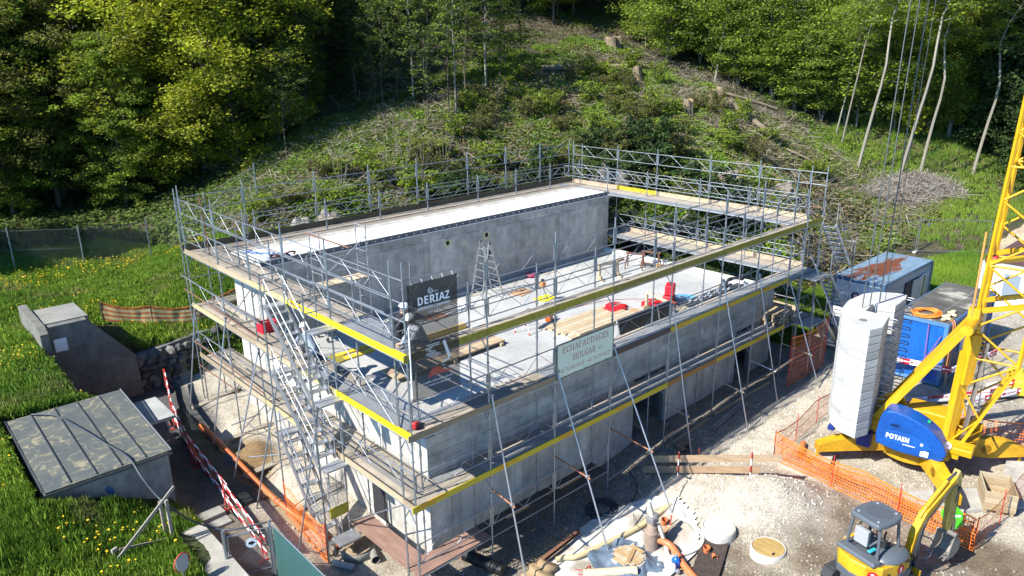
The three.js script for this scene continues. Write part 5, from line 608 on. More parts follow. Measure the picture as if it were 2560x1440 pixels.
// ---------- mini excavator ----------
{
  const t = T('mini_excavator', 'yellow mini excavator with dark grey canopy and raised arm at the lower right', 'excavator', [8.25, height(8.25, 8.0) - 0.02, 8.0], -0.25), EY = paint(0.72, 0.4, 0.015, 0.4), EG = plain(0.075, 0.085, 0.095, 0.5), EG2 = plain(0.085, 0.1, 0.112, 0.42), BLK = plain(0.02, 0.02, 0.022, 0.55);
  for (const z of [-0.62, 0.62]) { const tr = M('track', extr([[-0.85, 0.0], [0.85, 0.0], [1.02, 0.12], [1.08, 0.25], [1.0, 0.42], [0.85, 0.5], [-0.85, 0.5], [-1.0, 0.42], [-1.08, 0.25], [-1.02, 0.12]], 0.32, 0.02).translate(0, 0, -0.16), RUBB, t); tr.position.z = z; const cl = []; for (let k = 0; k < 18; k++) cl.push(bx(0.05, 0.03, 0.34, -0.95 + k * 0.112, 0.51, 0)); M('track_cleats', mg(cl), RUBB, tr); }
  M('undercarriage', mg([bx(1.3, 0.25, 0.9, 0, 0.35, 0), cy(0.42, 0.15, 0, 0.5, 0, 24)]), EG, t); M('dozer_blade', mg([bx(0.06, 0.34, 1.55, 1.3, 0.3, 0), bx(0.6, 0.1, 0.1, 1.0, 0.3, 0.4), bx(0.6, 0.1, 0.1, 1.0, 0.3, -0.4)]), EY, t);
  // house: rounded plan
  const plan = (s, x1) => { const q = new THREE.Shape(), P = [[x1, -0.72 * s], [0.1, -0.76 * s], [-0.5, -0.7 * s], [-0.82, -0.42 * s], [-0.9, 0], [-0.82, 0.42 * s], [-0.5, 0.7 * s], [0.1, 0.76 * s], [x1, 0.72 * s]]; q.moveTo(...P[0]); for (const p of P.slice(1)) q.lineTo(...p); q.closePath(); return q; };
  const ex = (s, x1, y0, h, b = 0.05) => new THREE.ExtrudeGeometry(plan(s, x1), { depth: h, bevelEnabled: true, bevelSize: b, bevelThickness: b, bevelSegments: 3 }).rotateX(-Math.PI / 2).translate(0, y0, 0);
  M('counterweight', ex(1.03, 0.7, 0.58, 0.2), EG, t); M('house_cowl', ex(1, 0.62, 0.84, 0.34), EY, t); M('house_deck', bx(1.25, 0.03, 1.3, 0.05, 1.25, 0), EG, t);
  const hood = new THREE.SphereGeometry(1, 28, 14, 0, Math.PI * 2, 0, Math.PI / 2); hood.scale(0.62, 0.24, 0.36); M('side_hood', hood.translate(0.22, 1.22, 0.48), EG2, t); const sl = []; for (let k = 0; k < 7; k++) for (let j = 0; j < 2; j++) sl.push(bx(0.05, 0.018, 0.012, 0.42 + k * 0.055, 1.1 + j * 0.055, 0.79)); M('vent_slots', mg(sl), BLK, t);
  M('rear_hood', mg([rbx(0.34, 0.16, 1.25, 0.06, -0.62, 1.3, 0)]), EG2, t);
  M('seat', mg([rbx(0.42, 0.12, 0.44, 0.05, -0.12, 1.5, -0.1), rbx(0.12, 0.52, 0.42, 0.05, -0.36, 1.76, -0.1)]), plain(0.2, 0.205, 0.21, 0.8), t); M('seat_back_shell', rbx(0.05, 0.5, 0.44, 0.02, -0.44, 1.76, -0.1), plain(0.28, 0.28, 0.28, 0.6), t); M('teal_cushion', rbx(0.3, 0.05, 0.12, 0.02, -0.3, 1.42, 0.2), plain(0.02, 0.3, 0.32, 0.7), t);
  for (const [x, z] of [[-0.5, -0.5], [-0.45, 0.48], [0.5, -0.48], [0.48, 0.48]]) M('canopy_post', rod([x, 1.25, z], [x * 0.86, 2.36, z * 0.84], 0.045, 10), EG, t); M('grab_rail', pipe([[-0.42, 1.3, -0.35], [-0.3, 1.9, -0.35], [0.0, 1.95, -0.4]], 0.018, 20, 6), BLK, t);
  const can = new THREE.Shape(); can.moveTo(-0.62, -0.5); can.bezierCurveTo(-0.66, -0.2, -0.66, 0.2, -0.62, 0.5); can.bezierCurveTo(-0.3, 0.62, 0.4, 0.6, 0.6, 0.48); can.bezierCurveTo(0.72, 0.25, 0.72, -0.25, 0.6, -0.48); can.bezierCurveTo(0.4, -0.6, -0.3, -0.62, -0.62, -0.5);
  M('canopy_roof', new THREE.ExtrudeGeometry(can, { depth: 0.05, bevelEnabled: true, bevelSize: 0.07, bevelThickness: 0.06, bevelSegments: 4, curveSegments: 20 }).rotateX(-Math.PI / 2).scale(0.8, 1, 0.82).translate(0, 2.36, 0), EG2, t); M('canopy_crease', new THREE.CylinderGeometry(0.34, 0.4, 0.02, 30).translate(0, 2.475, 0), plain(0.075, 0.088, 0.1, 0.42), t);
  for (const [x, z] of [[-0.4, -0.32], [-0.4, 0.32], [0.4, -0.3], [0.4, 0.3]]) M('roof_bolt', mg([cy(0.04, 0.012, x, 2.47, z, 14), cy(0.016, 0.03, x, 2.47, z, 8)]), plain(0.3, 0.31, 0.31, 0.5), t);
  const lv = []; for (const z of [-0.32, 0.22]) lv.push(rod([0.2, 1.25, z], [0.26, 1.75, z - 0.04], 0.015, 6), cy(0.03, 0.1, 0.26, 1.74, z - 0.04, 8)); lv.push(bx(0.2, 0.35, 0.14, 0.15, 1.42, -0.42), bx(0.2, 0.35, 0.14, 0.15, 1.42, 0.3), rod([0.45, 1.25, -0.2], [0.42, 1.6, -0.2], 0.02, 6), rod([0.45, 1.25, 0.05], [0.42, 1.6, 0.05], 0.02, 6), bx(0.16, 0.02, 0.12, 0.4, 1.28, -0.08)); M('control_levers', mg(lv), BLK, t);
  const disc = canvas(128, 128, (c) => { c.fillStyle = '#b01020'; c.fillRect(0, 0, 128, 128); c.fillStyle = '#fff'; c.font = 'bold 92px sans-serif'; c.textAlign = 'center'; c.textBaseline = 'middle'; c.fillText('3', 64, 68); });
  const badge = (x, y, z, ry) => { const o = M('number_badge', new THREE.CircleGeometry(0.145, 28), st({ map: disc, roughness: 0.5 }), t); o.position.set(x, y, z); o.rotation.y = ry; }; badge(-0.8, 1.02, 0.64, -0.82); badge(0.2, 1.0, 0.825, 0.02);
  M('lamp_recess', rbx(0.16, 0.07, 0.02, 0.01, -0.3, 0.95, 0.8), BLK, t);
  M('sticker', bx(0.2, 0.06, 0.004, -0.1, 0.98, 0.825), plain(0.75, 0.75, 0.75), t);
  // arm: boom, stick, rams, hoses, bucket
  const bz = 0.3, bm = (P, w, h0) => { const sh = []; const up = [], dn = []; for (const [x, y, h] of P) { up.push([x, y + h]); dn.unshift([x, y - h]); } return extr([...up, ...dn], w, 0.012).translate(0, 0, bz - w / 2); };
  M('swing_bracket', mg([cy(0.12, 0.6, 0.85, 0.55, bz, 16), bx(0.35, 0.4, 0.22, 0.98, 0.75, bz)]), EG, t);
  const boomShape = extr([[0.95, 0.75], [1.12, 0.72], [1.3, 1.5], [1.55, 2.0], [2.55, 2.82], [2.48, 2.96], [1.42, 2.24], [1.12, 1.75]], 0.17, 0.012).translate(0, 0, bz - 0.085); M('boom', boomShape, EY, t);
  M('boom_ram', mg([rod([1.15, 0.8, bz + 0.16], [1.2, 1.5, bz + 0.16], 0.05, 12), rod([1.2, 1.5, bz + 0.16], [1.4, 1.95, bz + 0.1], 0.028, 10)]), BLK, t);
  M('arm_ram', mg([rod([1.5, 2.36, bz], [2.2, 2.9, bz], 0.06, 14), rod([1.28, 2.12, bz], [1.5, 2.36, bz], 0.045, 10)]), EY, t); M('arm_ram_rod', rod([2.2, 2.9, bz], [2.58, 3.04, bz], 0.03, 10), plain(0.3, 0.3, 0.3, 0.25, 0.9), t);
  M('stick', extr([[2.44, 2.8], [2.6, 3.1], [2.72, 2.96], [2.72, 1.55], [2.62, 1.3], [2.52, 1.35], [2.44, 2.2]], 0.14, 0.01).translate(0, 0, bz - 0.07), paint(0.5, 0.36, 0.08, 0.55), t);
  M('bucket_ram', mg([rod([2.8, 2.75, bz], [2.84, 1.95, bz], 0.045, 12), rod([2.84, 1.95, bz], [2.86, 1.55, bz], 0.025, 10)]), BLK, t); M('bucket_link', mg([bx(0.08, 0.35, 0.18, 2.78, 1.4, bz), bx(0.3, 0.1, 0.14, 2.68, 1.26, bz), cy(0.07, 0.3, 0, 0, 0, 14).rotateX(Math.PI / 2).translate(2.6, 1.28, bz - 0.0)]), plain(0.14, 0.12, 0.1, 0.7), t);
  const bk = [[2.62, 1.22], [2.8, 1.12], [2.92, 0.95], [2.9, 0.72], [2.74, 0.58], [2.48, 0.56]], bs = []; for (const z of [bz - 0.24, bz + 0.24]) bs.push(extr([...bk, [2.46, 0.7]], 0.02).translate(0, 0, z - 0.01)); for (let i = 0; i + 1 < bk.length; i++) bs.push(beam([bk[i][0], bk[i][1], bz], [bk[i + 1][0], bk[i + 1][1], bz], 0.48, 0.03)); for (let k = 0; k < 4; k++) bs.push(bx(0.14, 0.03, 0.07, 2.42, 0.55, bz - 0.2 + k * 0.133)); M('bucket', mg(bs), st({ color: lin(0.3, 0.28, 0.25), map: rep(concTex, 2), roughness: 0.6, metalness: 0.3 }), t);
  const hs = []; for (const k of [0, 1, 2]) hs.push(pipe([[1.0, 1.0, bz + 0.12 + 0.05 * k], [1.32, 1.9, bz + 0.12], [1.75, 2.25, bz + 0.13 - 0.04 * k], [2.3, 2.72, bz + 0.12], [2.5, 2.75, bz + 0.14 + 0.03 * k], [2.56, 2.2, bz + 0.12]], 0.016, 40, 6)); hs.push(pipe([[1.1, 1.1, bz + 0.2], [1.5, 1.05, bz + 0.3], [1.55, 1.5, bz + 0.28], [1.28, 1.7, bz + 0.18]], 0.018, 24, 6)); M('hydraulic_hoses', mg(hs), BLK, t);
  const arm = /boom|arm_|stick|bucket|swing|hydraulic/; for (const c of t.children) { if (arm.test(c.name)) c.position.y -= 0.4; else { c.scale.multiplyScalar(0.86); c.position.multiplyScalar(0.86); } }
  const gp = T('guard_plate', 'bright green rounded plate fixed beside the excavator bucket', 'panel', [11.75, 1.0, 8.75]), gs = new THREE.Shape(); gs.moveTo(-0.25, -0.4); gs.lineTo(0.15, -0.42); gs.lineTo(0.36, -0.1); gs.lineTo(0.3, 0.2); gs.lineTo(0.05, 0.36); gs.lineTo(-0.28, 0.28); gs.lineTo(-0.36, 0); gs.closePath(); const pn = M('panel_shell', new THREE.ExtrudeGeometry(gs, { depth: 0.06, bevelEnabled: true, bevelSize: 0.02, bevelThickness: 0.02 }), plain(0.07, 0.4, 0.01, 0.5), gp), sp = M('panel_stripe', bx(0.56, 0.07, 0.012, 0, 0, 0.086, 0, 0, -0.55), plain(0.55, 0.6, 0.65, 0.5), gp); gp.scale.setScalar(0.8); for (const o of [pn, sp]) o.rotation.set(-0.55, -0.55, 0.1); sp.rotation.set(-0.55, -0.55, 0.1);
}

// ---------- site containers, fences, heap on the right ----------
function container(name, label, x0, z0, x1, z1, y0, y1, o) {
  const w = x1 - x0, d = z1 - z0, h = y1 - y0, t = T(name, label, 'container', [x0, y0, z0]), f = 0.14;
  const FR = o.frame; for (const [x, z] of [[0, 0], [w, 0], [0, d], [w, d]]) M('corner_post', rbx(f, h, f, 0.01, clamp(x, f / 2, w - f / 2), h / 2, clamp(z, f / 2, d - f / 2)), FR, t);
  for (const z of [f / 2, d - f / 2]) { M('top_rail', bx(w - 2 * f, f, f * 0.9, w / 2, h - f / 2, z), FR, t); M('bottom_rail', bx(w - 2 * f, f, f * 0.9, w / 2, f / 2, z), FR, t); } for (const x of [f / 2, w - f / 2]) { M('top_rail', bx(f * 0.9, f, d - 2 * f, x, h - f / 2, d / 2), FR, t); M('bottom_rail', bx(f * 0.9, f, d - 2 * f, x, f / 2, d / 2), FR, t); }
  M('roof_panel', uvm(bx(w - 0.1, 0.03, d - 0.1, w / 2, h + 0.0, d / 2), 0.25), o.roof, t); M('floor_panel', bx(w - 0.2, 0.08, d - 0.2, w / 2, 0.1, d / 2), DKG, t);
  const corr = (len, hh, m, axis, at) => { const pts = [], n = Math.round(len / 0.22); for (let i = 0; i <= n; i++) { const u = (i / n) * len; pts.push([u, i % 2 ? 0.03 : 0]); if (i < n) pts.push([u + (len / n) * 0.35, i % 2 ? 0.03 : 0]); } const s = [...pts, ...pts.slice().reverse().map((p) => [p[0], p[1] - 0.02])]; const g = extr(s, hh).rotateX(-Math.PI / 2); return g; };
  for (const side of ['end_wall', 'side_wall', 'far_wall']) {
    const m = o[side] ?? o.wall; if (side === 'far_wall') { M('side_wall', bx(w - 0.2, h - 0.2, 0.03, w / 2, h / 2, 0.06), m, t); M('end_wall', bx(0.03, h - 0.2, d - 0.2, w - 0.06, h / 2, d / 2), m, t); continue; }
    const len = (side === 'end_wall' ? d : w) - 2 * f, g = o.smooth ? bx(len, h - 2 * f, 0.03, len / 2, (h - 2 * f) / 2, 0) : corr(len, h - 2 * f, m); const q = M(side, g, m, t); if (side === 'end_wall') { q.rotation.y = -Math.PI / 2; q.position.set(0.05, f, f); } else q.position.set(f, f, d - 0.05);
  }
  return [t, w, h, d];
}
const rustRoof = (base, rust) => dtex(512, (i, x, y) => { const fx = x / 512, fy = y / 512, k = F5[i] + 0.5 * F5b[i] - 1.6 * Math.max(0, Math.abs(fy - 0.42) - 0.1) - 0.9 * Math.abs(fx - 0.42) + 0.1, r = sstep(0.5, 0.58, k + 0.25 * (F5c[i] - 0.5)) * 0.9, v = 0.9 + 0.3 * (F5b[i] - 0.5); return mixc(base.map((q) => q * v), rust.map((q) => q * (0.8 + 0.5 * F5c[i])), r); });
{
  const rt = rustRoof([0.5, 0.6, 0.68], [0.42, 0.22, 0.13]); rt.wrapS = rt.wrapT = THREE.ClampToEdgeWrapping;
  const [t, w, h, d] = container('site_container', 'white walled site container with rust patches on its pale blue roof', 24.6, -0.8, 30.5, 1.55, 0.62, 3.17, { frame: paint(0.06, 0.13, 0.24), wall: paint(0.28, 0.36, 0.44), end_wall: paint(0.78, 0.78, 0.78), roof: st({ color: lin(0.9, 0.9, 0.9), map: rt, roughness: 0.55 }), smooth: true });
  const roof = t.children.find((c) => c.name === 'roof_panel'); const p = roof.geometry.attributes.position, u = roof.geometry.attributes.uv; for (let i = 0; i < p.count; i++) u.setXY(i, p.getX(i) / w, p.getZ(i) / d);
  M('door_opening', bx(0.8, 1.95, 0.03, 2.9, 1.1, d + 0.0), BLACK, t); const dl = M('open_door', bx(1.1, 1.95, 0.04, 0.55, 0, 0), paint(0.33, 0.37, 0.4), t); dl.position.set(3.3, 1.1, d + 0.03); dl.rotation.y = -0.06; M('door_grip', bx(0.03, 0.3, 0.05, 4.2, 1.15, d + 0.08), plain(0.5, 0.5, 0.5), t); const wn2 = M('window', bx(0.5, 1.4, 0.03, 4.75, 1.35, d + 0.0), plain(0.06, 0.07, 0.08, 0.15), t); M('window_frame', mg([bx(0.6, 0.06, 0.05, 4.75, 2.08, d), bx(0.6, 0.06, 0.05, 4.75, 0.62, d), bx(0.06, 1.5, 0.05, 4.47, 1.35, d), bx(0.06, 1.5, 0.05, 5.03, 1.35, d)]), plain(0.6, 0.62, 0.63), t);
  const bd = M('round_badge', new THREE.CircleGeometry(0.2, 28).rotateY(-Math.PI / 2), st({ roughness: 0.5, map: canvas(128, 128, (c) => { c.fillStyle = '#5a2038'; c.fillRect(0, 0, 128, 128); c.strokeStyle = '#e8dcdc'; c.lineWidth = 9; c.beginPath(); c.moveTo(52, 28); c.lineTo(52, 104); c.moveTo(52, 32); c.bezierCurveTo(98, 30, 92, 64, 56, 64); c.bezierCurveTo(104, 62, 98, 102, 54, 98); c.moveTo(30, 62); c.lineTo(70, 52); c.stroke(); }) }), t); bd.position.set(-0.0, 1.75, 1.1); M('panel_rib', mg([bx(0.02, 2.2, 0.02, 0.02, 1.27, 0.8), bx(0.02, 2.2, 0.02, 0.02, 1.27, 1.55)]), plain(0.65, 0.65, 0.66), t);
  for (const [x, z] of [[0.2, 0.2], [0.2, 2.1], [5.6, 0.2], [5.6, 2.1]]) M('support_block', bx(0.4, 0.3, 0.3, x, -0.14, z), wood(0.4, 0.32, 0.2), t);
}
{
  const patch = dtex(512, (i, x, y) => { const gx = Math.floor(x / 64), gz = Math.floor(y / 90), k = F5b[((gx * 37 + gz * 91) * 101) % F5b.length], v = 0.3 + 0.34 * k + 0.2 * (F5[i] - 0.5), e = x % 128 < 5 || y % 171 < 6 ? 0.16 : 0, dust = 0.3 * sstep(0.56, 0.7, F5[i]); return [v * 0.92 + e + dust, v * 0.9 + e + dust * 0.95, v * 0.84 + e + dust * 0.85]; });
  const [t, w, h, d] = container('site_container', 'blue corrugated site container with dusty grey bitumen roof', 21.45, 3.15, 27.3, 5.2, 0.5, 3.1, { frame: paint(0.1, 0.26, 0.5), wall: paint(0.035, 0.07, 0.17), end_wall: paint(0.006, 0.13, 0.52), roof: st({ color: lin(0.55, 0.55, 0.55), map: rep(patch, 1), roughness: 0.9 }) });
  M('window', bx(0.9, 1.0, 0.03, 2.4, 1.5, d + 0.0), plain(0.35, 0.33, 0.27, 0.2), t); M('window_frame', mg([bx(1.0, 0.08, 0.06, 2.4, 2.03, d), bx(1.0, 0.08, 0.06, 2.4, 0.97, d), bx(0.08, 1.1, 0.06, 1.92, 1.5, d), bx(0.08, 1.1, 0.06, 2.88, 1.5, d), bx(0.06, 1.0, 0.05, 2.4, 1.5, d)]), plain(0.6, 0.6, 0.58), t); M('window', bx(0.9, 1.0, 0.03, 4.4, 1.5, d + 0.0), plain(0.35, 0.33, 0.27, 0.2), t);
  const cs = []; for (let k = 0; k < 130; k++) { const a = k * 0.42, r = 0.42 + 0.12 * Math.sin(k * 0.9); cs.push([21.45 + 0.62 + r * 1.15 * Math.cos(a), 3.15 + 0.0 + 0.0007 * k, 3.15 + 1.0 + r * Math.sin(a)]); } tag(M('orange_hose_coil', pipe(cs, 0.022, 800, 5), plain(0.75, 0.22, 0.03, 0.5)), 'coil of orange hose on the corner of the grey container roof', 'hose');
  tag(M('hanging_hose', mg([pipe([[22.0, 3.15, 5.0], [21.75, 3.1, 5.24], [21.7, 2.2, 5.28], [21.66, 1.1, 5.3], [21.7, 0.55, 5.34]], 0.016, 30, 5), pipe([[22.1, 3.15, 5.05], [21.9, 3.1, 5.26], [21.84, 2.0, 5.3], [21.78, 0.55, 5.34]], 0.016, 30, 5)]), plain(0.72, 0.25, 0.05, 0.5)), 'orange hoses hanging down the corner of the blue container', 'hose'); tag(M('violet_cable', mg([pipe([[21.42, 2.95, 4.5], [21.36, 2.0, 4.55], [21.36, 1.1, 4.6], [21.3, 0.5, 4.7]], 0.018, 30, 5), pipe([[21.4, 2.6, 5.0], [21.34, 1.8, 4.7], [21.34, 1.2, 4.4], [21.25, 0.5, 4.2]], 0.018, 30, 5)]), plain(0.3, 0.1, 0.3, 0.5)), 'violet cables hanging on the end wall of the blue container', 'cable');
  const sd = T('roof_sandbags', 'beige sandbags on the corner of the grey container roof', 'sandbag', [22.3, 3.13, 4.9]); for (let k = 0; k < 7; k++) { const g = new THREE.SphereGeometry(1, 10, 7), p = g.attributes.position; for (let i = 0; i < p.count; i++) p.setXYZ(i, p.getX(i) * (0.14 + 0.04 * Math.sin(k + i)), p.getY(i) * 0.06, p.getZ(i) * 0.1); g.computeVertexNormals(); const o = M('sandbag', g, plain(0.55, 0.43, 0.26, 0.9), sd); o.position.set(-0.55 + 0.2 * k, 0.06, 0.1 * Math.sin(k * 2)); o.rotation.y = k; }
}
{
  const [t, w, h, d] = container('site_container', 'pale container with brown roof behind the crane mast at the right edge', 32.2, 3.2, 38, 6.2, 0.75, 3.15, { frame: paint(0.5, 0.56, 0.58), wall: paint(0.55, 0.6, 0.62), end_wall: paint(0.66, 0.72, 0.74), side_wall: paint(0.55, 0.6, 0.62), roof: (() => { const m = paint(0.13, 0.07, 0.065, 0.5); return m; })(), smooth: true });
  for (let k = 0; k < 12; k++) M('roof_rib', bx(0.05, 0.04, d - 0.15, 0.3 + k * 0.48, h + 0.03, d / 2), paint(0.11, 0.06, 0.055, 0.5), t); M('window_frame', mg([bx(0.03, 1.3, 0.9, 0.0, 1.4, 1.4)]), plain(0.7, 0.72, 0.73), t); M('window', bx(0.03, 1.1, 0.7, -0.012, 1.4, 1.4), plain(0.2, 0.24, 0.27, 0.1), t); M('door_opening', bx(0.9, 1.9, 0.03, 1.6, 1.1, d), BLACK, t);
}
// barrier boards lying and standing by the blue container
const RWB = canvas(512, 48, (c, w, h) => { for (let i = 0; i < 6; i++) { c.fillStyle = i % 2 ? '#c01424' : '#efefec'; c.fillRect((i * w) / 6, 0, w / 6 + 1, h); c.fillStyle = i % 2 ? '#efefec' : '#c01424'; c.beginPath(); c.arc((i + 0.2) * (w / 6), h / 2, 11, 0, 7); c.fill(); c.fillRect((i + 0.38) * (w / 6), h / 2 - 4, w / 11, 8); } }), RWM = st({ map: RWB, roughness: 0.5 });
[[21.0, 3.4, 21.4, 5.6, 0.9, 'red and white barrier board standing against the blue container end'], [21.3, 5.6, 24.2, 6.3, 0.95, 'red and white barrier board along the container side behind the strut'], [19.2, 5.0, 22.5, 7.2, 0.25, 'red and white barrier board lying low behind the crane leg'], [20.2, 6.6, 24.4, 8.6, 0.4, 'red and white barrier board lying behind the crane mast'], [21.5, 6.8, 26.0, 9.4, 0.6, 'farther red and white barrier board behind the crane mast'], [23.0, 7.2, 27.5, 8.9, 0.3, 'red and white barrier board nearest the right edge']].forEach(([xa, za, xb, zb, h, lb]) => { const t = T('barrier_board', lb, 'barrier'), a = [xa, height(xa, za) + h, za], b = [xb, height(xb, zb) + h, zb], g = beam(a, b, 0.05, 0.22); M('board', g, RWM, t); for (const f of [0.1, 0.9]) { const x = lerp(xa, xb, f), z = lerp(za, zb, f); M('board_post', cy(0.02, h + 0.1, x, height(x, z), z + 0.04, 8), GALV, t); } });
tag(M('grey_pipes', mg([0, 1, 2].map((k) => rod([18.9 + k * 0.15, height(19, 5) + 0.15 + 0.05 * k, 4.6 + 0.25 * k], [22.6 + 0.1 * k, height(22, 7) + 0.2, 7.4 + 0.2 * k], 0.07, 12))), plain(0.42, 0.43, 0.43, 0.5)), 'long grey pipes lying behind the crane leg', 'pipe');
{ const t = T('yellow_machine_cover', 'yellow plastic tank lying among the barrier boards', 'tank', [23.2, height(23.2, 7.6), 7.6]); M('tank_body', rbx(1.4, 0.7, 0.9, 0.15, 0, 0.42, 0, 0.5), plain(0.6, 0.5, 0.03, 0.5), t); M('tank_neck', cy(0.14, 0.12, 0.1, 0.76, 0, 14), plain(0.25, 0.22, 0.03, 0.5), t); }
{ const t = T('yellow_spool', 'round yellow topped stand near the right stair tower', 'spool', [22.6, height(22.6, 1.2), 1.2]); M('spool_disc', cy(0.38, 0.05, 0, 0.4, 0, 26), plain(0.5, 0.38, 0.02, 0.6), t); M('spool_core', cy(0.16, 0.4, 0, 0, 0, 18), plain(0.3, 0.25, 0.12, 0.8), t); M('spool_base', cy(0.36, 0.05, 0, 0, 0, 26), plain(0.3, 0.25, 0.12, 0.8), t); }
// temporary mesh fence behind the containers
const FP = [[22.5, -4.6], [25.6, -4.4], [29, -4.2], [32.1, -4.0], [35.2, -3.3], [38.4, -1.95], [41.0, 1.2]];
for (let i = 0; i + 1 < FP.length; i++) {
  const [xa, za] = FP[i], [xb, zb] = FP[i + 1], t = T('mesh_fence', `${['first', 'second', 'third', 'fourth', 'fifth', 'last'][i]} wire mesh fence panel from the left in the row behind the containers`, 'fence', [xa, height(xa, za), za], 0, 'mesh fence panels behind the containers'), dy = height(xb, zb) - height(xa, za), L = Math.hypot(xb - xa, zb - za), P = (u, v) => [((xb - xa) * u) / L, (dy * u) / L + v, ((zb - za) * u) / L];
  M('fence_frame', mg([rod(P(0.06, 0), P(0.06, 2.0), 0.021, 6), rod(P(L - 0.06, 0), P(L - 0.06, 2.0), 0.021, 6), rod(P(0.06, 2), P(L - 0.06, 2), 0.021, 6), rod(P(0.06, 0.1), P(L - 0.06, 0.1), 0.021, 6)]), GALV, t); const w = []; for (let u = 0.2; u < L - 0.1; u += 0.16) w.push(rod(P(u, 0.1), P(u, 2), 0.0017, 3)); for (let v = 0.3; v < 2; v += 0.3) w.push(rod(P(0.1, v), P(L - 0.1, v), 0.0017, 3)); M('wire_mesh', mg(w), GALV2, t); M('fence_foot', rbx(0.6, 0.12, 0.22, 0.03, 0, 0.05, 0), C_WALL2, t); if (i % 2) M('name_plate', bx(0.4, 0.16, 0.01, P(L * 0.12, 0)[0], P(L * 0.12, 1.75)[1], P(L * 0.12, 0)[2] + 0.03), plain(0.4, 0.42, 0.5), t);
}
{ const t = T('mesh_fence', 'wire mesh fence panel lying tilted on the sand heap', 'fence', [40.2, 1.35, 0.4], -0.75), w = [rod([0, 0, 0], [3.2, 0.25, 0], 0.021, 6), rod([0, 0.55, 1.2], [3.2, 0.8, 1.2], 0.021, 6), rod([0, 0, 0], [0, 0.55, 1.2], 0.021, 6), rod([3.2, 0.25, 0], [3.2, 0.8, 1.2], 0.021, 6)]; M('fence_frame', mg(w), ALU, t); const k = []; for (let u = 0.15; u < 3.2; u += 0.15) k.push(rod([u, 0.08 * u, 0], [u, 0.55 + 0.08 * u, 1.2], 0.003, 3)); M('wire_mesh', mg(k), GALV2, t); }
{ // pallet stacks near the right end
  const W = [wood(0.55, 0.44, 0.28), wood(0.48, 0.37, 0.22), wood(0.6, 0.5, 0.33)];
  const mk = (label, x, y, z, ry) => { const t = T('wooden_pallet', label, 'pallet', [x, y, z], ry, 'pallets by the right end of the facade'); for (let k = 0; k < 5; k++) M('deck_slat', bx(1.2, 0.02, 0.12, 0, 0.13, -0.34 + k * 0.17), W[k % 3], t); for (const zz of [-0.34, 0, 0.34]) { M('runner', bx(1.2, 0.02, 0.1, 0, 0.01, zz), W[1], t); for (const xx of [-0.52, 0, 0.52]) M('spacer_block', bx(0.14, 0.09, 0.1, xx, 0.07, zz), W[0], t); } return t; };
  const p0 = mk('topmost wooden pallet of the stack at the right end of the deck', 19.0, DY[1] + 0.32, -0.5, 0.1); dup(p0, [18.98, DY[1] + 0.16, -0.5], 0.06, 'middle wooden pallet of the stack at the right end of the deck'); dup(p0, [19.02, DY[1] + 0.01, -0.48], 0.13, 'lowest wooden pallet of the stack at the right end of the deck');
  for (let k = 0; k < 2; k++) dup(p0, [23.6, height(23.6, 0.6) + 0.16 * k, 0.6], 0.3 + 0.1 * k, k ? 'upper pallet lying on the ground before the white container' : 'lower pallet lying on the ground before the white container');
}

// ---------- stair flights, signs, people and things on the slab and decks ----------
function flight(parent, x, ztop, ytop, zbot, ybot, w, alongX) {
  const n = 8, P = (u, s, h = 0) => (alongX ? [lerp(ztop, zbot, u), lerp(ytop, ybot, u) + h, x + s] : [x + s, lerp(ytop, ybot, u) + h, lerp(ztop, zbot, u)]), f = new THREE.Group(); f.name = 'stair_flight'; parent.add(f);
  for (const s of [0, w]) { M('stringer', beam(P(0, s), P(1, s), 0.04, 0.16), ALU, f); M('handrail', mg([rod(P(0.02, s, 0.95), P(1, s, 0.95), 0.018, 6), rod(P(0.02, s, 0.5), P(1, s, 0.5), 0.014, 6), rod(P(0.02, s, 0), P(0.02, s, 0.95), 0.016, 6), rod(P(1, s, 0), P(1, s, 0.95), 0.016, 6)]), ALU, f); }
  for (let k = 0; k < n; k++) { const p = P((k + 0.5) / n, w / 2); M('tread', alongX ? bx(0.2, 0.03, w - 0.05, ...p) : bx(w - 0.05, 0.03, 0.2, ...p), ALU, f); }
}
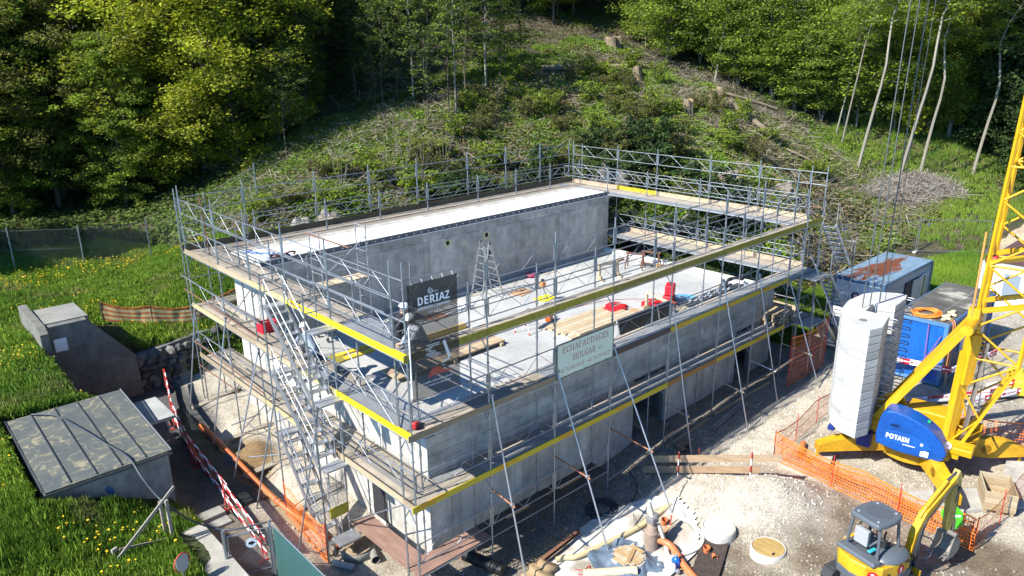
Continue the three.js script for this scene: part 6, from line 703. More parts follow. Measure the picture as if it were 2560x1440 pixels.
{
  const t = T('scaffold_stairs', 'aluminium stair flights climbing the left scaffold above the orange netting', 'stairs');
  for (const [y1, y0] of [[DY[3], DY[2]], [DY[2], DY[1]], [DY[1], gnd(-0.4, -3.5) + 0.15]]) flight(t, -0.68, -6.0, y1 - 0.02, -3.75, y0 + 0.02, 0.56, false);
  for (const z of [-6.05, -3.5]) { const g = gnd(-0.76, z); M('stair_post', mg([cy(0.0242, 7.5 - g, -0.76, g, z, 8), ...[1, 2, 3, 4, 5, 6, 7].map((k) => cy(0.042, 0.022, -0.76, g + k, z, 8))]), GALV, t); for (const y of DY.slice(1)) M('landing', bx(0.66, 0.05, 0.42, -0.38, y - 0.02, z + (z < -5 ? -0.12 : 0.1)), STEELP, t); for (const y of DY.slice(1)) M('landing_rail', mg([rod([-0.76, y + 1, z], [0, y + 1, z], 0.016, 6), rod([-0.76, y + 0.5, z], [0, y + 0.5, z], 0.016, 6)]), GALV2, t); }
  M('stair_gate', mg([rod([-0.05, DY[3] + 0.1, -5.9], [-0.05, DY[3] + 0.1, -4.2], 0.018), rod([-0.05, DY[3] + 1, -5.9], [-0.05, DY[3] + 1, -4.2], 0.018), rod([-0.05, DY[3] + 0.1, -4.2], [-0.05, DY[3] + 1, -4.2], 0.02), rod([-0.05, DY[3] + 0.1, -5.9], [-0.05, DY[3] + 1, -5.9], 0.02)]), GALV2, t);
  const gw = []; for (let y = 1.12; y < 2.05; y += 0.045) gw.push(rod([-0.62, y, -3.42], [-0.06, y, -3.42], 0.007, 4)); for (const x of [-0.62, -0.34, -0.06]) gw.push(rod([x, 1.1, -3.43], [x, 2.08, -3.43], 0.012, 5)); M('grid_guard', mg(gw), ALU, t);
  M('yellow_plate', rbx(0.58, 0.34, 0.03, 0.01, -0.34, 0.88, -3.4), YEL, t); M('stair_foot', mg([bx(0.7, 0.06, 0.5, -0.35, 0.12, -3.1), rod([-0.65, -0.5, -3.3], [-0.65, 0.2, -3.3], 0.02), rod([-0.05, -0.5, -3.3], [-0.05, 0.2, -3.3], 0.02)]), ALU, t);
  const nt = orangeNet('orange mesh netting hung below the left scaffold stairs', [-0.82, -5.95], [-0.82, -3.45], null, 1.25, 0, 0.06); delete nt.userData.group;
  const r = T('scaffold_stairs', 'dark stair flights in the tower at the right end of the scaffold', 'stairs');
  for (const [y1, y0, d] of [[DY[3] - 0.02, DY[2], 0], [DY[2], DY[1], 0], [DY[1], 0.45, 0]]) flight(r, 0.12, 20.75, y1, 22.6, y0, 0.56, true);
  for (const [x, z, h] of [[19.45, 0.1, 7.5], [22.75, 0.05, 5.6], [22.75, 0.75, 5.6], [20.6, 0.75, 5.4], [19.45, 0.75, 3.4]]) { const g = gnd(x, z); M('stair_post', mg([cy(0.0242, h - g, x, g, z, 8), ...[1, 2, 3, 4].map((k) => cy(0.042, 0.022, x, g + k, z, 8))]), GALV, r); } for (const y of [DY[1], DY[2]]) { M('landing', bx(1.2, 0.05, 0.66, 20.0, y - 0.02, 0.42), STEELP, r); M('landing_rail', mg([rod([20.6, y + 1, 0.75], [22.75, y + 1, 0.75], 0.018, 6), rod([20.6, y + 0.5, 0.75], [22.75, y + 0.5, 0.75], 0.018, 6), rod([22.75, y + 1, 0.05], [22.75, y + 1, 0.75], 0.018, 6)]), GALV, r); }
  M('leaning_tube', rod([19.9, 5.3, 0.15], [21.2, gnd(21.2, 1.9), 1.9], 0.026), ALU, r);
  const n2 = orangeNet('brownish orange netting shading the foot of the right stair tower', [17.9, 0.72], [20.5, 0.95], null, 2.1, 0, 0.07); delete n2.userData.group;
}
{ // signs
  const s = T('scaffold_sign', 'pale green scaffolder sign with red serif lettering on the front scaffold', 'sign', [5.02, 4.4, 0.07]);
  const tex = canvas(1024, 440, (c, w, h) => { c.fillStyle = '#cdd8c4'; c.fillRect(0, 0, w, h); for (let i = 0; i < 500; i++) { c.fillStyle = `rgba(${170 + 60 * R0()},${190 + 40 * R0()},${160 + 50 * R0()},0.12)`; c.fillRect(R0() * w, R0() * h, 90 * R0(), 40 * R0()); } c.fillStyle = '#8c2f3a'; c.textAlign = 'center'; c.font = '112px serif'; c.fillText('ECHAFAUDAGES', 512, 125, 850); c.fillText('HOLGAR', 480, 262, 420); c.fillStyle = '#7a2a2a'; c.font = 'italic 40px serif'; c.fillText('sàrl', 770, 245); c.fillStyle = '#8c2f3a'; c.font = '72px serif'; c.fillText('+41 79 342 33 65   +41 76 275 43 27', 505, 375, 960); });
  M('sign_board', bx(2.44, 1.04, 0.015, 1.22, 0.52, 0), [plain(0.3, 0.28, 0.22), plain(0.3, 0.28, 0.22), plain(0.3, 0.26, 0.2), plain(0.3, 0.28, 0.22), st({ map: tex, roughness: 0.55 }), plain(0.4, 0.4, 0.36)], s);
  M('sign_edge', mg([bx(2.48, 0.03, 0.04, 1.22, 1.045, 0), bx(2.48, 0.03, 0.04, 1.22, -0.005, 0), bx(0.03, 1.04, 0.04, -0.01, 0.52, 0), bx(0.03, 1.04, 0.04, 2.45, 0.52, 0)]), plain(0.17, 0.15, 0.12), s); for (let k = 0; k < 5; k++) M('rivet', cy(0.012, 0.012, 0, 0, 0, 8).rotateX(Math.PI / 2).translate(0.3 + k * 0.45, 0.03, 0.01), BLACK, s);
  const b = T('advert_banner', 'dark see through joinery banner hanging at the scaffold corner', 'banner', [0.05, 5.42, 0.07]);
  const bt = canvas(512, 1024, (c, w, h) => { c.fillStyle = 'rgba(52,51,50,0.7)'; c.fillRect(0, 0, w, h); c.fillStyle = 'rgba(34,34,35,0.5)'; c.fillRect(0, 0, w, h * 0.32); c.fillStyle = '#f2f2f2'; c.textAlign = 'center'; c.font = 'bold 96px sans-serif'; c.fillText('DERIAZ', 262, 196, 330); c.font = 'bold 30px sans-serif'; c.fillText('MENUISERIE I CHARPENTE', 262, 236, 330); c.font = '22px sans-serif'; c.fillText('Depuis 1871', 262, 276); c.strokeStyle = '#e4e4e4'; c.lineWidth = 6; c.beginPath(); for (let a = 0; a < 11; a += 0.2) c.lineTo(236 + (4 + a * 2.2) * Math.cos(a), 92 + (4 + a * 2.2) * Math.sin(a)); c.stroke(); c.font = '14px sans-serif'; c.fillText('DERIAZ', 280, 108);
    c.fillStyle = 'rgba(225,225,225,0.75)'; for (let k = 0; k < 8; k++) { c.fillRect(170 + 18 * Math.sin(k * 2), 560 + k * 15, 90 + 40 * Math.cos(k), 8); } c.save(); c.translate(345, 560); c.rotate(-0.32); c.fillStyle = 'rgba(225,228,232,0.85)'; c.fillRect(-14, 0, 30, 180); c.restore(); c.fillStyle = 'rgba(220,225,230,0.8)'; c.fillRect(330, 735, 70, 16);
    c.fillStyle = 'rgba(190,74,52,0.8)'; c.beginPath(); c.moveTo(170, 860); c.bezierCurveTo(200, 780, 250, 760, 300, 790); c.bezierCurveTo(340, 830, 380, 830, 420, 838); c.lineTo(412, 856); c.bezierCurveTo(330, 850, 240, 842, 170, 860); c.fill(); c.strokeStyle = 'rgba(220,220,220,0.8)'; c.lineWidth = 5; c.beginPath(); c.arc(340, 770, 18, 0.5, 5.5); c.stroke(); c.fillStyle = '#f0f0f0'; c.font = '24px sans-serif'; c.fillText('La qualité, efficacité et sécurité', 262, 905, 330); c.fillText('pour toutes vos demandes', 262, 938, 330); });
  const bg = new THREE.PlaneGeometry(1.47, 2.92, 14, 30), p = bg.attributes.position; for (let i = 0; i < p.count; i++) p.setZ(i, 0.03 * wn(p.getX(i), p.getY(i), 40) + 0.015 * Math.sin(p.getX(i) * 5)); bg.computeVertexNormals(); M('banner_cloth', bg.translate(0.735, 1.46, 0), st({ map: bt, transparent: true, roughness: 0.7, side: THREE.DoubleSide }), b);
  for (let k = 0; k < 5; k++) M('banner_tie', rod([0.15 + k * 0.3, 2.9, 0], [0.15 + k * 0.3, 2.99, -0.04], 0.008, 5), plain(0.6, 0.6, 0.6), b); M('white_pole', rod([0.0, 0.1, 0.0], [0.0, 1.9, 0.0], 0.02), plain(0.75, 0.76, 0.78, 0.4), b);
}
// people: one continuous body from a smooth field over tapered bones
function bodyGeo(J, bones, cell = 0.022) {
  const lo = V(9, 9, 9), hi = V(-9, -9, -9); for (const b of bones) for (const k of [0, 1]) { const j = J[b[k]]; lo.min(V(j[0] - 0.2, j[1] - 0.2, j[2] - 0.2)); hi.max(V(j[0] + 0.2, j[1] + 0.2, j[2] + 0.2)); }
  const ext = Math.max(hi.x - lo.x, hi.y - lo.y, hi.z - lo.z), n = Math.ceil(ext / cell), mc = new MarchingCubes(n, new THREE.MeshBasicMaterial(), false, false, 120000); const h = ext / 2, c = lo.clone().add(hi).multiplyScalar(0.5);
  const segs = bones.map((b) => ({ a: v3(J[b[0]]), b: v3(J[b[1]]), ra: b[2], rb: b[3], col: b[4] })), q = V(), ab = V();
  const dist = (s, p) => { ab.copy(s.b).sub(s.a); q.copy(p).sub(s.a); const t = clamp(q.dot(ab) / Math.max(1e-6, ab.lengthSq()), 0, 1); return q.addScaledVector(ab, -t).length() - lerp(s.ra, s.rb, t); }, P = V(), K = 0.035;
  for (let z = 0; z < n; z++) for (let y = 0; y < n; y++) for (let x = 0; x < n; x++) { P.set((x / (n / 2) - 1) * h + c.x, (y / (n / 2) - 1) * h + c.y, (z / (n / 2) - 1) * h + c.z); let d = 9; for (const s of segs) { const e = dist(s, P), m = clamp(0.5 + (0.5 * (d - e)) / K, 0, 1); d = lerp(d, e, m) - K * m * (1 - m); } mc.field[x + y * n + z * n * n] = -d; }
  mc.isolation = 0; mc.update(); const N = mc.count, pos = new Float32Array(N * 3), nor = new Float32Array(N * 3), col = new Float32Array(N * 3);
  for (let i = 0; i < N; i++) { P.set(mc.positionArray[3 * i] * h + c.x, mc.positionArray[3 * i + 1] * h + c.y, mc.positionArray[3 * i + 2] * h + c.z); pos.set(P.toArray(), 3 * i); let bd = 9, bc = null; for (const s of segs) { const e = dist(s, P); if (e < bd) { bd = e; bc = s.col; } } col.set(bc, 3 * i); const l = Math.hypot(mc.normalArray[3 * i], mc.normalArray[3 * i + 1], mc.normalArray[3 * i + 2]) || 1; for (let k = 0; k < 3; k++) nor[3 * i + k] = mc.normalArray[3 * i + k] / l; }
  const g = new THREE.BufferGeometry(); g.setAttribute('position', new THREE.BufferAttribute(pos, 3)); g.setAttribute('normal', new THREE.BufferAttribute(nor, 3)); g.setAttribute('color', new THREE.BufferAttribute(col, 3)); return g;
}
function worker(label, p, ry, top, legs, J, helmet = true) {
  const t = T('person', label, 'person', p, ry), skin = [0.42, 0.25, 0.18], boot = [0.05, 0.04, 0.035], B = [['pel', 'chest', 0.15, 0.17, top], ['chest', 'neck', 0.15, 0.07, top], ['neck', 'head0', 0.055, 0.06, skin], ['head0', 'head1', 0.085, 0.1, skin], ['head0', 'nose', 0.05, 0.022, skin]];
  for (const s of ['l', 'r']) { B.push(['chest', s + 'sh', 0.12, 0.075, top], [s + 'sh', s + 'el', 0.065, 0.05, top], [s + 'el', s + 'wr', 0.048, 0.034, top], [s + 'wr', s + 'pa', 0.034, 0.04, skin], ['pel', s + 'hip', 0.13, 0.1, legs], [s + 'hip', s + 'kn', 0.1, 0.07, legs], [s + 'kn', s + 'an', 0.07, 0.048, legs], [s + 'an', s + 'toe', 0.052, 0.045, boot]); }
  for (const s of ['l', 'r']) { const a = v3(J[s + 'wr']), b = v3(J[s + 'pa']), d = b.clone().sub(a).normalize(), side = V(d.z, 0, -d.x).normalize(); for (let k = 0; k < 4; k++) { const r = b.clone().addScaledVector(side, (k - 1.5) * 0.021), m = r.clone().addScaledVector(d, 0.04), e = m.clone().addScaledVector(d, 0.03 - 0.005 * Math.abs(k - 1.5)).add(V(0, -0.02, 0)); J[s + 'f' + k] = r.toArray(); J[s + 'g' + k] = m.toArray(); J[s + 'h' + k] = e.toArray(); B.push([s + 'f' + k, s + 'g' + k, 0.011, 0.0095, skin], [s + 'g' + k, s + 'h' + k, 0.0095, 0.008, skin]); } const th = a.clone().lerp(b, 0.5).addScaledVector(side, -0.035), te = th.clone().addScaledVector(side, -0.03).addScaledVector(d, 0.035); J[s + 't0'] = th.toArray(); J[s + 't1'] = te.toArray(); B.push([s + 't0', s + 't1', 0.013, 0.01, skin]); }
  M('body', bodyGeo(J, B), st({ vertexColors: true, roughness: 0.85 }), t);
  if (helmet) { const h = new THREE.Group(); h.name = 'helmet'; const d = v3(J.head1).sub(v3(J.head0)).normalize(); h.position.copy(v3(J.head1)).addScaledVector(d, 0.02); h.quaternion.setFromUnitVectors(YUP, d); t.add(h); const sh = new THREE.SphereGeometry(1, 24, 12, 0, Math.PI * 2, 0, Math.PI / 2); sh.scale(0.125, 0.125, 0.145); M('helmet_shell', sh, plain(0.8, 0.81, 0.82, 0.3), h); M('helmet_brim', cy(0.135, 0.015, 0, -0.01, 0.015, 24), plain(0.78, 0.79, 0.8, 0.3), h); M('helmet_band', new THREE.TorusGeometry(0.128, 0.007, 6, 24).rotateX(Math.PI / 2).translate(0, 0.012, 0), plain(0.15, 0.16, 0.2), h); }
  return t;
}
const crouch = (lean) => ({ pel: [0, 0.36, 0], chest: [0, 0.68, 0.14 + lean], neck: [0, 0.84, 0.2 + lean], head0: [0, 0.92, 0.24 + lean], head1: [0, 1.0, 0.26 + lean], nose: [0, 0.92, 0.36 + lean], lsh: [0.2, 0.76, 0.17 + lean], lel: [0.27, 0.55, 0.34 + lean], lwr: [0.16, 0.46, 0.55 + lean], lpa: [0.13, 0.44, 0.63 + lean], rsh: [-0.2, 0.76, 0.17 + lean], rel: [-0.26, 0.52, 0.3 + lean], rwr: [-0.14, 0.36, 0.48 + lean], rpa: [-0.11, 0.32, 0.55 + lean], lhip: [0.11, 0.33, 0.02], lkn: [0.18, 0.5, 0.38], lan: [0.15, 0.09, 0.22], ltoe: [0.16, 0.05, 0.4], rhip: [-0.11, 0.33, 0.02], rkn: [-0.16, 0.12, 0.4], ran: [-0.14, 0.1, -0.06], rtoe: [-0.14, 0.05, -0.02] });
worker('person in black jacket and white helmet kneeling on the corner deck', [0.5, DY[3] - 0.1, -1.2], 1.2, [0.012, 0.012, 0.014], [0.015, 0.016, 0.02], crouch(0)); worker('person in pale top and white helmet crouching just behind the banner', [0.85, DY[3] - 0.2, -0.5], -1.9, [0.5, 0.51, 0.54], [0.25, 0.25, 0.27], crouch(0.03)); worker('person in blue grey shirt and black trousers bending over on the middle left deck', [0.72, DY[2], -6.15], Math.PI, [0.22, 0.27, 0.34], [0.015, 0.015, 0.018], crouch(0.22));
// things on the slab
const SY = SL + 0.005, RED = plain(0.5, 0.012, 0.02, 0.5), LW = [wood(0.66, 0.55, 0.38), wood(0.6, 0.47, 0.3), wood(0.7, 0.6, 0.44)];
{ const t = T('step_ladder', 'aluminium folding ladder standing open before the upper concrete wall', 'ladder', [10.3, SY, -9.2]), leg = (x0, x1, n) => { const g = []; for (const z of [-0.28, 0.28]) g.push(beam([x0, 0, z * 1.25], [x1, 2.35, z], 0.028, 0.07)); for (let k = 1; k < 8; k++) g.push(rod([lerp(x0, x1, k / 8), (2.35 * k) / 8, -0.28 * (1.25 - k / 32)], [lerp(x0, x1, k / 8), (2.35 * k) / 8, 0.28 * (1.25 - k / 32)], 0.016, 6)); return mg(g); }; M('front_frame', leg(-0.5, 0.0, 8), ALU, t); M('rear_frame', leg(0.65, 0.06, 8), ALU, t); M('hinge', mg([rbx(0.14, 0.1, 0.06, 0.02, 0.03, 2.34, 0.28), rbx(0.14, 0.1, 0.06, 0.02, 0.03, 2.34, -0.28)]), plain(0.1, 0.1, 0.1), t); M('lamp', cy(0.07, 0.1, -0.2, 1.55, 0.3, 14), plain(0.6, 0.35, 0.08), t); }
function softBag(label, x, z, sx, sz, h, seed) { const t = T('tool_bag', label, 'bag', [x, SY, z]), g = new THREE.SphereGeometry(1, 26, 14), p = g.attributes.position; for (let i = 0; i < p.count; i++) { const a = p.getX(i), b = p.getY(i), c = p.getZ(i), f = 1 + 1.1 * wn(a * 2 + seed, c * 2, 45); p.setXYZ(i, a * f * sx, Math.max(0, (b * 0.5 + 0.5) * h * (1 + 0.9 * wn(a * 3, c * 3 + seed, 80))), c * f * sz); } g.computeVertexNormals(); M('bag_body', g, RED, t); M('bag_strap', pipe([[-sx * 0.6, h * 0.9, 0], [0, h * 1.25, 0.05], [sx * 0.6, h * 0.8, 0.1]], 0.015, 16, 5), BLACK, t); for (let k = 0; k < 5; k++) M('hand_tool', rod([-0.2 + 0.1 * k, h * 0.9, -0.1], [-0.1 + 0.1 * k, h * 1.05, 0.12], 0.018, 6), k % 2 ? wood(0.5, 0.35, 0.2) : plain(0.2, 0.2, 0.2, 0.5), t); return t; }
softBag('open red tool bag lying on the slab left of the white trestle', 12.95, -4.35, 0.55, 0.4, 0.16, 1); softBag('crumpled red bag lying beside the red tool cases', 14.2, -3.45, 0.5, 0.4, 0.25, 4);
{ const hl = st({ roughness: 0.5, map: canvas(128, 48, (c) => { c.fillStyle = '#b8101e'; c.fillRect(0, 0, 128, 48); c.fillStyle = '#f4f4f4'; c.font = 'bold 34px sans-serif'; c.textAlign = 'center'; c.fillText('HILTI', 64, 36); }) }); [['upper red tool case with white lettering by the steel channels', 14.85, 0.46, -3.1, 0.5], ['lower red tool case under the lettered case', 14.85, 0.02, -3.15, 0.35]].forEach(([lb, x, y, z, ry], i) => { const t = T('tool_case', lb, 'tool case', [x, SY + y, z], ry); M('case_body', rbx(0.62, 0.4, 0.36, 0.04, 0, 0.21, 0), RED, t); M('case_grip', pipe([[-0.1, 0.4, 0], [-0.08, 0.47, 0], [0.08, 0.47, 0], [0.1, 0.4, 0]], 0.015, 14, 6), BLACK, t); M('case_latch', mg([bx(0.06, 0.08, 0.02, -0.2, 0.3, 0.185), bx(0.06, 0.08, 0.02, 0.2, 0.3, 0.185)]), BLACK, t); if (!i) M('case_label', new THREE.PlaneGeometry(0.36, 0.14).translate(0, 0.16, 0.184), hl, t); }); const o = T('orange_bucket', 'small orange box in the shade below the red cases', 'box', [14.45, SY, -2.7]); M('box_body', rbx(0.3, 0.26, 0.26, 0.04, 0, 0.13, 0), plain(0.55, 0.12, 0.03), o); M('box_lid', rbx(0.32, 0.04, 0.28, 0.015, 0, 0.28, 0), plain(0.45, 0.1, 0.03), o); }
function trestle(label, a, b, h = 0.78) { const t = T('wooden_trestle', label, 'trestle'), y = SY; M('cross_beam', uvm(beam([a[0], y + h, a[1]], [b[0], y + h, b[1]], 0.08, 0.1)), LW[2], t); const ang = Math.atan2(b[1] - a[1], b[0] - a[0]); for (const q of [a, b]) { M('trestle_leg', uvm(bx(0.1, h, 0.09, q[0], y + h / 2, q[1], -ang)), LW[0], t); M('trestle_foot', uvm(bx(0.1, 0.07, 0.62, q[0], y + 0.035, q[1], -ang)), LW[0], t); M('foot_gusset', bx(0.09, 0.16, 0.3, q[0], y + 0.14, q[1], -ang), LW[1], t); } }
trestle('white wooden trestle standing on the slab by the red tool cases', [13.6, -3.3], [13.15, -1.95]); trestle('pale wooden trestle farther back on the slab', [15.4, -7.3], [16.4, -7.1], 0.7);
[[18.0, -7.35, 'brown saw horse at the far right of the slab'], [18.75, -7.0, 'second brown saw horse at the far right of the slab beside the plank']].forEach(([x, z, lb]) => { const t = T('saw_horse', lb, 'saw horse', [x, SY, z], 0.4), W = wood(0.22, 0.1, 0.06); M('top_rail', bx(0.1, 0.08, 0.9, 0, 0.72, 0), W, t); for (const s of [-1, 1]) for (const q of [-1, 1]) M('leg', rod([s * 0.04, 0.7, q * 0.36], [s * 0.26, 0, q * 0.42], 0.03, 6), W, t); });
const board = (lb, x, z, w, h, d, ry, m, cat = 'board', y = 0) => tag(M('loose_board', uvm(bx(w, h, d, x, SY + y + h / 2, z, ry)), m), lb, cat);
board('orange plank lying on the slab before the right end of the upper wall', 18.2, -8.7, 1.2, 0.08, 0.16, 0.05, wood(0.5, 0.31, 0.17)); board('brown plank beside the saw horses at the slab edge', 19.0, -6.75, 0.22, 0.12, 1.3, 0.3, wood(0.4, 0.28, 0.16)); board('orange square board lying in the ladder shadow', 11.7, -8.5, 0.95, 0.02, 0.7, 0.2, wood(0.62, 0.38, 0.22)); board('tan square board between trestle and red bag', 13.05, -3.4, 0.95, 0.03, 0.75, 0.25, wood(0.58, 0.4, 0.24)); board('bright yellow sheet lying in the middle of the slab', 11.85, -7.2, 0.85, 0.02, 0.6, 0.1, plain(0.75, 0.62, 0.01)); board('short plank lying near the right slab edge', 17.9, -2.75, 1.0, 0.08, 0.15, 0.35, wood(0.4, 0.3, 0.18)); board('white insulation sheet lying by the banner side of the slab', 8.35, -8.9, 1.5, 0.05, 0.7, 0.15, plain(0.75, 0.75, 0.74)); board('second orange sheet lying by the ladder toward the banner', 7.2, -8.6, 0.9, 0.03, 0.6, 0.3, wood(0.6, 0.33, 0.2)); board('upper yellow formwork board on the left of the slab', 3.4, -7.85, 2.1, 0.05, 0.22, 0.0, plain(0.7, 0.42, 0.03)); board('lower yellow formwork board on the left of the slab', 3.55, -7.45, 2.2, 0.05, 0.24, 0.03, plain(0.72, 0.45, 0.03)); board('olive square plate by the yellow formwork boards', 2.2, -7.6, 0.8, 0.04, 0.7, 0.2, plain(0.22, 0.19, 0.03));
board('orange formwork beam lying across the slab behind the banner', 5.6, -6.9, 3.4, 0.16, 0.2, 0.02, plain(0.62, 0.4, 0.06), 'beam');
{ const t = T('plank_stack', 'wide stack of pale planks laid out on the slab behind the sign', 'planks', [11.0, SY, -4.0]); for (let k = 0; k < 7; k++) M('plank', uvm(bx(3.6 - 0.15 * (k % 3), 0.05, 0.21, 0.08 * (k % 3), 0.03, -0.7 + 0.225 * k), 1, k * 0.3), LW[k % 3], t); for (let k = 0; k < 3; k++) M('plank', uvm(bx(3.2, 0.05, 0.21, 0.25, 0.085, 0.2 + 0.225 * k), 1, k * 0.4), LW[(k + 1) % 3], t);
  const u = T('plank_stack', 'long plank platform on bearers running behind the banner', 'planks', [4.95, SY, -5.05], 0.02); for (let k = 0; k < 4; k++) M('plank', uvm(bx(4.6, 0.05, 0.22, 0, 0.14, -0.35 + 0.232 * k), 1, k * 0.3), [LW[1], wood(0.5, 0.36, 0.28), LW[0]][k % 3], u); for (const x of [-1.9, 0, 2.1]) M('bearer', uvm(bx(0.12, 0.1, 1.1, x, 0.06, 0)), LW[1], u);
  const w = T('board_bundle', 'bundle of grey weathered boards beside the steel channels', 'planks', [14.0, SY, -1.95], 0.3); for (let k = 0; k < 9; k++) M('plank', uvm(bx(1.3, 0.06, 0.13, 0.05 * Math.sin(k * 3), 0.05 + 0.07 * Math.floor(k / 3), -0.2 + 0.17 * (k % 3), 0.05 * Math.sin(k))), [wood(0.4, 0.36, 0.3), wood(0.48, 0.42, 0.33)][k % 2], w); }
{ const t = T('formwork_panel', 'dark framed formwork panel leaning at the slab edge beside the sign', 'panel', [11.45, SY, -1.55]); const q = M('panel_face', bx(3.0, 0.95, 0.03, 0, 0.48, 0), plain(0.025, 0.026, 0.028, 0.25), t), f = M('panel_frame', mg([bx(3.08, 0.05, 0.06, 0, 0.97, 0), bx(3.08, 0.05, 0.06, 0, 0.03, 0), bx(0.05, 0.95, 0.06, -1.52, 0.5, 0), bx(0.05, 0.95, 0.06, 1.52, 0.5, 0), bx(0.045, 0.95, 0.07, 0.75, 0.5, 0)]), ALU, t); q.rotation.x = f.rotation.x = -0.25; }
{ const t = T('steel_channels', 'pile of grey steel channels with shiny clamps on the slab edge', 'steel', [16.6, SY, -2.0]), m1 = steel(0.17, 0.2, 0.23, 0.45, 0.6); for (let k = 0; k < 9; k++) { const L = 4.4 - 0.3 * (k % 3); M('channel', mg([bx(L, 0.012, 0.12, 0, 0.11, 0), bx(L, 0.11, 0.012, 0, 0.055, 0.056), bx(L, 0.11, 0.012, 0, 0.055, -0.056)]).translate(0.1 * Math.sin(k * 2), 0.12 * Math.floor(k / 5), -0.5 + 0.19 * (k % 5)), k % 3 ? m1 : GALV, t); } for (let k = 0; k < 12; k++) M('clamp', mg([rbx(0.16, 0.05, 0.1, 0.01), cy(0.03, 0.06, 0.03, 0.02, 0, 8)]).translate(-1.4 + 0.22 * k, 0.27, -0.35 + 0.12 * (k % 3)), ALU, t); M('black_hose_bundle', pipe([[1.0, 0.3, -0.3], [1.6, 0.5, -0.45], [2.2, 0.45, -0.2], [2.5, 0.3, -0.4]], 0.07, 24, 8), BLACK, t);
  tag(M('blue_hose_coil', pipe(Array.from({ length: 60 }, (_, i) => { const a = i * 0.5, r = 0.36 + 0.08 * Math.sin(i); return [15.7 + r * Math.cos(a), SY + 0.03 + 0.003 * i, -3.0 + r * Math.sin(a)]; }), 0.016, 260, 5), plain(0.1, 0.36, 0.6, 0.4)), 'coil of light blue hose behind the steel channels', 'hose'); tag(M('red_cable', pipe([[7.6, SY + 0.01, -6.3], [9.5, SY + 0.01, -6.2], [11.5, SY + 0.01, -5.6], [13.5, SY + 0.01, -5.2], [15.5, SY + 0.01, -3.6], [16.6, SY + 0.01, -3.2]], 0.01, 80, 5), plain(0.35, 0.06, 0.05)), 'thin red cable snaking over the slab', 'cable');
  tag(M('red_blue_roll', mg([new THREE.TorusGeometry(0.2, 0.08, 10, 24).rotateX(Math.PI / 2).translate(13.6, SY + 0.1, -9.85)]), plain(0.3, 0.03, 0.08)), 'red coil lying at the foot of the upper wall', 'coil'); tag(M('blue_strap', pipe([[13.75, SY + 0.05, -9.9], [14.1, SY + 0.12, -9.95], [14.4, SY + 0.05, -9.9]], 0.05, 16, 6), plain(0.03, 0.1, 0.35)), 'blue strap lying beside the red coil at the wall foot', 'strap'); }
{ const t = T('laser_tripod', 'orange and black laser level on a tripod beside the yellow sheet', 'tripod', [11.5, SY, -7.0]); M('laser_head', mg([rbx(0.2, 0.2, 0.2, 0.03, 0, 0.75, 0)]), plain(0.65, 0.25, 0.04), t); M('laser_cap', cy(0.07, 0.12, 0, 0.84, 0, 14), BLACK, t); for (let k = 0; k < 3; k++) M('tripod_leg', rod([0, 0.68, 0], [0.3 * Math.cos(k * 2.1), 0, 0.3 * Math.sin(k * 2.1)], 0.016, 6), k ? ALU : BLACK, t);
  const c = T('cut_off_saw', 'orange motor saw lying on the slab behind the yellow deck edge', 'saw', [10.0, SY, -5.15], 0.5); M('saw_body', rbx(0.4, 0.24, 0.24, 0.06, 0, 0.16, 0), plain(0.6, 0.1, 0.02, 0.4), c); M('saw_grip', pipe([[-0.15, 0.25, 0], [-0.05, 0.42, 0], [0.15, 0.38, 0], [0.2, 0.22, 0]], 0.02, 18, 6), BLACK, c); M('saw_blade', bx(0.42, 0.07, 0.012, 0.4, 0.12, 0.05), GALV, c);
  const s = T('saw_stand', 'thin red and white legged saw stand on the slab', 'stand', [8.75, SY, -5.05], 0.3); for (const x of [-0.4, 0.4]) for (const z of [-0.3, 0.3]) { M('stand_leg', rod([x * 0.7, 0.7, z * 0.4], [x, 0.05, z], 0.018, 6), plain(0.7, 0.7, 0.68), s); M('red_foot', cy(0.03, 0.08, x, 0, z, 8), plain(0.55, 0.08, 0.05), s); } M('stand_top', bx(0.7, 0.05, 0.3, 0, 0.72, 0), plain(0.12, 0.12, 0.13), s); }
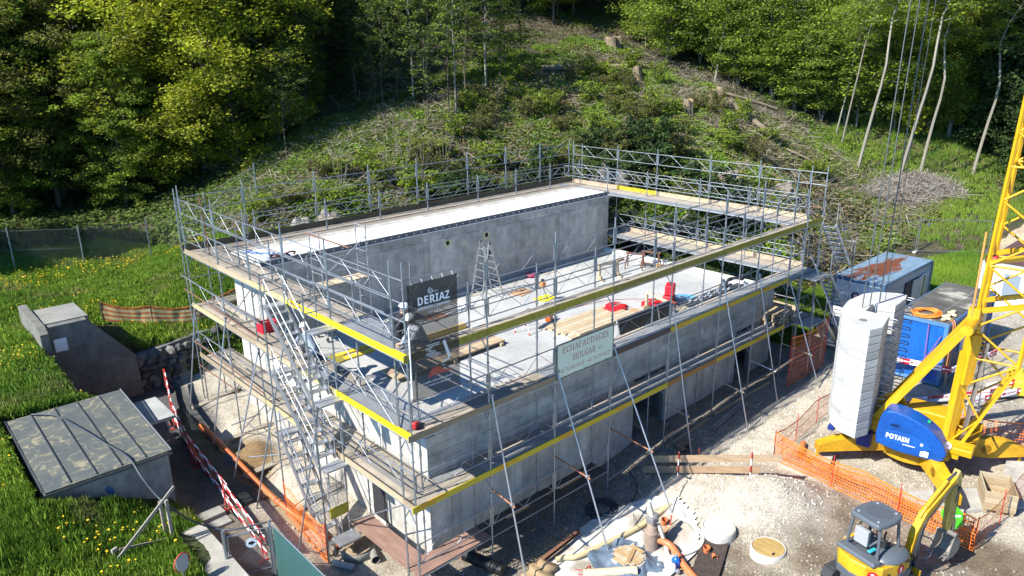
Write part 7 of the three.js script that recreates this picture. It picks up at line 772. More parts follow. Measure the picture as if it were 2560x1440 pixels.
{ // rolling tower before the block, loose things on the decks
  const t = T('rolling_tower', 'pale aluminium mobile tower with platform standing against the upper wall', 'scaffold tower', [3.75, SY, -9.55]); for (const x of [-0.9, 0.95]) { for (const z of [-0.35, 0.35]) M('tower_post', cy(0.025, 3.9, x, 0.1, z, 8), ALU, t); M('tower_rungs', mg([0.4, 0.8, 1.2, 1.6, 2.0, 2.5, 3.0, 3.5, 3.95].map((y) => rod([x, y, -0.35], [x, y, 0.35], 0.018, 6))), ALU, t); } M('platform', bx(1.9, 0.05, 0.62, 0, 2.05, 0), LW[2], t); M('tower_brace', mg([rod([-0.9, 0.4, 0.35], [0.95, 2.0, 0.35], 0.016, 6), rod([-0.9, 2.4, 0.35], [0.95, 3.6, 0.35], 0.016, 6), rod([-0.9, 2.55, 0.35], [0.95, 2.55, 0.35], 0.016, 6), rod([-0.9, 3.05, 0.35], [0.95, 3.05, 0.35], 0.016, 6), rod([-0.9, 3.0, -0.35], [0.95, 3.0, -0.35], 0.016, 6)]), ALU, t); for (const x of [-0.9, 0.95]) for (const z of [-0.35, 0.35]) M('castor', cy(0.08, 0.04, 0, 0, 0, 14).rotateZ(Math.PI / 2).translate(x, 0.09, z), BLACK, t);
  const r = T('red_crate', 'bright red plastic crate on the middle left deck', 'crate', [0.85, DY[2], -9.6], 0.1); const w = []; for (let k = 0; k < 4; k++) { w.push(bx(0.02, 0.07, 0.4, -0.29, 0.05 + k * 0.09, 0), bx(0.02, 0.07, 0.4, 0.29, 0.05 + k * 0.09, 0), bx(0.58, 0.07, 0.02, 0, 0.05 + k * 0.09, 0.2), bx(0.58, 0.07, 0.02, 0, 0.05 + k * 0.09, -0.2)); } M('crate_slats', mg(w), plain(0.6, 0.01, 0.03, 0.4), r); M('crate_base', bx(0.56, 0.02, 0.38, 0, 0.02, 0), plain(0.5, 0.01, 0.03), r);
  const h = T('red_grinder', 'small red power tool lying on the middle corner deck', 'power tool', [0.45, DY[2] + 0.02, -0.45], 0.6); M('tool_body', mg([rbx(0.3, 0.1, 0.1, 0.03, 0, 0.07, 0), rbx(0.12, 0.16, 0.12, 0.03, -0.1, 0.12, 0)]), plain(0.55, 0.03, 0.03, 0.4), h); M('tool_disc', cy(0.08, 0.012, 0.18, 0.06, 0, 18), DKG, h);
  const d = T('rope_bundle', 'dark red strap bundle lying on the roof edge near the left corner', 'strap', [1.9, KT + 0.04, -10.75]); for (let k = 0; k < 3; k++) M('strap_loop', new THREE.TorusGeometry(0.16 + 0.03 * k, 0.035, 6, 20).rotateX(Math.PI / 2 - 0.3 * k).translate(0.25 * k, 0.06, 0.05 * k), plain(0.09, 0.02, 0.02), d);
  tag(M('roof_pipe', rod([1.4, KT + 0.07, -12.2], [2.4, KT + 0.07, -10.6], 0.05, 10), plain(0.05, 0.12, 0.3, 0.4)), 'long blue tube lying across the left end of the white roof', 'tube');
}

// ---------- trees, shrubs, grass, logs ----------
const BARK = [st({ color: lin(0.13, 0.105, 0.08), map: rep(streakTex, 1, 2), bumpMap: rep(concBump, 2), bumpScale: 0.02, roughness: 0.95 }), st({ color: lin(0.3, 0.265, 0.21), map: rep(streakTex, 1, 2), bumpMap: rep(concBump, 2), bumpScale: 0.01, roughness: 0.9 }), st({ color: lin(0.055, 0.045, 0.035), roughness: 1 })];
const LEAF = { lime: leafMat(0.31, 0.335, 0.016, 0.5), fresh: leafMat(0.2, 0.27, 0.02, 0.5), mid: leafMat(0.1, 0.15, 0.018, 0.45), dark: leafMat(0.036, 0.065, 0.014, 0.3), olive: leafMat(0.14, 0.145, 0.022, 0.45), ivy: leafMat(0.035, 0.07, 0.015, 0.3) };
for (const k in LEAF) LEAF[k].vertexColors = true;
class Leaves { constructor() { this.p = []; this.c = []; this.n = []; }
  add(x, y, z, s, r, flat = 0.5, tone = 1) { const a = r() * 6.283, tilt = (r() - 0.5) * 2 * (1.5 - flat * 1.2), b = r() * 6.283, n = V(Math.sin(tilt) * Math.cos(b), Math.cos(tilt), Math.sin(tilt) * Math.sin(b)), u = V(Math.cos(a), 0, Math.sin(a)); u.addScaledVector(n, -u.dot(n)).normalize(); const w = n.clone().cross(u), L = s * (0.75 + 0.6 * r()), W = L * 0.36, k = tone * (0.72 + 0.56 * r()); const q = (i, j, h) => [x + u.x * i + w.x * j + n.x * h, y + u.y * i + w.y * j + n.y * h, z + u.z * i + w.z * j + n.z * h], A = q(-L / 2, 0, 0), B2 = q(0.05 * L, W, 0.08 * L), C2 = q(L / 2, 0, -0.05 * L), D = q(0.05 * L, -W, 0.08 * L); this.p.push(...A, ...D, ...C2, ...A, ...C2, ...B2); for (let i = 0; i < 6; i++) { this.n.push(n.x, n.y, n.z); this.c.push(k * (0.94 + 0.12 * (i % 2)), k, k * 0.9); } }
  geo() { const g = new THREE.BufferGeometry(); for (const [n, a] of [['position', this.p], ['normal', this.n], ['color', this.c]]) g.setAttribute(n, new THREE.BufferAttribute(new Float32Array(a), 3)); return g; } }
function tapered(pts, r0, r1, s = 7) { const c = new THREE.CatmullRomCurve3(pts, false, 'centripetal'), n = Math.max(3, pts.length * 2), g = new THREE.TubeGeometry(c, n, 1, s), p = g.attributes.position, q = V(); for (let i = 0; i <= n; i++) { const C = c.getPointAt(i / n), r = lerp(r0, r1, i / n); for (let j = 0; j <= s; j++) { const k = i * (s + 1) + j; q.set(p.getX(k), p.getY(k), p.getZ(k)).sub(C).multiplyScalar(r).add(C); p.setXYZ(k, q.x, q.y, q.z); } } g.computeVertexNormals(); return g; }
// profile(t) is the reach of the crown at height t in 0..1
function makeTree(name, label, o) {
  const r = rng(o.seed), t = T(name, label, o.cat ?? 'tree'), H = o.h, wood_ = [], lv = new Leaves(), lean = o.lean ?? 0, stems = o.stems ?? 1;
  for (let s = 0; s < stems; s++) {
    const az = (s / stems) * 6.28 + r() * 0.8, spread = stems > 1 ? o.spread : 0, trunk = []; for (let k = 0; k <= 5; k++) { const f = k / 5; trunk.push(V(Math.cos(az) * spread * f ** 1.3 + lean * H * f + (r() - 0.5) * 0.05 * H * f * (o.wob ?? 0.6), H * f * (stems > 1 ? 0.75 + 0.25 * r() : 0.97) - (k ? 0 : 0.4), Math.sin(az) * spread * f ** 1.3 + (r() - 0.5) * 0.05 * H * f * (o.wob ?? 0.6))); }
    const tc = new THREE.CatmullRomCurve3(trunk); wood_.push(tapered(trunk, o.r, o.r * 0.22, 7));
    const nb = Math.round(o.limbs / stems);
    for (let b = 0; b < nb; b++) {
      const f = lerp(o.from, 1, (b + r()) / nb), P = tc.getPointAt(f), ft = (f - o.from) / (1 - o.from), L = o.reach * o.profile(ft) * (0.7 + 0.5 * r()) / (stems > 1 ? 1.8 : 1), a = b * 2.4 + r(), up = o.up ?? 0.25, d = V(Math.cos(a), up + 0.3 * (r() - 0.5), Math.sin(a)), mid = P.clone().addScaledVector(d, L * 0.5).add(V(0, 0.06 * L, 0)), end = P.clone().addScaledVector(d, L).add(V(0, -(o.droop ?? 0.12) * L, 0));
      wood_.push(tapered([P, mid, end], o.r * 0.3 * (1 - 0.6 * f) + 0.012, 0.006, 4));
      const nl = Math.round((o.leaves / o.limbs) * (0.4 + 1.2 * L / o.reach)), twigs = Math.max(2, Math.round(L * 2.2)), tw = []; for (let k = 0; k < twigs; k++) { const u = 0.25 + 0.8 * ((k + r()) / twigs), base = u < 0.5 ? P.clone().lerp(mid, u * 2) : mid.clone().lerp(end, Math.min(1, (u - 0.5) * 2)); tw.push(base.add(V((r() - 0.5) * L * 0.5, (r() - 0.5) * L * 0.12, (r() - 0.5) * L * 0.5))); }
      const tone = 0.75 + 0.5 * r(); for (let k = 0; k < nl; k++) { const c = tw[Math.floor(r() * twigs)], g = () => r() + r() + r() - 1.5, sp = o.clump ?? 0.34; lv.add(c.x + g() * sp * 1.2, c.y + g() * sp * (o.flat ?? 0.5), c.z + g() * sp * 1.2, o.leaf, r, o.lie ?? 0.5, tone); }
      if (o.twig) for (let k = 0; k < o.twig; k++) { const c = tw[k % twigs]; wood_.push(rod(mid, [c.x + (r() - 0.5) * 0.6, c.y + 0.3 * r(), c.z + (r() - 0.5) * 0.6], 0.01, 3, 0.004)); }
    }
  }
  M('trunk', mg(wood_), BARK[o.bark ?? 0], t); if (lv.p.length) M('crown', lv.geo(), LEAF[o.tint], t); return t;
}
const round = (t) => Math.sin(Math.PI * clamp(0.12 + 0.85 * t, 0, 1)) ** 0.7, cone = (t) => 1.05 - 0.85 * t, layer = (t) => 0.5 + 0.5 * Math.sin(Math.PI * t);
const put = (o, x, z, ry, s = 1, sy = s, dy = 0) => { o.position.set(x, height(x, z) - 0.1 + dy, z); o.rotation.y = ry; o.scale.set(s, sy, s); return o; };
const protoCache = {};
function plant(key, name, label, opts, spots, group) { // the first stands itself, the rest are copies
  let o = protoCache[key]; spots.forEach((s) => { const [x, z, ry, sc, sy, lb] = s; let c; if (!o) { o = protoCache[key] = makeTree(name, label, opts); c = o; } else { c = dup(o, [0, 0, 0], 0, label, group); c.name = c.name.replace(o.name.replace(/_\d\d\d$/, ''), o.name.replace(/_\d\d\d$/, '')); } c.userData.label = lb ?? label; if (group && !lb) c.userData.group = group; else delete c.userData.group; put(c, x, z, ry, sc, sy ?? sc); }); }
// the big lit beech and its neighbours on the left
plant('beech', 'beech_tree', '', { seed: 3, h: 19, r: 0.32, limbs: 170, from: 0.05, reach: 6.6, profile: round, up: 0.16, droop: 0.22, leaves: 105000, leaf: 0.19, clump: 0.62, flat: 0.75, lie: 0.3, tint: 'lime', bark: 0 }, [[10.2, -38.6, 0.3, 1.08, 1.05, 'large sunlit yellow green beech at the forest edge on the left']]);
plant('broad', 'broadleaf_tree', '', { seed: 9, h: 17, r: 0.26, limbs: 70, from: 0.1, reach: 5, profile: round, up: 0.2, droop: 0.15, leaves: 30000, leaf: 0.22, clump: 0.6, flat: 0.6, lie: 0.25, tint: 'olive', bark: 0 }, [[-2.5, -48, 1, 1.05, 1.0], [-14.5, -37, 0.7, 1.0, 0.85], [1.5, -50, 3, 1.1, 1.15], [17.5, -43, 4, 0.95, 1.1], [21, -48.5, 5, 1, 1.15], [1.8, -42.5, 2.5, 0.8, 0.9], [-10.5, -34.5, 3.1, 0.75, 0.75], [-19, -35, 1.7, 1.0, 0.9], [22, -52, 1, 1.1, 1.2], [6, -56, 2.1, 1.2, 1.2], [-8, -58, 3.3, 1.2, 1.2], [30, -58, 0.2, 1.2, 1.2], [13, -58, 5, 1.2, 1.25]].map((s) => s), 'broadleaf trees of the shaded wood on the left');
plant('green', 'broadleaf_tree', '', { seed: 21, h: 16, r: 0.22, limbs: 64, from: 0.08, reach: 4.6, profile: layer, up: 0.1, droop: 0.2, leaves: 26000, leaf: 0.2, clump: 0.55, flat: 0.5, lie: 0.3, tint: 'fresh', bark: 0 }, [[-0.8, -42.5, 0, 0.75, 0.8], [4.8, -38.4, 1.4, 0.6, 0.7], [18.2, -39.5, 3.2, 0.6, 0.9], [2.6, -44.5, 2, 1, 1.2], [9.5, -46, 4, 1.1, 1.3], [20, -54, 0, 1.1, 1.2], [-5.5, -46.5, 5, 1, 1.1], [36, -53, 2, 1.1, 1], [27, -60, 3, 1.1, 1.1]], 'green layered trees behind the lit beech');
const FIX = (arr, f) => arr.forEach(f);
scene.children.forEach((c) => { if (/^broadleaf_tree/.test(c.name)) { const g = c.userData.group ?? ''; c.userData.label = c.children.at(-1).material === LEAF.fresh ? 'green layered broadleaf tree in the wood on the left' : 'olive leaved broadleaf tree in the shaded wood on the left'; c.userData.group = c.children.at(-1).material === LEAF.fresh ? 'green layered trees behind the lit beech' : 'broadleaf trees of the shaded wood on the left'; } });
// shaded slope in the middle: bare thin stems
plant('bare', 'bare_tree', 'thin bare grey stem on the dark slope left of the clearing', { seed: 31, h: 8.5, r: 0.05, limbs: 20, from: 0.3, reach: 1.9, profile: layer, up: 1.0, leaves: 900, leaf: 0.2, clump: 0.35, tint: 'mid', bark: 0, twig: 3, wob: 1.5 }, Array.from({ length: 40 }, (_, i) => { const r = rng(500 + i); return [lerp(11, 33, r()), lerp(-25, -42, r()) - 2, r() * 6, 0.6 + 0.7 * r(), 0.7 + 0.7 * r()]; }).filter((s) => s[1] < -24 - 0.25 * (s[0] - 14)), 'thin bare stems on the dark slope');
scene.children.forEach((c) => { if (/^bare_tree/.test(c.name)) c.userData.group = 'thin bare stems on the dark slope'; });
plant('pale', 'sapling', '', { seed: 37, h: 12, r: 0.1, limbs: 34, from: 0.32, reach: 1.9, profile: round, up: 0.55, leaves: 1500, leaf: 0.2, clump: 0.24, tint: 'fresh', bark: 1, wob: 0.5 }, [[26.6, -27.8, 0, 1, 1, 'slender pale stemmed sapling with sparse leaves in the middle of the dark slope'], [23.2, -27, 2, 0.8, 0.85, 'shorter pale stem left of the slender sapling on the dark slope'], [24, -33, 3, 0.9, 1.0, 'pale stem higher up the dark slope behind the saplings']]);
// lit slope on the right: leaning pale trunks with layered fresh leaves
const RS = { limbs: 44, from: 0.12, reach: 3.4, profile: layer, up: 0.3, droop: 0.15, leaf: 0.175, clump: 0.55, flat: 0.6, lie: 0.3, tint: 'fresh', bark: 1, wob: 1 };
plant('ash', 'pale_trunk_tree', '', { ...RS, seed: 41, h: 19, r: 0.13, limbs: 30, from: 0.55, leaves: 5200, lean: 0.13, wob: 1.9 }, [[46.6, -9.5, -0.74, 1, 1, 'tall curved pale trunk left of the crane ropes'], [47.9, -7.0, -0.9, 1.1, 1.05, 'tall pale trunk standing behind the crane ropes'], [48.1, -23, -0.5, 0.8, 0.9, 'white barked trunk above the felled log'], [50.8, -6.6, -0.2, 0.9, 0.9, 'ivy topped pale trunk right of the crane ropes'], [50.7, -13.2, -0.74, 0.6, 0.6, 'short slanting pale trunk on the lit slope'], [49.4, -12.1, -1.2, 0.6, 0.7, 'leaning pale trunk behind the curved one'], [54.6, -4.2, -0.3, 0.95, 0.9, 'mossy trunk nearest the dark wood on the right']]);
const scatter = (n, seed, x0, x1, z0, z1, ok) => { const r = rng(seed), o = []; for (let k = 0; k < n * 30 && o.length < n; k++) { const x = lerp(x0, x1, r()), z = lerp(z0, z1, r()); if (ok(x, z) && o.every((s) => Math.hypot(s[0] - x, s[1] - z) > 1.1)) o.push([x, z, r() * 6.28, 0.75 + 0.55 * r(), 0.75 + 0.6 * r()]); } return o; };
const onSlope = (x, z) => z < -22 + (x - 40) * 0.75 && z > -56 + (x - 40) * 0.4, clearing = (x, z) => z > -37 && x < 48 + (z + 26) * 0.3 && x > 33;
plant('hazelA', 'young_tree', 'young tree with fresh green layered leaves on the lit right slope', { ...RS, seed: 51, h: 8.5, r: 0.07, leaves: 7500, lean: 0.06 }, scatter(88, 61, 41, 84, -50, -2, (x, z) => onSlope(x, z) && !clearing(x, z) && z > -38 + (x - 40) * 0.45), 'fresh green young trees on the right slope');
plant('hazelB', 'hazel_bush', 'many stemmed bush with fresh green leaves on the lit right slope', { ...RS, seed: 53, h: 5.2, r: 0.04, stems: 6, spread: 1.6, limbs: 48, from: 0.3, reach: 2.6, leaves: 7500, leaf: 0.17, cat: 'bush' }, scatter(75, 67, 40, 80, -50, -2, (x, z) => onSlope(x, z) && !clearing(x, z) && z > -34 + (x - 40) * 0.55), 'many stemmed green bushes on the right slope');
plant('hazelC', 'broad_young_tree', 'broad green tree crowding the top of the lit slope', { ...RS, seed: 57, h: 12, r: 0.13, limbs: 60, leaves: 15000, reach: 4.2, leaf: 0.21, bark: 0 }, scatter(34, 71, 46, 100, -62, -8, (x, z) => z < -42 + (x - 40) * 0.36), 'broad green trees at the top of the right slope');
plant('midA', 'broad_middle_tree', 'green tree at the top of the dark slope behind the clearing', { ...RS, seed: 63, h: 13, r: 0.14, limbs: 60, leaves: 15000, reach: 4.4, leaf: 0.21, bark: 0, tint: 'mid' }, scatter(26, 73, 24, 60, -78, -45, () => true), 'green trees behind the clearing');
plant('ivyT', 'ivy_tree', '', { ...RS, seed: 77, h: 15, r: 0.3, limbs: 90, from: 0.02, reach: 4.2, profile: round, leaves: 24000, leaf: 0.24, flat: 0.9, lie: 0.1, tint: 'dark', bark: 0, wob: 0.3 }, [[60, -3.2, 0, 1.1, 1.1, 'dense dark ivy covered tree at the right edge'], [56.5, -0.2, 2, 0.75, 0.75, 'lower dark ivy covered tree by the crane mast'], [64, -1, 1, 1, 1.2, 'farthest dark evergreen mass on the right edge'], [60, 3.5, 3, 0.7, 0.8, 'dark overgrown tree behind the brown roofed container']]);
plant('yel', 'climber_tree', '', { ...RS, seed: 79, h: 12, r: 0.14, limbs: 70, from: 0.1, reach: 0.8, profile: () => 1, leaves: 3600, leaf: 0.2, flat: 1, lie: 0.2, clump: 0.3, tint: 'lime', bark: 1, wob: 0.4 }, [[55, -9.0, 0, 1, 1, 'trunk wrapped in yellow green climber right of the ropes'], [59, -7.6, 2, 1.15, 1.2, 'thicker trunk wrapped in yellow climber toward the right edge']]);
// shrubs on the bank and in the clearing
const BS = { h: 1.5, r: 0.02, stems: 7, spread: 0.8, limbs: 36, from: 0.15, reach: 0.9, profile: layer, up: 0.6, leaf: 0.13, clump: 0.2, flat: 0.8, lie: 0.4, bark: 0, cat: 'bush' };
const onBank = (x, z) => x > 5.5 && z < -17 && z > -24 - 0.4 * Math.max(0, x - 18) && !(x > 21 && z > -16);
plant('shrubA', 'green_shrub', 'low leafy green shrub on the overgrown bank behind the building', { ...BS, seed: 81, leaves: 1500, tint: 'fresh' }, [...scatter(34, 83, 6, 38, -30, -9, (x, z) => onBank(x, z) || (x > 24 && z < -10)), ...scatter(10, 84, 26, 42, -30, -8, (x, z) => clearing(x, z))], 'low green shrubs on the bank');
plant('shrubB', 'olive_shrub', 'brownish olive shrub on the overgrown bank behind the building', { ...BS, seed: 85, leaves: 900, tint: 'olive', twig: 3 }, scatter(40, 87, 6, 42, -30, -8, (x, z) => onBank(x, z) || (x > 23 && z < -9)), 'olive shrubs on the bank');
plant('shrubC', 'ivy_shrub', 'dark ivy clump hanging on the rock bank', { ...BS, seed: 89, h: 2.2, leaves: 3000, leaf: 0.15, reach: 1.1, tint: 'ivy', droop: 0.6 }, [...scatter(14, 91, 22, 27.5, -17, -7.5, (x, z) => sdYard(x, z) > 0 && z < -7), ...scatter(8, 93, 14, 22, -18, -16, () => true)], 'dark ivy clumps on the rock bank');
plant('canes', 'cane_shrub', 'tuft of upright bare yellowish canes on the bank', { seed: 95, h: 3.4, r: 0.022, stems: 8, spread: 0.7, limbs: 8, from: 0.5, reach: 0.3, profile: layer, up: 1.2, leaves: 260, leaf: 0.09, clump: 0.14, tint: 'lime', bark: 1, cat: 'bush' }, [[13.4, -20.6, 0, 1, 1], [14.6, -20.9, 2, 0.9, 1.1], [15.4, -20.4, 4, 1, 0.95], [17.2, -20.7, 1, 0.9, 1], [10.4, -20.6, 3, 0.9, 0.9]], 'upright bare canes on the bank');
// ground cover on the slope, meadow grass, flowers, dead twigs
function cover(name, label, g, mats, spots, fn) { const im = new THREE.InstancedMesh(g, mats, spots.length), m = new THREE.Matrix4(), q = new THREE.Quaternion(), c = new THREE.Color(), r = rng(spots.length + 3); spots.forEach((s, i) => { const [sc, sy, col, tilt] = fn(s, r); q.setFromEuler(new THREE.Euler((r() - 0.5) * tilt, r() * 6.28, (r() - 0.5) * tilt)); m.compose(V(s[0], height(s[0], s[1]) + (s[2] ?? 0), s[1]), q, V(sc, sy, sc)); im.setMatrixAt(i, m); im.setColorAt(i, c.setRGB(...col)); }); shade(im); im.name = name; tag(im, label, null, null, 'stuff'); scene.add(im); return im; }
const many = (n, seed, x0, x1, z0, z1, ok) => { const r = rng(seed), o = []; for (let k = 0; k < n * 12 && o.length < n; k++) { const x = lerp(x0, x1, r()), z = lerp(z0, z1, r()); if (ok(x, z, r)) o.push([x, z]); } return o; };
function tuft(n, h, w, seed) { const r = rng(seed), p = []; for (let k = 0; k < n; k++) { const a = r() * 6.28, d = 0.12 * Math.sqrt(r()), x = Math.cos(a) * d, z = Math.sin(a) * d, hh = h * (0.6 + 0.6 * r()), b = r() * 6.28, lx = Math.cos(b) * hh * 0.4 * r(), lz = Math.sin(b) * hh * 0.4 * r(), wx = Math.cos(b + 1.57) * w, wz = Math.sin(b + 1.57) * w; p.push(x - wx, -0.02, z - wz, x + wx, -0.02, z + wz, x + lx * 0.4 + wx * 0.7, hh * 0.6, z + lz * 0.4 + wz * 0.7, x - wx, -0.02, z - wz, x + lx * 0.4 + wx * 0.7, hh * 0.6, z + lz * 0.4 + wz * 0.7, x + lx, hh, z + lz); } const g = new THREE.BufferGeometry(); g.setAttribute('position', new THREE.BufferAttribute(new Float32Array(p), 3)); g.computeVertexNormals(); return g; }
function clump(n, s, h, seed) { const r = rng(seed), lv = new Leaves(); for (let k = 0; k < n; k++) { const a = r() * 6.28, d = 0.3 * Math.sqrt(r()); lv.add(Math.cos(a) * d, h * r() * (1 - d * 1.5), Math.sin(a) * d, s, r, 0.55, 1); } return lv.geo(); }
const GRASS = leafMat(1, 1, 1, 0.3), LEAFC = leafMat(1, 1, 1, 0.3); LEAFC.vertexColors = true;
const isMeadow = (x, z) => surfaceAt(x, z) === 1 && !(x > -6.9 && x < -3.1 && z > -12.8 && z < -7.7) && !(x > -4.75 && x < -1.4 && z > -19.4 && z < -16.1) && !(x > -4.2 && x < -2 && z > -6);
const grassCol = (x, z, r) => { const k = clamp(0.5 + 1.7 * wn(x, z, 9) + 0.5 * (r() - 0.5), 0, 1), dry = clamp(2.6 * wn(x + 9, z, 31) - 0.25 + 0.3 * (r() - 0.5), 0, 0.75); return mixc(mixc([0.1, 0.2, 0.02], [0.22, 0.33, 0.03], k), [0.32, 0.27, 0.12], dry); };
cover('meadow_grass', 'long green meadow grass on the bank left of the building', tuft(14, 0.24, 0.012, 5), GRASS, [...many(46000, 3, -16, 9, -38, -12, isMeadow), ...many(26000, 4, -10, -2.9, -13, 2, isMeadow)], (s, r) => [0.8 + 0.8 * r(), (0.32 + 0.7 * r() ** 2) * (1 + 2.4 * Math.max(-0.3, wn(s[0], s[1], 25))), grassCol(s[0], s[1], r), 0.3]);
cover('yard_grass', 'green grass round the site containers and mesh fence', tuft(11, 0.36, 0.011, 6), GRASS, many(26000, 5, 21.5, 46, -6.5, 3, (x, z) => surfaceAt(x, z) === 1), (s, r) => [1 + 0.8 * r(), 0.7 + 0.8 * r(), grassCol(s[0], s[1], r), 0.3]);
cover('meadow_herbs', 'leafy herbs among the meadow grass', clump(9, 0.13, 0.14, 7), LEAFC, many(9000, 8, -14, 8, -36, 1, isMeadow), (s, r) => [0.4 + 0.4 * r(), 0.5 + 0.4 * r(), grassCol(s[0], s[1], r), 0.3]);
{ const f = mg([cy(0.03, 0.012, 0, 0, 0, 7, 0.035), rod([0, -0.24, 0], [0, 0, 0], 0.004, 3)]); const spots = many(700, 12, -11, 5, -33, 0, (x, z, r) => isMeadow(x, z) && wn(x, z, 16) + 0.35 * wn(x, z, 50) > 0.05 + 0.12 * r()); spots.forEach((s) => { s[2] = 0.3; }); cover('dandelion_flowers', 'yellow dandelions dotted over the meadow', f, plain(1, 1, 1, 0.7), spots, (s, r) => [0.7 + 0.4 * r(), 0.9, [0.75, 0.5, 0.01], 0.6]); }
const LOGS = [[34.9, -30.5, 40.4, -26.4], [42.3, -18.3, 42.6, -16.3], [42.5, -16, 41.7, -13.2], [45.5, -20.5, 48.3, -17.2], [41.8, -12.6, 43.2, -10], [40.4, -25.2, 39, -24], [46.4, -33.1, 47.2, -33], [37.6, -18.3, 37, -17.5], [41.6, -18.9, 42.2, -18.6]];
const isHill = (x, z) => surfaceAt(x, z) === 2 && !LOGS.some(([a, b, c, d]) => { const ex = c - a, ez = d - b, t = clamp(((x - a) * ex + (z - b) * ez) / (ex * ex + ez * ez), 0, 1), px = a + ex * t, pz = b + ez * t; return Math.hypot(x - px + 0.25, z - pz - 0.35) < 0.75; });
const lushAt = (x, z) => clamp(0.45 + 3.4 * wn(x + 40, z, 9) + 1.2 * wn(x, z, 37) - (x > 30 && z > -17 && x < 44 ? 0.3 : 0) - (x > 5 && x < 22 && z > -20 ? 0.3 : 0), 0, 1);
const hillLeaf = (s, r) => { const l = lushAt(s[0], s[1]); const c = r() < 0.2 * (1.3 - l) ? [0.24, 0.18, 0.09] : mixc([0.12, 0.125, 0.035], [0.17, 0.28, 0.026], clamp(l + 0.6 * (r() - 0.5), 0, 1)); return [0.7 + 0.9 * r(), 0.7 + 0.9 * r(), c, 0.6]; };
cover('bramble_cover', 'leafy undergrowth covering the hillside clearing', clump(13, 0.13, 0.3, 9), LEAFC, [...many(26000, 14, 5, 46, -34, -3, (x, z, r) => isHill(x, z) && r() < 0.25 + lushAt(x, z)), ...many(12000, 15, 24, 80, -50, -2, (x, z, r) => isHill(x, z) && r() < 0.3 + lushAt(x, z))], hillLeaf);
cover('slope_grass', 'green grass patches on the hillside clearing', tuft(12, 0.32, 0.012, 8), GRASS, [...many(24000, 16, 8, 46, -36, -3, (x, z, r) => isHill(x, z) && r() < lushAt(x, z) * 1.1), ...many(5000, 18, 40, 62, -14, 1, isHill)], (s, r) => [1 + 0.8 * r(), 0.8 + 0.7 * r(), mixc(grassCol(s[0], s[1], r), [0.16, 0.12, 0.05], 0.35 * r()), 0.4]);
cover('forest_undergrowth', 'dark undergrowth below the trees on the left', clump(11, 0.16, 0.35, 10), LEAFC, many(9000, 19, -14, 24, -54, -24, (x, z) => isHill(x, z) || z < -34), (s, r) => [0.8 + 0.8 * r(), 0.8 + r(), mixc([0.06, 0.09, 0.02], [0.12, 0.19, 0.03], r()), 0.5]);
const twigG = mg([rod([-0.5, 0, 0], [0.1, 0.08, 0.03], 0.012, 4, 0.009), rod([0.1, 0.08, 0.03], [0.6, 0.02, 0.12], 0.009, 4, 0.004), rod([0, 0.07, 0.02], [0.3, 0.2, -0.15], 0.006, 3, 0.003)]);
const twigCol = (s, r) => [0.6 + 1.2 * r(), 0.8 + 0.8 * r(), mixc([0.12, 0.09, 0.06], [0.42, 0.36, 0.27], r() ** 1.4), 1.2];
cover('dead_twigs', 'dead twigs and branches littering the bank and slope', twigG, plain(1, 1, 1, 0.9), [...many(8000, 23, 5, 48, -32, -3, (x, z, r) => isHill(x, z) && r() > lushAt(x, z) * 0.75), ...many(1600, 24, 10, 34, -42, -24, isHill)].map((s, i) => [s[0], s[1], 0.05 + 0.3 * (((i * 0.618) % 1) ** 2)]), twigCol);
{ const r = rng(29), sp = []; for (let k = 0; k < 2600; k++) { const a = r() * 6.28, d = Math.sqrt(r()) * (0.8 + 0.7 * wn(Math.cos(a), Math.sin(a), 60)), x = 46.8 + 4.6 * d * Math.cos(a), z = -5.6 + 2.3 * d * Math.sin(a) + 0.3 * (x - 46.8); sp.push([x, z, r() * 1.3 * Math.max(0.05, 1 - d) * (0.7 + wn(x, z, 60))]); } cover('brush_pile', 'grey pile of cut brushwood at the foot of the right slope', twigG, plain(1, 1, 1, 0.9), sp, (s, q) => [0.8 + 1.3 * q(), 0.9 + 0.8 * q(), mixc([0.12, 0.095, 0.07], [0.4, 0.35, 0.29], q()), 1.6]); }
// felled logs, stumps and rocks
const LOGB = st({ color: lin(0.26, 0.2, 0.13), map: rep(streakTex, 1, 1), bumpMap: rep(concBump, 2), bumpScale: 0.03, roughness: 0.95 }), CUT = st({ color: lin(0.5, 0.36, 0.2), map: rep(woodTex, 1), roughness: 0.85 });
function log(label, a, b, r0, r1) { const ha = height(...a) + r0 * 1.1 + 0.1, hb = height(...b) + r1 * 1.1 + 0.1, t = T('felled_log', label, 'log'), A = V(a[0], ha, a[1]), B2 = V(b[0], hb, b[1]), mid = A.clone().lerp(B2, 0.5).add(V(0, 0.05, 0.08)); M('bark', tapered([A, mid, B2], r0, r1, 12), LOGB, t); const d = B2.clone().sub(A).normalize(); for (const [P, r, s] of [[A, r0, -1], [B2, r1, 1]]) { const g = new THREE.CylinderGeometry(r * 0.99, r * 0.99, 0.03, 14); const o = M('cut_end', g, CUT, t); o.position.copy(P).addScaledVector(d, s * 0.01); o.quaternion.setFromUnitVectors(YUP, d); } }
log('long felled log lying across the clearing beside the mossy stump', [34.9, -30.5], [40.4, -26.4], 0.2, 0.34); log('sawn grey log rolling down beside the twin stump on the right of the clearing', [42.3, -18.3], [42.6, -16.3], 0.34, 0.36); log('thin log continuing down the slope below the sawn log', [42.5, -16.0], [41.7, -13.2], 0.2, 0.15); log('broken branch lying above the long felled log', [39.5, -30.6], [41.6, -29.2], 0.12, 0.08); log('fallen stem on the slope right of the sawn log', [45.5, -20.5], [48.3, -17.2], 0.12, 0.08); log('thin bleached stem lying low on the clearing', [41.8, -12.6], [43.2, -10.0], 0.1, 0.06);
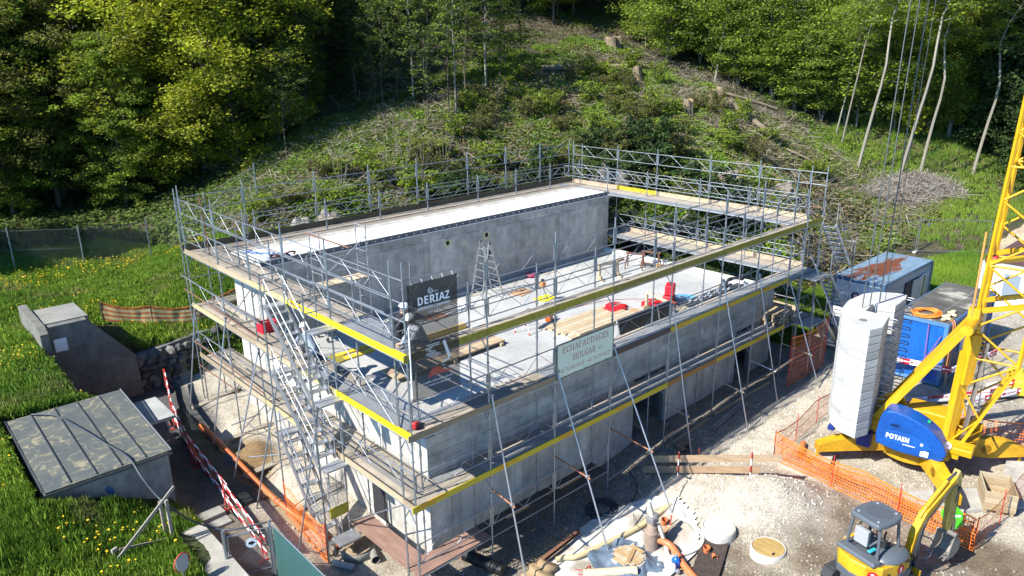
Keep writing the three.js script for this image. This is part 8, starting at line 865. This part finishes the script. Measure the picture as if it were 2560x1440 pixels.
function stump(label, x, z, r, h, seed) { const t = T('tree_stump', label, 'stump', [x, height(x, z) - 0.15, z]), q = rng(seed), n = 16, pr = [[1.35, 0], [1.12, 0.25], [1, 0.6], [0.98, 1]], g = new THREE.LatheGeometry(pr.map((p) => new THREE.Vector2(p[0] * r, p[1] * h)), n), p = g.attributes.position; for (let i = 0; i < p.count; i++) { const a = Math.atan2(p.getZ(i), p.getX(i)), f = 1 + 0.14 * Math.sin(a * 5 + seed) + 0.08 * Math.sin(a * 9); p.setXYZ(i, p.getX(i) * f, p.getY(i) + (p.getY(i) > h * 0.9 ? 0.1 * Math.sin(a * 2 + seed) : 0), p.getZ(i) * f); } g.computeVertexNormals(); M('stump_bark', g, LOGB, t); const c = new THREE.CircleGeometry(r * 0.98, n).rotateX(-Math.PI / 2).translate(0, h, 0), cp = c.attributes.position; for (let i = 1; i < cp.count; i++) { const a = Math.atan2(cp.getZ(i), cp.getX(i)), f = 1 + 0.14 * Math.sin(a * 5 + seed) + 0.08 * Math.sin(a * 9); cp.setXYZ(i, cp.getX(i) * f, h + 0.1 * Math.sin(a * 2 + seed), cp.getZ(i) * f); } M('cut_face', c, CUT, t); }
stump('mossy stump at the end of the long felled log', 40.4, -25.2, 0.36, 1.0, 3); stump('split stump near the top of the clearing', 46.4, -33.1, 0.5, 0.95, 5); stump('smaller half of the split stump at the top of the clearing', 47.2, -33.0, 0.35, 1.1, 6); stump('round brown stump left of the twin stump', 37.6, -18.3, 0.36, 1.1, 8); stump('left trunk of the twin stump beside the sawn log', 41.6, -18.9, 0.3, 1.2, 9); stump('right trunk of the twin stump beside the sawn log', 42.2, -18.6, 0.3, 1.5, 11);
{ const gs = [0, 1, 2].map((k) => { const g = new THREE.IcosahedronGeometry(1, 3), p = g.attributes.position, q = rng(70 + k), key = {}; for (let i = 0; i < p.count; i++) { const x = p.getX(i), y = p.getY(i), z = p.getZ(i), f = (key[[x, y, z].map((v) => v.toFixed(2)).join()] ??= 0.86 + 0.22 * q() + 0.35 * Math.sin(x * 4 + k * 2) * Math.cos(z * 5 + y * 3 + k)); p.setXYZ(i, x * f, y * f, z * f); } g.computeVertexNormals(); return g; }), pm = [conc(0.34, 0.31, 0.26), conc(0.25, 0.21, 0.16), conc(0.14, 0.13, 0.11)];
  [[7.0, -18.6, 0.8, 0, 'pale limestone outcrop on the bank left of the tall canes'], [6.2, -18.2, 0.5, 0, 'small white rock beside the pale limestone outcrop'], [8.4, -18.6, 0.6, 1, 'brown rock face right of the pale limestone outcrop'], [13.2, -17.6, 0.55, 0, 'pale rock on the bank behind the middle of the roof'], [16.2, -17.2, 0.7, 0, 'pale rock in the gap of the bank behind the roof'], [17.4, -17.0, 0.6, 1, 'brown rock in the bank behind the roof near the corner'], [23.6, -13.5, 1.4, 2, 'large dark rock face behind the right scaffold'], [23.4, -11, 1.2, 2, 'dark rock lower on the cliff behind the right scaffold'], [25.2, -12.5, 0.8, 0, 'whitish rock patch on the cliff behind the right scaffold'], [24, -9, 1, 1, 'brown rock at the foot of the cliff behind the right scaffold'], [29.5, -9.6, 0.8, 1, 'rounded brown boulder right of the scaffold corner'], [33.5, -8.2, 0.6, 1, 'mossy boulder on the slope right of the scaffold corner']].forEach(([x, z, s, k, lb], i) => { const o = M('rock', gs[i % 3], pm[k]); o.position.set(x, height(x, z) + 0.3 * s + 0.1, z); o.scale.set(s, s * 0.85, s * 0.7); o.rotation.y = i; tag(o, lb, 'rock'); }); }

renderer.render(scene, camera);
